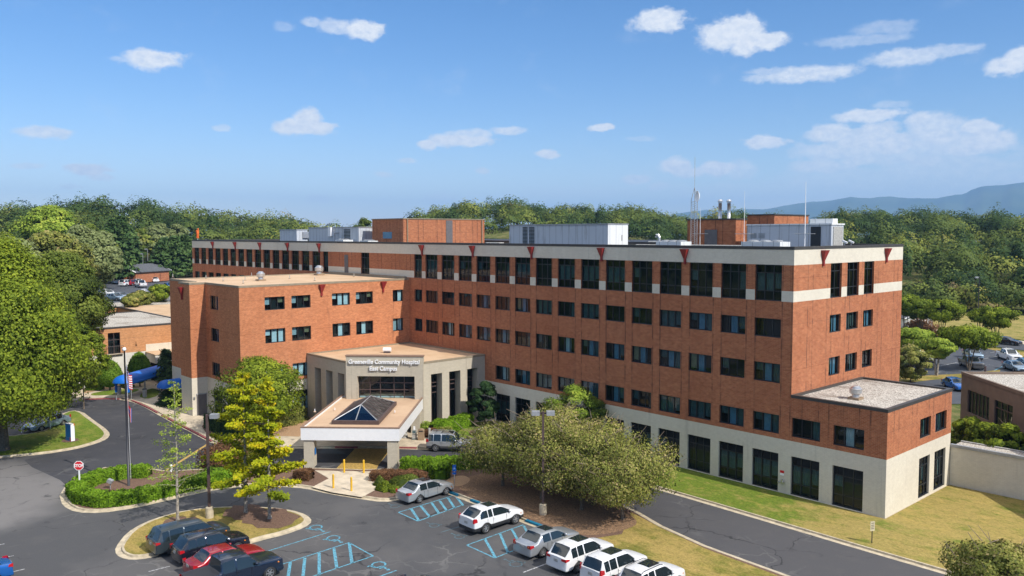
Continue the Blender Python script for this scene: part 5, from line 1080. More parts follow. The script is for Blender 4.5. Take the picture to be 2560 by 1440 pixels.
    b = MB(); b.tube([(c2+.25, 0, Hh-.02), (c2+.12, 0, Hh+.10)], .02, pnt, 5); b.build('antenna_fin', t)
    return t
up = R(90); RG = 'cars nosed in along the tree median'; LG = 'cars nosed in at the grass island'
car('parked_car', 'sedan', 'paint silver', (-27.15, -21.45), R(94), 'silver sedan with leafy reflections beside the round green shrubs', group=RG, sunroof=True, tail='l')
car('parked_car', 'suv3', 'paint white', (-18.6, -21.85), R(90), 'white crossover alone between two blue hatched bays, tall upright tail lamps', group=RG, sunroof=True, trim='plastic black')
car('parked_car', 'sedan', 'paint silver', (-12.85, -21.95), R(91), 'silver sedan with sunroof left of the three white crossovers', group=RG, sunroof=True, tail='l', amber=True)
car('parked_car', 'suv', 'paint white', (-9.65, -22.1), R(91), 'white crossover right beside the silver sedan with sunroof', group=RG, sunroof=True, tail='w')
car('parked_car', 'suv2', 'paint white', (-6.85, -22.1), R(91), 'white crossover in the middle of the three in a row, red corner lamps', group=RG, sunroof=True)
car('parked_car', 'suv', 'paint white', (-4.15, -22.0), R(91), 'white crossover with black roof rails cut by the bottom edge of the photo', group=RG, sunroof=True, rails=True)
car('parked_car', 'van', 'paint slate', (-29.55, -39.35), R(92), 'dark slate minivan nearest the curved end of the grass island', group=LG, tail='w')
car('parked_car', 'suv', 'paint black', (-26.95, -38.95), R(91), 'black sport utility with chrome window trim beside the minivan', group=LG, chrome=True, tail='l')
car('parked_car', 'sedan', 'paint red', (-24.3, -39.1), R(91), 'shiny red sedan between the black sport utility and the dark pickup', group=LG, tail='l')
car('parked_car', 'pickup', 'paint navy', (-21.65, -39.75), R(91), 'dark crew cab pickup in front of the red sedan at the bottom edge', 'pickup truck', group=LG)
car('parked_car', 'suv', 'paint silver', (-36.95, -11.4), R(41), 'silver sport utility with roof rack standing right of the entrance canopy', trim='paint grey', sunroof=True, rails='cross', tail='v') if False else car('parked_car', 'boxy', 'paint silver', (-37.15, -11.15), R(41), 'silver boxy sport utility with roof rack standing right of the entrance canopy', trim='paint grey', sunroof=True, rails='cross')
x, y = G(14, 1418, 1.2); car('parked_car', 'sedan', 'paint blue', (-32.2, -51.75), R(-90), 'bright blue sedan cut off at the bottom left corner', tail='l')
x, y = G(1032, 1441, 1.35); car('parked_car', 'sedan', 'paint navy', (x, y-.6), R(91), 'navy blue car of which only the roof shows at the bottom edge', tail='l')
# right car park
RL = 'cars in the car park behind the beige building'
def far_car(kind, pnt, a, c, hd, lab, z=.02, grp=RL, cat='car', **k): x, y = G(a, c, z); return car('parked_car', kind, pnt, (x, y, z), R(hd), lab, cat, grp, **k)
far_car('pickup', 'paint white', 2522, 900, -50, 'white crew cab pickup facing the camera in the right car park', cat='pickup truck')
far_car('pickup', 'paint grey', 2428, 919, -50, 'dark grey pickup half behind a crape myrtle in the right car park', cat='pickup truck')
far_car('suv', 'paint light blue', 2432, 896, -50, 'pale silver sport utility behind the myrtle crown in the right car park')
far_car('sedan', 'paint light blue', 2537, 926, -48, 'pale blue sedan whose bonnet shows over the beige roof'); far_car('sedan', 'paint teal', 2567, 920, -48, 'teal car cut by the right edge of the photo')
far_car('sedan', 'paint white', 2312, 903, -50, 'white sedan nose showing below the yellow-green myrtle'); far_car('sedan', 'paint white', 2340, 893, -50, 'white sedan deep in the shade of the myrtles'); far_car('suv', 'paint white', 2278, 880, -50, 'white roofed car behind the yellow-green myrtle next to the brick wall')
far_car('sedan', 'paint black', 2518, 861, -10, 'black sedan driving on the far road by the field', grp=None)
x, y = G(2388, 972, .02); car('parked_car', 'sedan', 'paint blue', (x, y, .02), R(-45), 'deep blue sedan squeezed behind the corner of the beige building')
UL = 'cars in the upper car park'
def up_car(kind, pnt, a, c, hd, lab, **k): return far_car(kind, pnt, a, c, hd, lab, z=UZ+.02, grp=UL, **k)
up_car('suv', 'paint white', 288, 709, 178, 'white crossover seen side on, leftmost clear car of the upper car park'); up_car('suv2', 'paint white', 318, 715, 125, 'white car with red tail lamps behind the white sport utility', tail='v'); up_car('suv', 'paint red', 331, 714, 130, 'dark red car squeezed between white cars in the upper car park')
up_car('suv', 'paint white', 345, 712, 170, 'white sport utility standing under the white truck box'); up_car('pickup', 'paint white', 352, 718, 175, 'long white pickup at the front of the upper row', cat='pickup truck'); up_car('sedan', 'paint white', 385, 705, 175, 'white car beside the lamp post behind the long pickup')
up_car('sedan', 'paint teal', 258, 689, 150, 'teal car at the far left back of the upper car park'); up_car('sedan', 'paint navy', 274, 695, 150, 'navy car in the back row by the grass strip'); up_car('pickup', 'paint grey', 290, 695, 150, 'dark pickup behind the side on white crossover', cat='pickup truck')
up_car('suv', 'paint white', 268, 742, 20, 'white car peeping from the big tree above the gravel roof'); up_car('sedan', 'paint light blue', 290, 751, 20, 'pale car right above the gravel roof edge'); up_car('sedan', 'paint silver', 304, 748, 20, 'silver sedan next to the olive shrub above the gravel roof')
up_car('sedan', 'paint blue', 424, 722, 5, 'bright blue car left of the wing roof corner'); up_car('sedan', 'paint light blue', 424, 737, 5, 'pale car just below the bright blue one beside the wing')
x, y = gz(20, 1); 
x, y = G(118, 1070, .02); car('parked_car', 'sedan', 'paint light blue', (x, y, .02), R(-62), 'light blue sedan parked in the shade of the big left tree'); 
x, y = gz(329, 706); t = thing('box_truck', 'white box body truck standing in the upper car park', 'truck', (x, y, UZ+.03), R(40)); b = MB(); b.box(-2.4, 2.4, -1.2, 1.2, 1.0, 3.3, 'house white'); b.build('box_body', t); b = MB(); b.box(2.5, 4.2, -1.1, 1.1, .6, 2.3, 'house white'); b.box(3.6, 4.23, -.95, .95, 1.4, 2.1, 'car glass'); b.build('cab', t); b = MB(); b.box(-2.3, 4.1, -.9, .9, .5, .95, 'plastic black'); b.build('chassis', t)
for xx in (-1.6, 3.2):
    for s in (1, -1): b = MB(); b.X = Matrix.Translation((xx, s*1.0, .45)) @ Matrix.Rotation(R(90), 4, 'X'); b.lathe([(.25, -.12), (.45, -.12), (.45, .12), (.25, .12), (0, .12)], (0, 0, 0), 'rubber', 14); b.build('wheel', t)
x, y = gz(342, 683); t = thing('gantry', 'white steel gantry holding a small cabin behind the white truck box', 'gantry', (x, y, UZ+.03), R(45)); b = MB()
for xx in (-2.1, 2.1): b.tube([(xx, 0, 0), (xx, 0, 3.9)], .1, 'house white', 6)
b.tube([(-2.1, 0, 2.6), (2.1, 0, 2.6)], .1, 'house white', 6); b.tube([(-2.1, 0, 2.2), (-3.6, 0, 0)], .08, 'house white', 6); b.build('frame', t); b = MB(); b.box(-.2, 2.0, -.8, .8, 2.7, 4.3, 'house white'); b.box(-.3, 2.1, -.9, .9, 4.3, 4.5, 'roof shingle'); b.build('cabin', t)

# ------------------------------------------------------------------ lamps, signs, small things
def lamp_post(loc, h, heads, lab, rz=0., grp=None, big=True, pole='brown metal', z=0.):
    t = thing('street_lamp', lab, 'street lamp', (*loc, z), rz, grp); b = MB(); b.box(-.06, .06, -.06, .06, 0, h, pole) if not big else b.box(-.085, .085, -.085, .085, .7, h, pole); b.build('pole', t)
    if big: b = MB(); b.lathe([(.28, 0), (.28, .78), (.22, .82), (0, .82)], (0, 0, 0), 'kerb concrete', 16); b.build('base', t)
    for s in heads: b = MB(); b.box(*sorted((s*.09, s*.3)), -.04, .04, h-.2, h-.06, pole); b.box(*sorted((s*.25, s*.85)), -.2, .2, h-.28, h+.04, 'silver metal' if False else 'grey metal'); b.build('lamp_head', t)
    return t
a45 = math.atan2(_r[1], _r[0])
lamp_post((-33.75, -36.25), 7.7, (1,), 'tall brown lamp post with a single grey box head beside the yellow ginkgos', a45, z=.12); lamp_post((-17.6, -17.7), 7.75, (1, -1), 'tall brown lamp post with two grey box heads rising from the olive trees', a45, z=.12)
LP_ = 'lamp posts of the upper car park'
for px_, pb, pt, lab in ((284,688,633,'thin lamp post in front of the conifers, leftmost of the upper car park'),(359,704,645,'thin lamp post right of the brick bungalow gable'),(371,697,634,'tall lamp post standing in front of the brick bungalow'),(434,694,640,'lamp post in front of the dark conifers, left of the close pair'),(444,689,637,'taller lamp post in front of the dark conifers, right of the close pair'),(464,689,654,'short single arm lamp post closest to the hospital roof corner')):
    x, y = gz(px_, pb); dpt = math.hypot(x-CAM[0], y-CAM[1]); h = (pb-pt)*dpt/CF/math.cos(math.atan((px_-1280)/CF))*1.0; lamp_post((x, y), h, (-1,), lab, a45, LP_, False, 'grey metal', UZ)
x, y = G(2443, 845, 0); lamp_post((x, y), 12.2, (-1,), 'single dark lamp post by the far right field', a45, None, False, 'black metal')
x, y = G(322, 1214, .12); FP = thing('flagpole', 'bronze flagpole with silver ball inside the hedge ring', 'flagpole', (x, y, .12)); b = MB(); b.tube([(0, 0, 0), (0, 0, 11.3)], [.11, .06], 'black metal', 12); b.build('pole', FP, smooth=True); b = MB(); b.lathe([(.0, 11.25), (.12, 11.3), (.16, 11.42), (.12, 11.54), (0, 11.58)], (0, 0, 0), 'letter white', 14); b.build('finial', FP, smooth=True); b = MB(); b.tube([(.14, .14, .6), (.09, .09, 11.2)], .012, 'letter white', 4); b.build('halyard', FP)
def flagmat(name, kind):
    d = Nd(name); tc_ = d.n('ShaderNodeTexCoord'); sp = d.n('ShaderNodeSeparateXYZ'); d.l(tc_.outputs['UV'], sp.inputs[0]); u_, v_ = sp.outputs[0], sp.outputs[1]
    if kind == 'us':
        s = d.math('FRACT', d.math('MULTIPLY', v_, 6.5)); c = d.mix(d.step(s, .49, .51), (.5, .02, .03), (.75, .75, .75)); ca = d.math('MULTIPLY', d.step(u_, .39, .41, 1, 0), d.step(v_, .45, .47))
        c = d.mix(ca, c, (.03, .05, .2)); w = d.n('ShaderNodeTexVoronoi'); w.inputs['Scale'].default_value = 14; d.l(tc_.outputs['UV'], w.inputs['Vector']); c = d.mix(d.math('MULTIPLY', ca, d.step(w.outputs[0], .2, .3, 1, 0)), c, (.75, .75, .78))
    else:
        c = d.mix(d.step(u_, .90, .91), (.55, .01, .03), (.75, .75, .75)); c = d.mix(d.step(u_, .93, .94), c, (.02, .04, .25))
        r_ = d.n('ShaderNodeVectorMath', operation='DISTANCE'); d.l(tc_.outputs['UV'], r_.inputs[0]); r_.inputs[1].default_value = (.48, .5, 0); c = d.mix(d.step(r_.outputs['Value'], .2, .21, 1, 0), c, (.75, .75, .75)); c = d.mix(d.step(r_.outputs['Value'], .18, .19, 1, 0), c, (.02, .04, .25))
    d.color(c); d.b.inputs['Roughness'].default_value = .7
flagmat('flag stripes', 'us'); flagmat('flag red', 'tn')
def flag(m, lab, ztop, wd, ht, folds, side):
    """limp flag: cloth hangs down from the hoist in tight folds"""
    t = bpy.data.meshes.new('flag'); nu, nv_ = 26, 14; vs, uv = [], []
    for i in range(nu+1):
        u = i/nu
        for j in range(nv_+1):
            v = j/nv_; r = .07+.34*wd*u*.55; a = side+.5*math.sin(u*folds)*(1-.3*v); z = ztop-(1-v)*ht-wd*.86*u*(.75+.25*math.sin(u*3+v))
            vs.append((r*math.cos(a)+.07*math.sin(u*folds*1.7+v*2), r*math.sin(a)+.07*math.cos(u*folds*1.4), z)); uv.append((u, v))
    fs = [(i*(nv_+1)+j, (i+1)*(nv_+1)+j, (i+1)*(nv_+1)+j+1, i*(nv_+1)+j+1) for i in range(nu) for j in range(nv_)]
    t.from_pydata(vs, [], fs); ul = t.uv_layers.new(name='uv')
    for lp in t.loops: ul.data[lp.index].uv = uv[lp.vertex_index]
    t.materials.append(mat(m)); o = bpy.data.objects.new('flag', t); COL.objects.link(o); o.location = FP.location; tag(o, lab, 'flag')
    for p in t.polygons: p.use_smooth = True
flag('flag stripes', 'limp stars and stripes flag hanging at the top of the flagpole', 10.3, 2.2, .85, 9, a45); flag('flag red', 'limp red state flag below the striped one on the flagpole', 7.5, 2.1, .8, 7, a45)
x, y = G(276, 1222, .12); t = thing('floodlight', 'grey square floodlight aimed up at the flagpole in the mulch', 'floodlight', (x, y, .12), a45); b = MB(); b.tube([(0, 0, 0), (0, 0, .45)], .04, 'grey metal', 6); b.build('post', t); b = MB(); b.X = Matrix.Translation((0, 0, .62)) @ Matrix.Rotation(R(25), 4, 'Y'); b.box(-.2, .2, -.2, .2, -.12, .16, 'grey metal'); b.build('lamp_head', t)
# stop sign
def octo(r): return [(r*math.cos(R(22.5+45*k)), r*math.sin(R(22.5+45*k))) for k in range(8)]
x, y = G(197, 1164, 2.15); t = thing('stop_sign', 'red octagonal stop sign on a white post at the hedge ring', 'sign', (x, y, .0), a45+R(6)); b = MB(); b.box(-.05, .05, -.0, .08, 0, 2.3, 'white post'); b.build('post', t)
b = MB(); b.X = Matrix.Translation((0, -.02, 2.15)) @ Matrix.Rotation(R(90), 4, 'X'); b.prism(octo(.41), -.015, .0, 'letter white'); b.prism(octo(.365), .002, .008, 'stop red'); b.build('sign_plate', t); text('STOP', .36, .004, 'letter white', 'lettering', t, (0, -.035, 2.14), (R(90), 0, 0), off=.012, sx=.88)
# directory pylon
x, y = G(176, 1101, .13); t = thing('directory_sign', 'short blue and white pylon sign with orange corner on the left lawn', 'sign', (x, y, .13), R(14)); b = MB(); b.box(-.5, .5, -.19, .19, 0, 1.75, 'letter white'); b.build('pillar', t)
b = MB(); b.box(-.49, .49, -.203, -.191, .35, 1.74, 'sign blue'); b.box(-.49, .49, -.203, -.191, .01, .34, 'sign blue'); b.box(.25, .49, -.206, -.204, .01, .4, 'orange cone'); b.box(-.2, .5, .191, .2, .0, 1.75, 'sign blue'); b.box(.4, .505, .12, .201, 1.55, 1.77, 'orange cone'); b.build('sign_panel', t)
# yellow bollards
BG = 'yellow bollards on the canopy apron'
for a, c, lab in ((860.5,1181,'back left yellow bollard nearest the canopy drive'),(909.5,1182,'back right yellow bollard nearest the canopy drive'),(833.5,1220,'front left yellow bollard on the pale apron'),(878.7,1227,'front right yellow bollard on the pale apron')):
    x, y = G(a, c, .146); o = MB(); o.X = Matrix.Translation((0, 0, 0)); o.lathe([(.085, 0), (.085, 1.1), (.06, 1.15), (0, 1.17)], (0, 0, 0), 'yellow paint', 12); o = o.build('bollard', smooth=False); o.location = (x, y, .146); tag(o, lab, 'bollard', BG)
# blue plates and accessible parking signs
x, y = G(1136, 1214, .13); t = thing('parking_sign', 'blue accessible parking sign on a steel post by the olive trees', 'sign', (x, y, .13), a45); b = MB(); b.box(-.03, .03, 0, .04, 0, 1.75, 'silver metal'); b.build('post', t); b = MB(); b.box(-.15, .15, -.02, -.004, 1.2, 1.75, 'awning blue'); b.box(-.15, .15, -.02, -.004, .95, 1.12, 'awning blue'); b.build('sign_plate', t); b = MB(); b.tube([(.06*math.cos(k*.7), -.03, 1.42+.06*math.sin(k*.7)) for k in range(8)], .012, 'letter white', 4); b.tube([(-.02, -.03, 1.6), (-.02, -.03, 1.46), (.06, -.03, 1.46)], .012, 'letter white', 4); b.build('symbol', t)
def plate_at(q, ang, w, h, m, name, lab, z0, parent=None):
    b = MB(); b.box(-w/2, w/2, -.03, -.004, 0, h, m); o = b.build(name); o.location = (*q, z0); o.rotation_euler = (0, 0, ang); return tag(o, lab, 'sign')
pr = cp(CWd-1.12+.4, CL-2.2); plate_at(pr, R(45), .42, .66, 'sign blue', 'wall_sign', 'blue notice plate on the rear right pier of the canopy', 1.75); pl_ = cp(.22+.9, .5); plate_at((pl_[0]+.03, pl_[1]+.02), R(135), .36, .6, 'sign blue', 'wall_sign', 'blue notice plate on the side of the front left canopy pier', 1.1)
x, y = G(2180, 1358, .14); t = thing('parking_sign', 'small cream sign on a thin black post on the right lawn', 'sign', (x, y, .14), a45+R(12)); b = MB(); b.box(-.025, .025, 0, .04, 0, 1.5, 'black metal'); b.build('post', t); b = MB(); b.box(-.16, .16, -.02, -.004, .85, 1.5, 'cream sign'); b.build('sign_plate', t); b = MB()
for z in (1.36, 1.22, 1.1, .98): b.box(-.11, .11, -.026, -.021, z, z+.05, 'bark')
b.build('lettering', t)
fx = float(PY(1955, 1200, 0)[0]); b = MB(); b.box(-.17, .17, -.03, -.004, 1.75, 1.95, 'stop red'); b.box(-.17, .17, -.031, -.005, 1.55, 1.75, 'letter white'); o = b.build('wall_sign'); o.location = (fx, 0, 0); tag(o, 'small red and white sign above the hose inlet on the cream wall', 'sign')
t = thing('hose_inlet', 'silver fire hose inlet on the cream base wall', 'hydrant', (fx+.05, -.01, 1.1)); b = MB(); b.tube([(0, 0, 0), (0, -.18, 0)], .17, 'silver metal', 14); b.build('flange', t); b = MB(); b.tube([(-.12, -.15, -.02), (-.2, -.35, -.08)], .07, 'silver metal', 10); b.tube([(.12, -.15, -.02), (.2, -.35, -.08)], .07, 'silver metal', 10); b.build('nozzle', t)
# entrance furniture
x, y = G(1053, 1099, .13); t = thing('litter_bin', 'tan square litter bin with domed hood on the entrance pavement', 'litter bin', (x, y, .13), a45); b = MB(); b.box(-.31, .31, -.3, .3, 0, .85, 'bin tan'); b.build('body', t, bevel=.03); b = MB()
vs = [(sx_*.33*math.cos(math.pi*k/8), sy_*.31, .87+.24*math.sin(math.pi*k/8)) for sy_ in (-1, 1) for sx_ in (1,) for k in range(9)]; b.add(vs, [(k, k+1, 10+k, 9+k) for k in range(8)]+[tuple(range(9)), tuple(range(9, 18))[::-1]], 'bin tan'); b.box(-.2, .2, -.325, -.312, .88, .98, 'plastic black'); b.build('hood', t)
x, y = G(1036, 1098, .13); t = thing('newspaper_box', 'white and green newspaper box beside the litter bin', 'newspaper box', (x, y, .13), a45); b = MB(); b.box(-.22, .22, -.2, .2, .55, 1.0, 'stone pale'); b.box(-.22, .22, -.2, .2, .0, .5, 'stone pale'); b.box(-.22, .22, -.205, -.2, .0, .12, 'blind teal'); b.build('cabinet', t); b = MB(); b.box(-.16, .16, -.215, -.203, .66, .93, 'blind teal'); b.build('display_window', t); b = MB(); b.box(-.1, .1, -.02, 0, 1.0, 1.35, 'letter white'); b.build('card_holder', t)
x, y = G(1073.5, 1097, .13); b = MB(); b.lathe([(.13, 0), (.13, 1.1), (.0, 1.12)], (0, 0, 0), 'stone pale', 10); o = b.build('bollard'); o.location = (x, y, .13); tag(o, 'pale concrete post behind the silver boxy sport utility', 'bollard')
for a, c, lab in ((298,986,'left grey waste drum in front of the blue awning'),(362,993,'right grey waste drum beside the awning path')):
    x, y = G(a, c, .13); t = thing('litter_bin', lab, 'litter bin', (x, y, .13)); b = MB(); b.lathe([(.26, 0), (.28, 1.0), (.28, 1.02)], (0, 0, 0), 'stone pale', 14); b.build('body', t); b = MB(); b.lathe([(.29, 1.02), (.24, 1.12), (.1, 1.15), (.0, 1.15)], (0, 0, 0), 'plastic black', 14); b.build('lid', t)
x, y = G(1012, 1094, .13); t = thing('statue', 'small pale stone statue crouching by the rear canopy pier', 'statue', (x, y, .13), a45); b = MB(); b.X = Matrix.Identity(4)
b.lathe([(.34, 0), (.36, .1), (.3, .14), (0, .15)], (0, 0, 0), 'stone pale', 14); b.build('base', t); bm = bmesh.new()
for (cx_, cy_, cz_, r_, sz_) in ((0, 0, .38, .26, 1.0), (.02, 0, .66, .2, 1.1), (.04, -.03, .93, .13, 1.1), (.2, -.1, .3, .13, .9), (-.2, -.1, .3, .13, .9), (.2, -.14, .6, .08, 1.6), (-.18, -.14, .6, .08, 1.6)): bmesh.ops.create_icosphere(bm, subdivisions=2, radius=r_, matrix=Matrix.Translation((cx_, cy_, cz_)) @ Matrix.Diagonal((1, 1, sz_, 1)))
me = bpy.data.meshes.new('figure'); bm.to_mesh(me); bm.free(); me.materials.append(mat('stone pale')); o = bpy.data.objects.new('figure', me); COL.objects.link(o); o.parent = t; rm_ = o.modifiers.new('r', 'REMESH'); rm_.mode = 'VOXEL'; rm_.voxel_size = .035; rm_.use_smooth_shade = True
for a, c, h, lab in ((54,1083,1.8,'thin pale sign post on the shaded lawn by the left car park'),(126,1072,1.0,'short white post by the light blue sedan')):
    x, y = G(a, c, .13); b = MB(); b.box(-.04, .04, -.03, .03, 0, h, 'white post'); o = b.build('marker_post'); o.location = (x, y, .13); tag(o, lab, 'post')
x, y = G(428, 1178, .13); t = thing('hydrant', 'small white hydrant at the tip of the median by the bare tree', 'hydrant', (x, y, .13)); b = MB(); b.lathe([(.13, 0), (.1, .05), (.1, .45), (.13, .5), (.08, .6), (0, .64)], (0, 0, 0), 'white post', 12); b.build('barrel', t); b = MB(); b.tube([(-.2, 0, .36), (.2, 0, .36)], .05, 'white post', 8); b.build('nozzle', t)

# ------------------------------------------------------------------ distant houses
def house(loc, z, rz, L_, Wd, h, pitch, wallm, roofm, lab, name='house'):
    t = thing(name, lab, 'house', (*loc, z), rz); b = MB(); hw = Wd/2; b.box(-L_/2, L_/2, -hw, hw, 0, h, wallm)
    for s in (-1, 1): b.add([(s*L_/2, -hw, h), (s*L_/2, hw, h), (s*L_/2, 0, h+pitch)], [(0, 1, 2) if s > 0 else (2, 1, 0)], wallm)
    b.build('wall', t); b = MB(); e = .5
    for s in (-1, 1): b.add([(-L_/2-e, 0, h+pitch+.05), (L_/2+e, 0, h+pitch+.05), (L_/2+e, s*(hw+e), h-.2), (-L_/2-e, s*(hw+e), h-.2), (-L_/2-e, 0, h+pitch+.25), (L_/2+e, 0, h+pitch+.25), (L_/2+e, s*(hw+e), h), (-L_/2-e, s*(hw+e), h)], [(4, 5, 6, 7), (0, 3, 2, 1), (3, 7, 6, 2)], roofm)
    b.build('roof', t); b = MB()
    for x_ in (-1, 1):
        for s in (-1, 1): b.tube([(x_*(L_/2+e), 0, h+pitch+.12), (x_*(L_/2+e), s*(hw+e), h-.12)], .16, 'house white', 4)
    b.build('bargeboard', t); b = MB(); 
    for s in (-1, 1): b.box(s*(L_/2+.01)-.03, s*(L_/2+.01)+.03, -.6, .6, 1.2, 2.3, 'window frame')
    b.build('window', t); return t
x, y = PD(346, 256); house((x, y), 7.6, R(-60), 13, 9, 3.0, 1.7, 'red brick', 'roof shingle', 'brick bungalow with white gable trim beyond the upper car park'); 
x, y = PD(2252, 205); house((x, y), -2.0, R(-50), 6, 5.4, 5.1, 2.1, 'house white', 'roof shingle', 'tall white farmhouse gable just right of the hospital'); x, y = PD(2284, 204); house((x, y), -.3, R(-40), 7, 6, 2.6, 1.4, 'house white', 'roof shingle', 'low white farmhouse wing with a rusty grey roof')
x, y = PD(375, 330); house((x, y), terr(x, y)+1, R(-60), 9, 6, 3, 1.5, 'house white', 'roof shingle', 'small white house half hidden in the woods above the bungalow')
for a, dist_, top, lab in ((213, 225, 600, 'leaning pale utility pole with a transformer among the left trees'), (374, 300, 595, 'slim utility pole in the wood above the bungalow')):
    x, y = PD(a, dist_); t = thing('utility_pole', lab, 'utility pole', (x, y, terr(x, y)), a45); h = 21+dist_*(583-top)/CF-terr(x, y); b = MB(); b.tube([(.8, 0, 0), (0, 0, h)], .16, 'stone pale', 6); b.build('pole', t); b = MB(); b.tube([(-1, 0, h-.6), (1, 0, h-.6)], .07, 'stone pale', 5); b.lathe([(.3, h-3), (.3, h-2), (0, h-2)], (-.35, 0, 0), 'grey metal', 8); b.build('crossarm', t)
# ------------------------------------------------------------------ vegetation
def leafmesh(name, c, size, tint, matl, up=.35, elong=1.35, parent=None, loc=None, core=None, rng=rs, out=None):
    """many small leaf-sized quads; c (N,3) in local coordinates"""
    N_ = len(c); nrm = rng.normal(size=(N_, 3)); nrm[:, 2] += up
    if out is not None: nrm += out
    nrm /= np.linalg.norm(nrm, axis=1)[:, None]+1e-9
    a = np.cross(nrm, rng.normal(size=(N_, 3))); a /= np.linalg.norm(a, axis=1)[:, None]+1e-9; b = np.cross(nrm, a)
    s = (np.asarray(size)*np.ones(N_))*rng.uniform(.65, 1.3, N_); a = a*(s*elong/2)[:, None]; b = b*(s/2)[:, None]
    v = np.stack([c-a, c-b*.9+a*.1, c+a, c+b*.9-a*.1], 1).reshape(-1, 3).astype(np.float32)
    t = np.repeat(np.clip(tint, 0, 1), 4).astype(np.float32); mats = [matl]; nv = len(v); faces = N_; loops = np.arange(nv, dtype=np.int32); mi = np.zeros(N_, np.int32)
    starts = np.arange(0, nv, 4, dtype=np.int32)
    if core is not None:
        cvs, cfs, ct = core; o = nv; v = np.concatenate([v, np.array(cvs, np.float32)]); t = np.concatenate([t, np.full(len(cvs), ct, np.float32)])
        fl = np.array([i+o for f in cfs for i in f], np.int32); st = nv+np.cumsum([0]+[len(f) for f in cfs[:-1]]); loops = np.concatenate([loops, fl]); starts = np.concatenate([starts, st.astype(np.int32)]); mi = np.concatenate([mi, np.zeros(len(cfs), np.int32)])
    me = bpy.data.meshes.new(name); me.vertices.add(len(v)); me.vertices.foreach_set('co', v.ravel()); me.loops.add(len(loops)); me.loops.foreach_set('vertex_index', loops)
    me.polygons.add(len(starts)); me.polygons.foreach_set('loop_start', starts); me.update(calc_edges=True)
    at = me.attributes.new('tint', 'FLOAT', 'POINT'); at.data.foreach_set('value', t)
    on = nrm.copy() if out is None else out/(np.linalg.norm(out, axis=1)[:, None]+1e-9)
    on = np.repeat(on, 4, 0); on = np.concatenate([on, np.tile([0, 0, 1.], (len(v)-len(on), 1))]) if len(v) > len(on) else on
    a2 = me.attributes.new('onrm', 'FLOAT_VECTOR', 'POINT'); a2.data.foreach_set('vector', on.astype(np.float32).ravel())
    me.materials.append(mat(matl)); me.validate(); o = bpy.data.objects.new(name, me); COL.objects.link(o)
    if parent is not None: o.parent = parent
    if loc is not None: o.location = loc
    return o
def sph(rng, n): d = rng.normal(size=(n, 3)); return d/np.linalg.norm(d, axis=1)[:, None]
def prof(pts, f): return np.interp(f, [p[0] for p in pts], [p[1] for p in pts])
ROUND = [(0, .35), (.15, .8), (.4, 1), (.65, .92), (.85, .62), (1, .15)]; SPREAD = [(0, .45), (.25, .8), (.55, 1), (.8, .9), (1, .35)]; PYR = [(0, .5), (.12, 1), (.35, .92), (.6, .68), (.85, .38), (1, .06)]; OVAL = [(0, .5), (.3, .95), (.6, 1), (.85, .6), (1, .1)]
def tree(name, label, loc, h, R_, z0, matl, ncl=60, nl=260, ls=.22, shape=ROUND, bark='bark', tr=.22, group=None, seed=0, cat='tree', twigs=0, fill=.5, droop=0., z=0., tbias=.0, lean=0., stems=1):
    rng = np.random.RandomState(seed+11); t = thing(name, label, cat, (loc[0], loc[1], z), 0, group)
    f = rng.uniform(0, 1, ncl)**.9; ang = rng.uniform(0, 2*math.pi, ncl); lump = 1+.16*np.sin(ang*3+seed)+.1*np.sin(ang*5+seed*2+f*6); rr = prof(shape, f)*R_*lump*np.sqrt(rng.uniform(fill**2, 1, ncl))*.88
    cc = np.stack([rr*np.cos(ang), rr*np.sin(ang), z0+(h-z0)*(.06+f*.88)], 1); cr = R_*(.20+.12*rng.uniform(size=ncl))
    idx = rng.randint(0, ncl, ncl*nl); d = sph(rng, len(idx))*np.cbrt(rng.uniform(.05, 1, len(idx)))[:, None]; d[:, 2] *= .62; p = cc[idx]+d*cr[idx][:, None]
    p[:, 2] = np.maximum(p[:, 2], z0*.7); ct = rng.normal(0, .16, ncl); tint = .42+tbias+ct[idx]+rng.normal(0, .17, len(idx))+.08*d[:, 2]/.62
    cen = p-np.array([0, 0, z0+(h-z0)*.35]); cen /= np.linalg.norm(cen, axis=1)[:, None]+1e-6; leafmesh('crown', p, ls, tint, matl, parent=t, rng=rng, out=(d*.9+cen*.8)*1.9)
    b = MB(); zt_ = z0+(h-z0)*.55; lx = lean*h
    for s in range(stems):
        sa = s*2*math.pi/max(stems, 1)+seed; so_ = (.0 if stems == 1 else tr*1.3); spread = 0 if stems == 1 else R_*.28
        b.tube([(so_*math.cos(sa), so_*math.sin(sa), -.05), (so_*1.3*math.cos(sa), so_*1.3*math.sin(sa), .35), (spread*.5*math.cos(sa)+.05*math.sin(seed), spread*.5*math.sin(sa), z0*.8), (spread*math.cos(sa), spread*math.sin(sa), zt_)], [tr*1.25, tr, tr*.8, tr*.3], bark, 8)
    order = rng.permutation(ncl)[:min(ncl, 22+twigs)]
    for k, i in enumerate(order):
        q = cc[i]; zb_ = z0*.75+(min(q[2], zt_)-z0*.75)*.55; zb_ = min(zb_, zt_*.95); m_ = (q[0]*.45, q[1]*.45, zb_+(q[2]-zb_)*.6); b.tube([(0, 0, zb_), m_, tuple(q)], [tr*.36, tr*.2, tr*.06], bark, 5, cap=False)
    for k in range(twigs):
        i = order[k % len(order)]; q = cc[i]+rng.normal(0, .3, 3); o_ = q/np.linalg.norm(q[:2]+1e-6)*rng.uniform(.5, 1.3); e = (q[0]+o_[0]*.8, q[1]+o_[1]*.8, min(q[2]+rng.uniform(.2, 1.0), h+.5)); b.tube([tuple(q), e], [.028, .012], 'twig' if bark == 'bark' else bark, 4, cap=False)
    b.build('trunk', t); return t
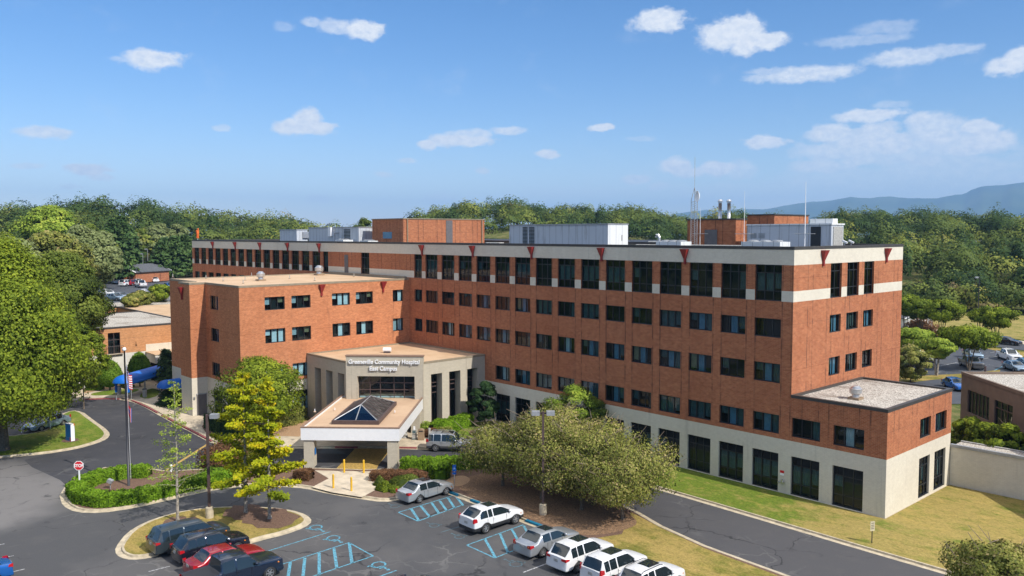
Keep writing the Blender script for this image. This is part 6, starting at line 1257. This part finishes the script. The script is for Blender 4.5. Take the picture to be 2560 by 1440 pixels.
def conifer(name, label, loc, h, R_, z=0., seed=0, group=None, matl='leaf conifer', ls=.5, nb=90, nl=60):
    rng = np.random.RandomState(seed+3); t = thing(name, label, 'tree', (*loc, z), 0, group); P_ = []; D_ = []; ti = []; b = MB(); b.tube([(0, 0, 0), (0, 0, h*.97)], [h*.018, h*.003], 'bark', 7)
    for k in range(nb):
        f = .12+.86*(k/nb); zz = h*f; L_ = R_*((1-f)**.75)*rng.uniform(.7, 1.1)+.35; a = k*2.4+rng.uniform(-.3, .3); tz = rng.uniform(-.02, .25); s = rng.uniform(.15, 1, nl)**.7
        c = np.stack([L_*s*math.cos(a), L_*s*math.sin(a), zz+L_*s*tz], 1); c += rng.normal(0, 1, c.shape)*np.array([.34, .34, .14])*(.5+L_*.16); P_.append(c); D_.append(np.tile([math.cos(a)*.4, math.sin(a)*.4, .9], (nl, 1))); ti.append(.38+rng.normal(0, .13)+rng.normal(0, .15, nl)+.15*s)
        b.tube([(0, 0, zz), (L_*.9*math.cos(a), L_*.9*math.sin(a), zz+L_*.9*tz)], [.07, .02], 'bark', 4, cap=False)
    leafmesh('crown', np.concatenate(P_), ls, np.concatenate(ti), matl, parent=t, rng=rng, out=np.concatenate(D_), elong=1.8); b.build('trunk', t); return t
def ginkgo(name, label, loc, h, R_, nb, nl, seed, matl='leaf yellow', z=.13, zmin=.16, ls=.16, expo=.75, rise=.45, thick=.13, cat='tree'):
    rng = np.random.RandomState(seed); t = thing(name, label, cat, (*loc, z)); b = MB(); P_ = []; ti = []
    b.tube([(0, 0, -.05), (0, 0, .3), (.05, .03, h*.5), (0, 0, h)], [thick*1.5, thick, thick*.65, .02], 'pale bark', 9)
    for k in range(nb):
        f = zmin+(1-zmin)*(k+.5)/nb; zz = h*f; L_ = R_*((1-f)**expo)*rng.uniform(.6, 1.12)+.2; a = k*2.399+rng.uniform(-.5, .5); rz_ = rise*rng.uniform(.5, 1.5); n = 7; pts = []
        for j in range(n+1):
            s = j/n; pts.append(np.array([L_*s*math.cos(a+.25*s*math.sin(k)), L_*s*math.sin(a+.25*s*math.sin(k)), zz+L_*(rz_*s*(1-.35*s))]))
        b.tube([tuple(p) for p in pts], [thick*.28*(1-.8*j/n)*(1.2-f) for j in range(n+1)], 'pale bark', 5, cap=False)
        m = int(nl*(.3+L_/R_)); s = rng.uniform(.12, 1.03, m); base = np.stack([np.interp(s*n, range(n+1), [p[i] for p in pts]) for i in range(3)], 1); w = .06+.15*np.sin(np.clip(s, 0, 1)*math.pi)**.7*(.5+L_/R_)
        P_.append(base+rng.normal(0, 1, (m, 3))*w[:, None]*np.array([1, 1, .65])); ti.append(.5+rng.normal(0, .17)+rng.normal(0, .17, m))
    leafmesh('crown', np.concatenate(P_), ls, np.concatenate(ti), matl, parent=t, rng=rng, up=.5, out=np.concatenate([np.stack([q[:, 0]*.35, q[:, 1]*.35, np.full(len(q), .8)], 1) for q in P_])); b.build('trunk', t); return t
def hedge(name, label, path, w, h, matl, z=.13, ls=.12, dens=260, cat='hedge', group=None, closed=False, wob=.05, seed=0):
    rng = np.random.RandomState(seed+77); P_ = [np.array(p) for p in path]; segs = []; tot = 0
    # resample
    q = [P_[0]]
    for a, c in zip(P_, P_[1:]):
        n = max(1, int(np.linalg.norm(c-a)/.35)); q += [a+(c-a)*(i+1)/n for i in range(n)]
    q = np.array(q); loc = q.mean(0); q = q-loc; n = len(q); tn = np.gradient(q, axis=0); tn /= np.linalg.norm(tn, axis=1)[:, None]+1e-9; nn = np.stack([-tn[:, 1], tn[:, 0]], 1)
    prof_ = [(-1, 0), (-1.0, .55), (-.93, .9), (-.7, 1.0), (0, 1.03), (.7, 1.0), (.93, .9), (1.0, .55), (1, 0)]; m = len(prof_); cv = []
    for i in range(n):
        e = min(i, n-1-i); k = min(1., .62+.2*e); 
        for s, zz in prof_: cv.append((q[i][0]+nn[i][0]*s*w/2*.9*k, q[i][1]+nn[i][1]*s*w/2*.9*k, zz*h*.93*min(1, .8+.15*e)))
    cf = [(i*m+j, (i+1)*m+j, (i+1)*m+j+1, i*m+j+1) for i in range(n-1) for j in range(m-1)]+[tuple(range(m)), tuple(range((n-1)*m, n*m))[::-1]]
    L_ = sum(np.linalg.norm(q[i+1]-q[i]) for i in range(n-1)); N_ = int(dens*(L_+w)*(w+2*h)); u = rng.uniform(-.25, n-1+.25, N_); uc = np.clip(u, 0, n-1); i0 = np.clip(uc.astype(int), 0, n-2); fr = (uc-i0)[:, None]
    pc = q[i0]*(1-fr)+q[i0+1]*fr; nc = nn[i0]; side = rng.uniform(-1, 1, N_)*(w/2+h); zz = np.where(np.abs(side) < w/2, 1., 1-(np.abs(side)-w/2)/h); xx = np.clip(side/(w/2), -1, 1)
    e = np.minimum(uc, n-1-uc); k = np.minimum(1, .66+.2*e); bulge = 1+wob*np.sin(uc*1.3+seed)+wob*np.sin(uc*3.1); P3 = np.zeros((N_, 3)); P3[:, :2] = pc+nc*(xx*w/2*k*bulge)[:, None]; P3[:, 2] = zz*h*bulge*np.minimum(1, .84+.14*e); outv = np.zeros((N_, 3)); outv[:, :2] = nc*(xx*(zz < 1))[:, None]*1.6; outv[:, 2] = (zz >= 1)*1.6
    ends = (u < 0)|(u > n-1); P3[ends, :2] += (tn[i0]*np.sign(u-(n-1)/2)[:, None]*.08)[ends]; P3 += rng.normal(0, .035, P3.shape)
    tint = .42+rng.normal(0, .2, N_)+.14*np.sin(uc*.9+xx*2); o = leafmesh(name, P3, ls, tint, matl, rng=rng, loc=(loc[0], loc[1], z), core=(cv, cf, .02), out=outv, up=.2); return tag(o, label, cat, group)
def shrub(name, label, loc, rx, ry, h, matl, n=2600, ls=.13, z=.13, seed=0, rz=0., group=None, cat='shrub', lump=.12, core=True, loose=.1):
    rng = np.random.RandomState(seed+5); d = sph(rng, n); d[:, 2] = np.abs(d[:, 2])*1.0-.12; k = 1+lump*(np.sin(d[:, 0]*5+seed)*np.sin(d[:, 1]*4+1+seed)+.6*np.sin(d[:, 2]*7+seed)); r = k*(1-loose+loose*1.6*rng.uniform(size=n)); p = d*r[:, None]*np.array([rx, ry, h]); p[:, 2] = np.maximum(p[:, 2], .03)
    cr = None
    if core:
        bm = bmesh.new(); bmesh.ops.create_icosphere(bm, subdivisions=2, radius=1); cv = [(v.co.x*rx*.86, v.co.y*ry*.86, max(0, v.co.z)*h*.86) for v in bm.verts]; cf = [tuple(v.index for v in f.verts) for f in bm.faces]; bm.free(); cr = (cv, cf, .02)
    o = leafmesh(name, p, ls, .42+rng.normal(0, .2, n)+.1*np.sin(d[:, 0]*4+d[:, 1]*3+seed), matl, rng=rng, loc=(*loc, z), core=cr, out=d*1.3, up=.15); o.rotation_euler = (0, 0, rz); return tag(o, label, cat, group)
def GP(pl): return [G(a, c, .13) for a, c in pl]

# hedges and shrubs of the forecourt
hedge('clipped_hedge', 'long bright green clipped hedge curling round the flagpole bed', GP([(372,1190),(330,1190),(285,1196),(240,1206),(208,1220),(192,1238),(212,1255),(262,1263),(330,1256),(400,1241),(470,1223),(530,1207),(600,1198)]), 1.45, .85, 'leaf bright hedge', ls=.12, dens=330)
hedge('clipped_hedge', 'bright green clipped hedge along the drive right of the canopy', GP([(1006,1172),(1060,1174),(1120,1172),(1175,1168),(1235,1165)]), 1.3, 1.0, 'leaf bright hedge', dens=330, seed=1)
hedge('clipped_hedge', 'short block of bright green hedge between the silver sedan and the drive', GP([(1098,1184),(1101,1199)]), 1.7, 1.15, 'leaf bright hedge', dens=330, seed=2)
hedge('clipped_hedge', 'rust brown barberry hedge right of the pale apron', GP([(930,1199),(980,1201),(1030,1201),(1058,1196)]), 1.35, .75, 'leaf rust', dens=330, seed=3, ls=.1); hedge('clipped_hedge', 'short rust brown barberry hedge left of the pale apron', GP([(742,1196),(776,1199)]), 1.3, .8, 'leaf rust', dens=330, seed=4, ls=.1)
hedge('clipped_hedge', 'glossy green hedge below the tall windows right of the entrance', GP([(1082,1084),(1130,1076),(1176,1062)]), 1.2, 1.25, 'leaf bright hedge', dens=300, seed=5, ls=.14)
hedge('clipped_hedge', 'short boxy hedge in front of the white plaster wall', GP([(220,975),(256,974)]), 1.4, 1.15, 'leaf hedge', dens=200, seed=6, ls=.14); hedge('clipped_hedge', 'dark hedge at the foot of the wing by the stair tower door', GP([(525,1066),(570,1085),(600,1092)]), 1.6, 1.4, 'leaf dark', dens=200, seed=7, ls=.15)
for a, c, rx, h, m, lab, nm in ((1018,1222,1.75,1.15,'leaf mid','big rounded green juniper beside the silver sedan','shrub'),(962,1228,.75,.75,'leaf green','little round green shrub, leftmost of the three small ones','shrub'),(985,1232,.6,.5,'leaf green','low green shrub right behind the silver sedan','shrub'),(950,1217,.55,.75,'leaf mid','small green shrub nearest the rust brown hedge','shrub')):
    x, y = G(a, c-4, .13); shrub('round_shrub', lab, (x, y), rx, rx*.8, h, m, n=int(2600*rx*rx/1.2+900), ls=.11, seed=int(a))
for a, c, rx, ry, h, m, lab in ((1062,1078,1.2,1.0,1.0,'leaf lime','lime green shrub between the canopy pier and the glossy hedge'),(1082,1090,1.5,1.0,.85,'leaf rust','rusty low shrub behind the boxy sport utility'),(1112,1090,1.1,.8,.9,'leaf olive','olive low shrub behind the boxy sport utility'),
  (548,1165,2.0,1.5,1.9,'leaf rust','russet shrub mass behind the tall lamp post'),(575,1140,2.0,1.6,1.7,'leaf rust','russet shrub behind the yellow ginkgos near the drive'),(620,1135,1.6,1.4,1.3,'leaf olive','olive shrub hidden behind the yellow ginkgo trunks'),(735,1046,2.2,1.4,1.3,'leaf olive','loose olive shrub by the pavilion left corner'),(772,1030,1.8,1.2,1.4,'leaf mid','loose green shrub under the narrow pavilion windows'),(700,1060,1.6,1.2,1.0,'leaf olive','low olive shrub below the round green tree'),
  (425,1010,2.0,1.4,1.7,'leaf dark','dark shrub in the shade of the short awning'),(445,1003,1.6,1.2,2.1,'leaf mid','green shrub between the short awning and the stair tower'),(318,967,1.3,.8,.6,'leaf green','low green shrub under the long blue awning'),(545,1195,1.9,1.3,1.0,'leaf hedge','dark green shrub at the end of the hedge ring'),(560,1205,1.5,1.2,.9,'leaf bright hedge','green shrub mass under the yellow ginkgos')):
    x, y = G(a, c, .13); shrub('loose_shrub', lab, (x, y), rx, ry, h, m, n=int(1500*rx*ry), ls=.13, seed=int(a+c), loose=.3, lump=.22)
for a, c, rx, h, lab in ((275,976,1.55,4.0,'clipped egg shaped evergreen, left one against the white plaster wall'),(350,966,1.5,4.6,'clipped egg shaped evergreen, right one by the long awning')):
    x, y = G(a, c, .13); t = thing('clipped_evergreen', lab, 'tree', (x, y, .13), 0, 'clipped evergreens'); b = MB(); b.tube([(0, 0, 0), (0, 0, 1.2)], .12, 'bark', 7); b.build('trunk', t); rng = np.random.RandomState(int(a)); d_ = sph(rng, 9000); zz = np.where(d_[:, 2] > 0, d_[:, 2]*1.25, d_[:, 2]); p = np.stack([d_[:, 0]*rx*(1-.2*np.maximum(0, d_[:, 2])), d_[:, 1]*rx*(1-.2*np.maximum(0, d_[:, 2])), (zz+1)*(h-.5)/2.25+.5], 1)*(1+rng.normal(0, .02, (9000, 1))); bm = bmesh.new(); bmesh.ops.create_icosphere(bm, subdivisions=2, radius=1)
    cv = [(v.co.x*rx*.85, v.co.y*rx*.85, ((v.co.z*1.2 if v.co.z > 0 else v.co.z)*.9+1)*(h-.5)/2.25+.5) for v in bm.verts]; cf = [tuple(v.index for v in f.verts) for f in bm.faces]; bm.free(); leafmesh('crown', p, .15, .4+rng.normal(0, .2, 9000), 'leaf hedge', parent=t, rng=rng, core=(cv, cf, .02), out=d_*1.4)
# flower bed in bloom
rng = np.random.RandomState(4); fc = []; pc = Vector(G(1232, 1086, .15))
n_f = 2600; aa = rng.uniform(0, 6.283, n_f); r_f = np.sqrt(rng.uniform(0, 1, n_f)); fp = np.stack([pc.x+r_f*np.cos(aa)*2.3, pc.y+r_f*np.sin(aa)*1.5, rng.uniform(.2, .42, n_f)], 1)
o = leafmesh('flower_bed', fp-np.array([pc.x, pc.y, 0]), .12, np.clip(rng.uniform(.1, 1.2, n_f), 0, 1), 'flowers', rng=rng, up=1.2, loc=(pc.x, pc.y, .05)); tag(o, 'white and red bedding flowers in a mulch bed by the hospital wall', 'flowers', kind='stuff'); shrub('bedding_leaves', 'green leaves below the white and red bedding flowers', (pc.x, pc.y), 2.3, 1.5, .28, 'leaf green', n=2500, ls=.12, z=.14)['kind'] = 'stuff'

# ginkgos and the bare sapling on the grass island
ginkgo('ginkgo', 'yellow ginkgo with the tallest narrow top, left of the two on the island', (-33.0, -33.8), 10.6, 4.5, 34, 520, 21, expo=.8, rise=.28)
ginkgo('ginkgo', 'yellow ginkgo with bare leader, right of the two on the island', (-30.55, -33.1), 10.4, 5.0, 36, 700, 22, expo=1.35, rise=.26)
ginkgo('sapling', 'nearly bare pale sapling with sparse lime leaves behind the minivan', (-34.5, -38.3), 10.3, 3.4, 34, 130, 23, matl='leaf lime', expo=.9, rise=.3, zmin=.2, ls=.10, thick=.11)
# broadleaf trees of the forecourt
x, y = G(655, 1083, .13); tree('round_tree', 'full round green tree in front of the wing between tower and entrance', (x, y), 8.0, 4.9, 1.3, 'leaf green', ncl=95, nl=300, ls=.16, seed=2, tbias=.08, fill=.4, tr=.2, z=.13, twigs=12, stems=3)
x, y = G(1212, 1066, .13); tree('evergreen_tree', 'dark dense evergreen at the right corner of the entrance pavilion', (x, y), 5.0, 1.75, .5, 'leaf dark', ncl=60, nl=260, ls=.15, shape=OVAL, seed=3, tr=.12, z=.13)
OG = 'olive trees on the tree median'
for i, (x, y, h, R_, lab, ncl) in enumerate(((-12.9, -14.2, 5.9, 4.0, 'olive tree with the visible trunk at the right end of the group', 100), (-16.4, -14.8, 6.2, 4.0, 'olive tree left of the visible trunk, in the middle of the group', 90), (-20.2, -15.3, 6.4, 4.0, 'olive tree whose crown hides the foot of the double lamp post', 95),
        (-24.9, -15.2, 4.9, 3.7, 'olive tree at the left end of the group by the blue parking sign', 95), (-21.8, -11.9, 6.5, 3.4, 'thin topped olive tree at the back of the group by the drive', 60), (-17.4, -11.8, 6.2, 3.4, 'twiggy olive tree at the back of the group near the ground floor windows', 60))):
    tree('olive_tree', lab, (x, y), h, R_*1.12, 1.3, 'leaf olive', ncl=ncl+45, nl=135, ls=.115, shape=SPREAD, seed=30+i, tr=.13, group=OG, twigs=150, z=.13, tbias=.07+.10*(i >= 4), fill=.3)
x, y = G(1435, 1120, .13); tree('light_green_tree', 'airy light green tree against the cream base wall above the olive trees', (x, y), 6.2, 2.7, 1.8, 'leaf lime', ncl=55, nl=190, ls=.14, shape=ROUND, seed=51, tr=.1, z=.13, twigs=15, tbias=-.05); x, y = G(1485, 1120, .13); tree('dark_small_tree', 'small dull green tree tucked right of the airy one by the cream wall', (x, y), 5.0, 1.8, 1.5, 'leaf mid', ncl=34, nl=170, ls=.14, seed=52, tr=.09, z=.13)
x, y = G(2535, 1432, 3.2); tree('olive_tree', 'olive tree cropped by the bottom right corner of the photo', (x, y-.8), 4.7, 3.0, 1.0, 'leaf olive', ncl=90, nl=260, ls=.13, shape=SPREAD, seed=60, tr=.14, z=.13, twigs=50)
# left edge trees
tree('big_green_tree', 'huge bright green tree filling the left edge, trunk in the left lawn', (-66.2, -43.2), 20.8, 9.0, 2.6, 'leaf green', ncl=400, nl=400, ls=.21, shape=PYR, seed=70, tr=.5, z=.13, fill=.45, tbias=.09, twigs=10)
x, y = PD(148, 122); tree('dark_green_tree', 'tall darker green tree behind the huge one, above the gravel roof', (x, y), 18.6, 6.2, 6.5, 'leaf mid', ncl=200, nl=380, ls=.25, seed=71, tr=.35, z=terr(x, y))
x, y = PD(194, 111); tree('small_leafy_tree', 'smaller fresh green tree against the orange low building', (x, y), 10.2, 3.0, 2.2, 'leaf green', ncl=70, nl=230, ls=.22, seed=72, tr=.08, z=.0)
x, y = PD(30, 150); tree('pale_tree', 'pale sage tree at the top left behind the huge green tree', (x, y), 16.0, 7.5, 3, 'leaf sage', ncl=90, nl=230, ls=.42, seed=73, tr=.3, z=terr(x, y)); x, y = PD(120, 158); tree('pale_tree', 'pale olive rounded tree above the dark green one', (x, y), 14.8, 7.0, 3, 'leaf olive', ncl=90, nl=230, ls=.42, seed=74, tr=.3, z=terr(x, y))
x, y = PD(205, 180); tree('pale_tree', 'soft sage tree between the dark green tree and the pines', (x, y), 15.2, 6.5, 3, 'leaf sage', ncl=80, nl=200, ls=.45, seed=75, tr=.3, z=terr(x, y)); x, y = PD(130, 262); tree('yellow_green_tree', 'large yellow-green crown standing out of the left hillside', (x, y), 21.5, 10.5, 2, 'leaf lime', ncl=110, nl=200, ls=.6, seed=76, tr=.4, z=terr(x, y), tbias=-.05)
# upper car park trees
for i, (a, dd_, h, R_, m, lab) in enumerate(((343,166,3.1,2.5,'leaf olive','olive shrub tree in front of the white pickup of the upper car park'),(394,172,3.9,2.7,'leaf green','fresh green small tree left of the wing roof corner'),(322,162,2.6,1.9,'leaf olive','low olive bush above the gravel roof beside the pale cars'))):
    x, y = PD(a, dd_); tree('small_tree', lab, (x, y), h, R_, .6, m, ncl=45, nl=150, ls=.3, seed=80+i, tr=.12, z=UZ)
shrub('bright_bush', 'bright green low bush in front of the bright blue car', gz(423, 731), 2.5, 1.4, 1.2, 'leaf bright hedge', n=1200, ls=.25, z=UZ)
CG = 'dark conifers behind the upper car park'
for i, (a, dd_, top, R_, lab) in enumerate(((282,250,548,6.0,'broad white pine with layered limbs, leftmost of the conifers'),(302,256,541,5.6,'tallest dark pine next to the broad layered one'),(322,290,562,5,'slim pine just left above the bungalow'),(402,262,600,4.6,'dense dark conifer right of the bungalow'),(412,268,592,5.4,'dark conifer in the middle of the right clump'),(436,264,588,5.2,'dark conifer behind the close pair of lamp posts'),(462,268,586,5.4,'dark conifer beside the upper left hospital corner'),(484,275,590,5.0,'conifer half hidden by the hospital corner'))):
    x, y = PD(a, dd_); zz = terr(x, y); conifer('conifer', lab, (x, y), 21+dd_*(583-top)/CF-zz, R_, zz, 90+i, CG, nb=95, nl=46, ls=.75)
for i, (a, dd_, top, R_, m, lab) in enumerate(((232,236,560,6,'leaf mid','green broadleaf left of the pines'),(255,225,575,4.5,'leaf sage','sage broadleaf in front of the pines'),(366,300,578,5,'leaf sage','grey green tree above the bungalow roof'),(350,300,572,5,'leaf mid','green tree above the left bungalow roof'),(400,300,560,6,'leaf sage','soft sage crown above the right conifers'),(440,305,560,6,'leaf sage','second soft sage crown above the right conifers'))):
    x, y = PD(a, dd_); zz = terr(x, y); tree('broadleaf_tree', lab, (x, y), 21+dd_*(583-top)/CF-zz, R_, 2.5, m, ncl=55, nl=130, ls=.6, seed=110+i, tr=.25, z=zz, group='broadleaf trees by the bungalow')
x, y = PD(912, 330); tree('skyline_tree', 'open crowned tree alone against the sky left of the roof penthouse', (x, y), 21+330*(583-541)/CF-terr(x, y)*.0-terr(x, y), 5.2, 3, 'leaf mid', ncl=44, nl=130, ls=.5, seed=119, tr=.2, z=terr(x, y))
# myrtles of the right car park
MG = 'crape myrtles round the right car park'
for i, (a, c, h, R_, m, lab) in enumerate(((2263,840,8.2,3.4,'leaf green','myrtle closest to the hospital wall in the back row'),(2300,845,7.6,3.4,'leaf green','second myrtle from the hospital wall in the back row'),(2354,849,7.6,4.2,'leaf green','wide myrtle with spreading limbs in the middle of the back row'),(2452,840,5.6,2.8,'leaf green','myrtle right behind the dark lamp post'),(2486,869,7.4,3.8,'leaf green','bare limbed myrtle with flat green top at the right of the back row'),
    (2282,912,5.6,3.6,'leaf lime','yellow-green myrtle beside the brick wall in the front row'),(2341,939,5.4,2.6,'leaf lime','myrtle with orange tinges and open V-shaped limbs'),(2422,926,6.6,4.4,'leaf green','many stemmed myrtle hiding two vehicles'))):
    x, y = G(a, c, .02); tree('crape_myrtle', lab, (x, y), h, R_, h*.52, m, ncl=60, nl=170, ls=.26, shape=SPREAD, seed=130+i, tr=.1, z=.0, group=MG, stems=4, bark='pale bark' if i in (4, 6) else 'bark')
x, y = G(2300, 838, 0); shrub('maroon_shrub', 'dark maroon shrub under the back row myrtles', (x, y), 3.2, 2.6, 3.6, 'leaf rust', n=3500, ls=.28, z=0, seed=5, loose=.3); x, y = G(2276, 955, 0); tree('olive_bush', 'loose olive bush at the foot of the far brick corner', (x, y), 5.2, 2.7, .5, 'leaf olive', ncl=55, nl=200, ls=.2, seed=140, tr=.1, z=0, twigs=20); 
for i, (x, y, h, R_, lab) in enumerate(((.9, 17.8, 4.6, 2.2, 'leafy green shrub nearest the brick corner in the gap'), (3.0, 16.9, 4.9, 2.4, 'leafy green shrub in the middle of the gap below the strip windows'), (5.4, 16.6, 4.2, 2.1, 'darker shrub at the right of the gap against the stucco wall'), (-1.2, 20.6, 4.4, 2.2, 'leafy green shrub behind the others at the stucco corner'))):
    tree('large_shrub', lab, (x, y), h, R_, .4, 'leaf green' if i != 2 else 'leaf dark', ncl=50, nl=220, ls=.2, shape=OVAL, seed=150+i, tr=.08, z=0, cat='shrub', group='shrubs between the cream block and the stucco building', twigs=10)
x, y = G(430, 925, 0); conifer('small_pine', 'dark ragged pine behind the left edge of the stair tower', (-86.5, -20.3), 5.6, 1.5, .1, 160, None, ls=.22, nb=50, nl=60)
# ---------------- the woods: one mass of far trees on the slopes
def wood(name, label, spots, nq, ls, seed, lf='leaf wood'):
    rng = np.random.RandomState(seed); P_, T_, O_ = [], [], []
    for (x, y, z, h, R_, hue) in spots:
        d = sph(rng, nq); d[:, 2] = np.where(d[:, 2] < -.3, -d[:, 2]*.6, d[:, 2]); ph = rng.uniform(0, 6, 3)
        lump = 1+.20*np.sin(d[:, 0]*4.5+ph[0])*np.sin(d[:, 1]*4.5+ph[1])+.14*np.sin(d[:, 2]*7+ph[2]+d[:, 0]*3)+.09*np.sin(d[:, 0]*11+ph[1])*np.sin(d[:, 2]*11+ph[0]); r = lump*(.84+.16*rng.uniform(size=nq)**.6)
        c = d*r[:, None]*np.array([R_, R_, h*.43]); c += np.array([x, y, z+h*.56]); P_.append(c); O_.append(d*4.5)
        T_.append(hue+rng.normal(0, .025, nq)+.35*(lump-1))
    o = leafmesh(name, np.concatenate(P_), ls, np.concatenate(T_), lf, rng=rng, out=np.concatenate(O_), up=.3, elong=1.2); return tag(o, label, 'woods', kind='stuff')
rw = random.Random(99); spots = []
def huev(x, y, g):
    n = math.sin(x*.021)*math.cos(y*.017)+math.sin(x*.05+y*.04)*.5; return min(.98, max(.1, .36+.12*n+rw.gauss(0, .22)))
for px_ in range(-260, 2860, 10):
    lf = px_ < 900; D = float(np.interp(px_, [a for a, _ in RIDGE], [b for _, b in RIDGE])); start = (272 if px_ < 240 or px_ > 520 else 300) if lf else (262 if px_ > 2240 else 300)
    if 900 < px_ < 2240: start = 345
    dd_ = start+rw.uniform(0, 9)
    while dd_ < D+16:
        if rw.random() < .85*(9.0/CF*dd_)/9.5:
            a = px_+rw.uniform(-5, 5); x, y = PD(a, dd_); z = terr(x, y); pine = rw.random() < .12; h = rw.uniform(10.5, 17) if dd_ < D-15 else rw.uniform(12, 17.5); spots.append((x, y, z, h, rw.uniform(4.4, 8.4) if not pine else 3.0, huev(x, y, 0) if not pine else .15))
        dd_ += rw.uniform(7.5, 11.5)
wood('hillside_woods', 'mixed green and olive woods covering the hills behind the hospital', spots, 850, .62, 1)
# low growth along the foot of the right hand woods
sp2 = []
for px_ in range(2230, 2700, 7):
    x, y = PD(px_+rw.uniform(-4, 4), 252+rw.uniform(-6, 6)); sp2.append((x, y, terr(x, y)-.5, rw.uniform(4, 9), rw.uniform(2.5, 4.2), huev(x, y, 0)))
for px_ in range(-200, 250, 9): x, y = PD(px_, 262+rw.uniform(-5, 5)); sp2.append((x, y, terr(x, y)-.5, rw.uniform(7, 13), rw.uniform(3.5, 5), huev(x, y, 0)))
wood('woodland_edge', 'bushy growth along the lower edge of the woods', sp2, 330, .6, 2)
sp3 = []
for k in range(300):
    a = rw.uniform(35, 325); dd_ = rw.uniform(150, 230); f2 = math.atan2(_f[1], _f[0]); x, y = CAM[0]+dd_*math.cos(f2+R(a)), CAM[1]+dd_*math.sin(f2+R(a)); sp3.append((x, y, terr(x, y)-.5, rw.uniform(12, 18), rw.uniform(5, 8), huev(x, y, 0)))
wood('woods_across_the_road', 'woods on the other side of the car park, seen only in window reflections', sp3, 90, 2.2, 3)
# ------------------------------------------------------------------ air between here and the mountains
b = MB(); b.box(CAM[0]-17000, CAM[0]+17000, CAM[1]-17000, CAM[1]+17000, -60, 820, 'stone pale'); hz = b.build('haze'); hz['kind'] = 'stuff'; hz['label'] = 'thin blue summer haze filling the air out to the mountains'; hz['category'] = 'haze'
hm = bpy.data.materials.new('haze'); hm.use_nodes = True; hm.node_tree.nodes.clear(); ho = hm.node_tree.nodes.new('ShaderNodeOutputMaterial'); hv = hm.node_tree.nodes.new('ShaderNodeVolumePrincipled'); hv.inputs['Color'].default_value = (.37, .63, 1, 1); hv.inputs['Density'].default_value = HAZE = 9.5e-5; hv.inputs['Anisotropy'].default_value = .0
hm.node_tree.links.new(hv.outputs[0], ho.inputs['Volume']); hz.data.materials.clear(); hz.data.materials.append(hm)
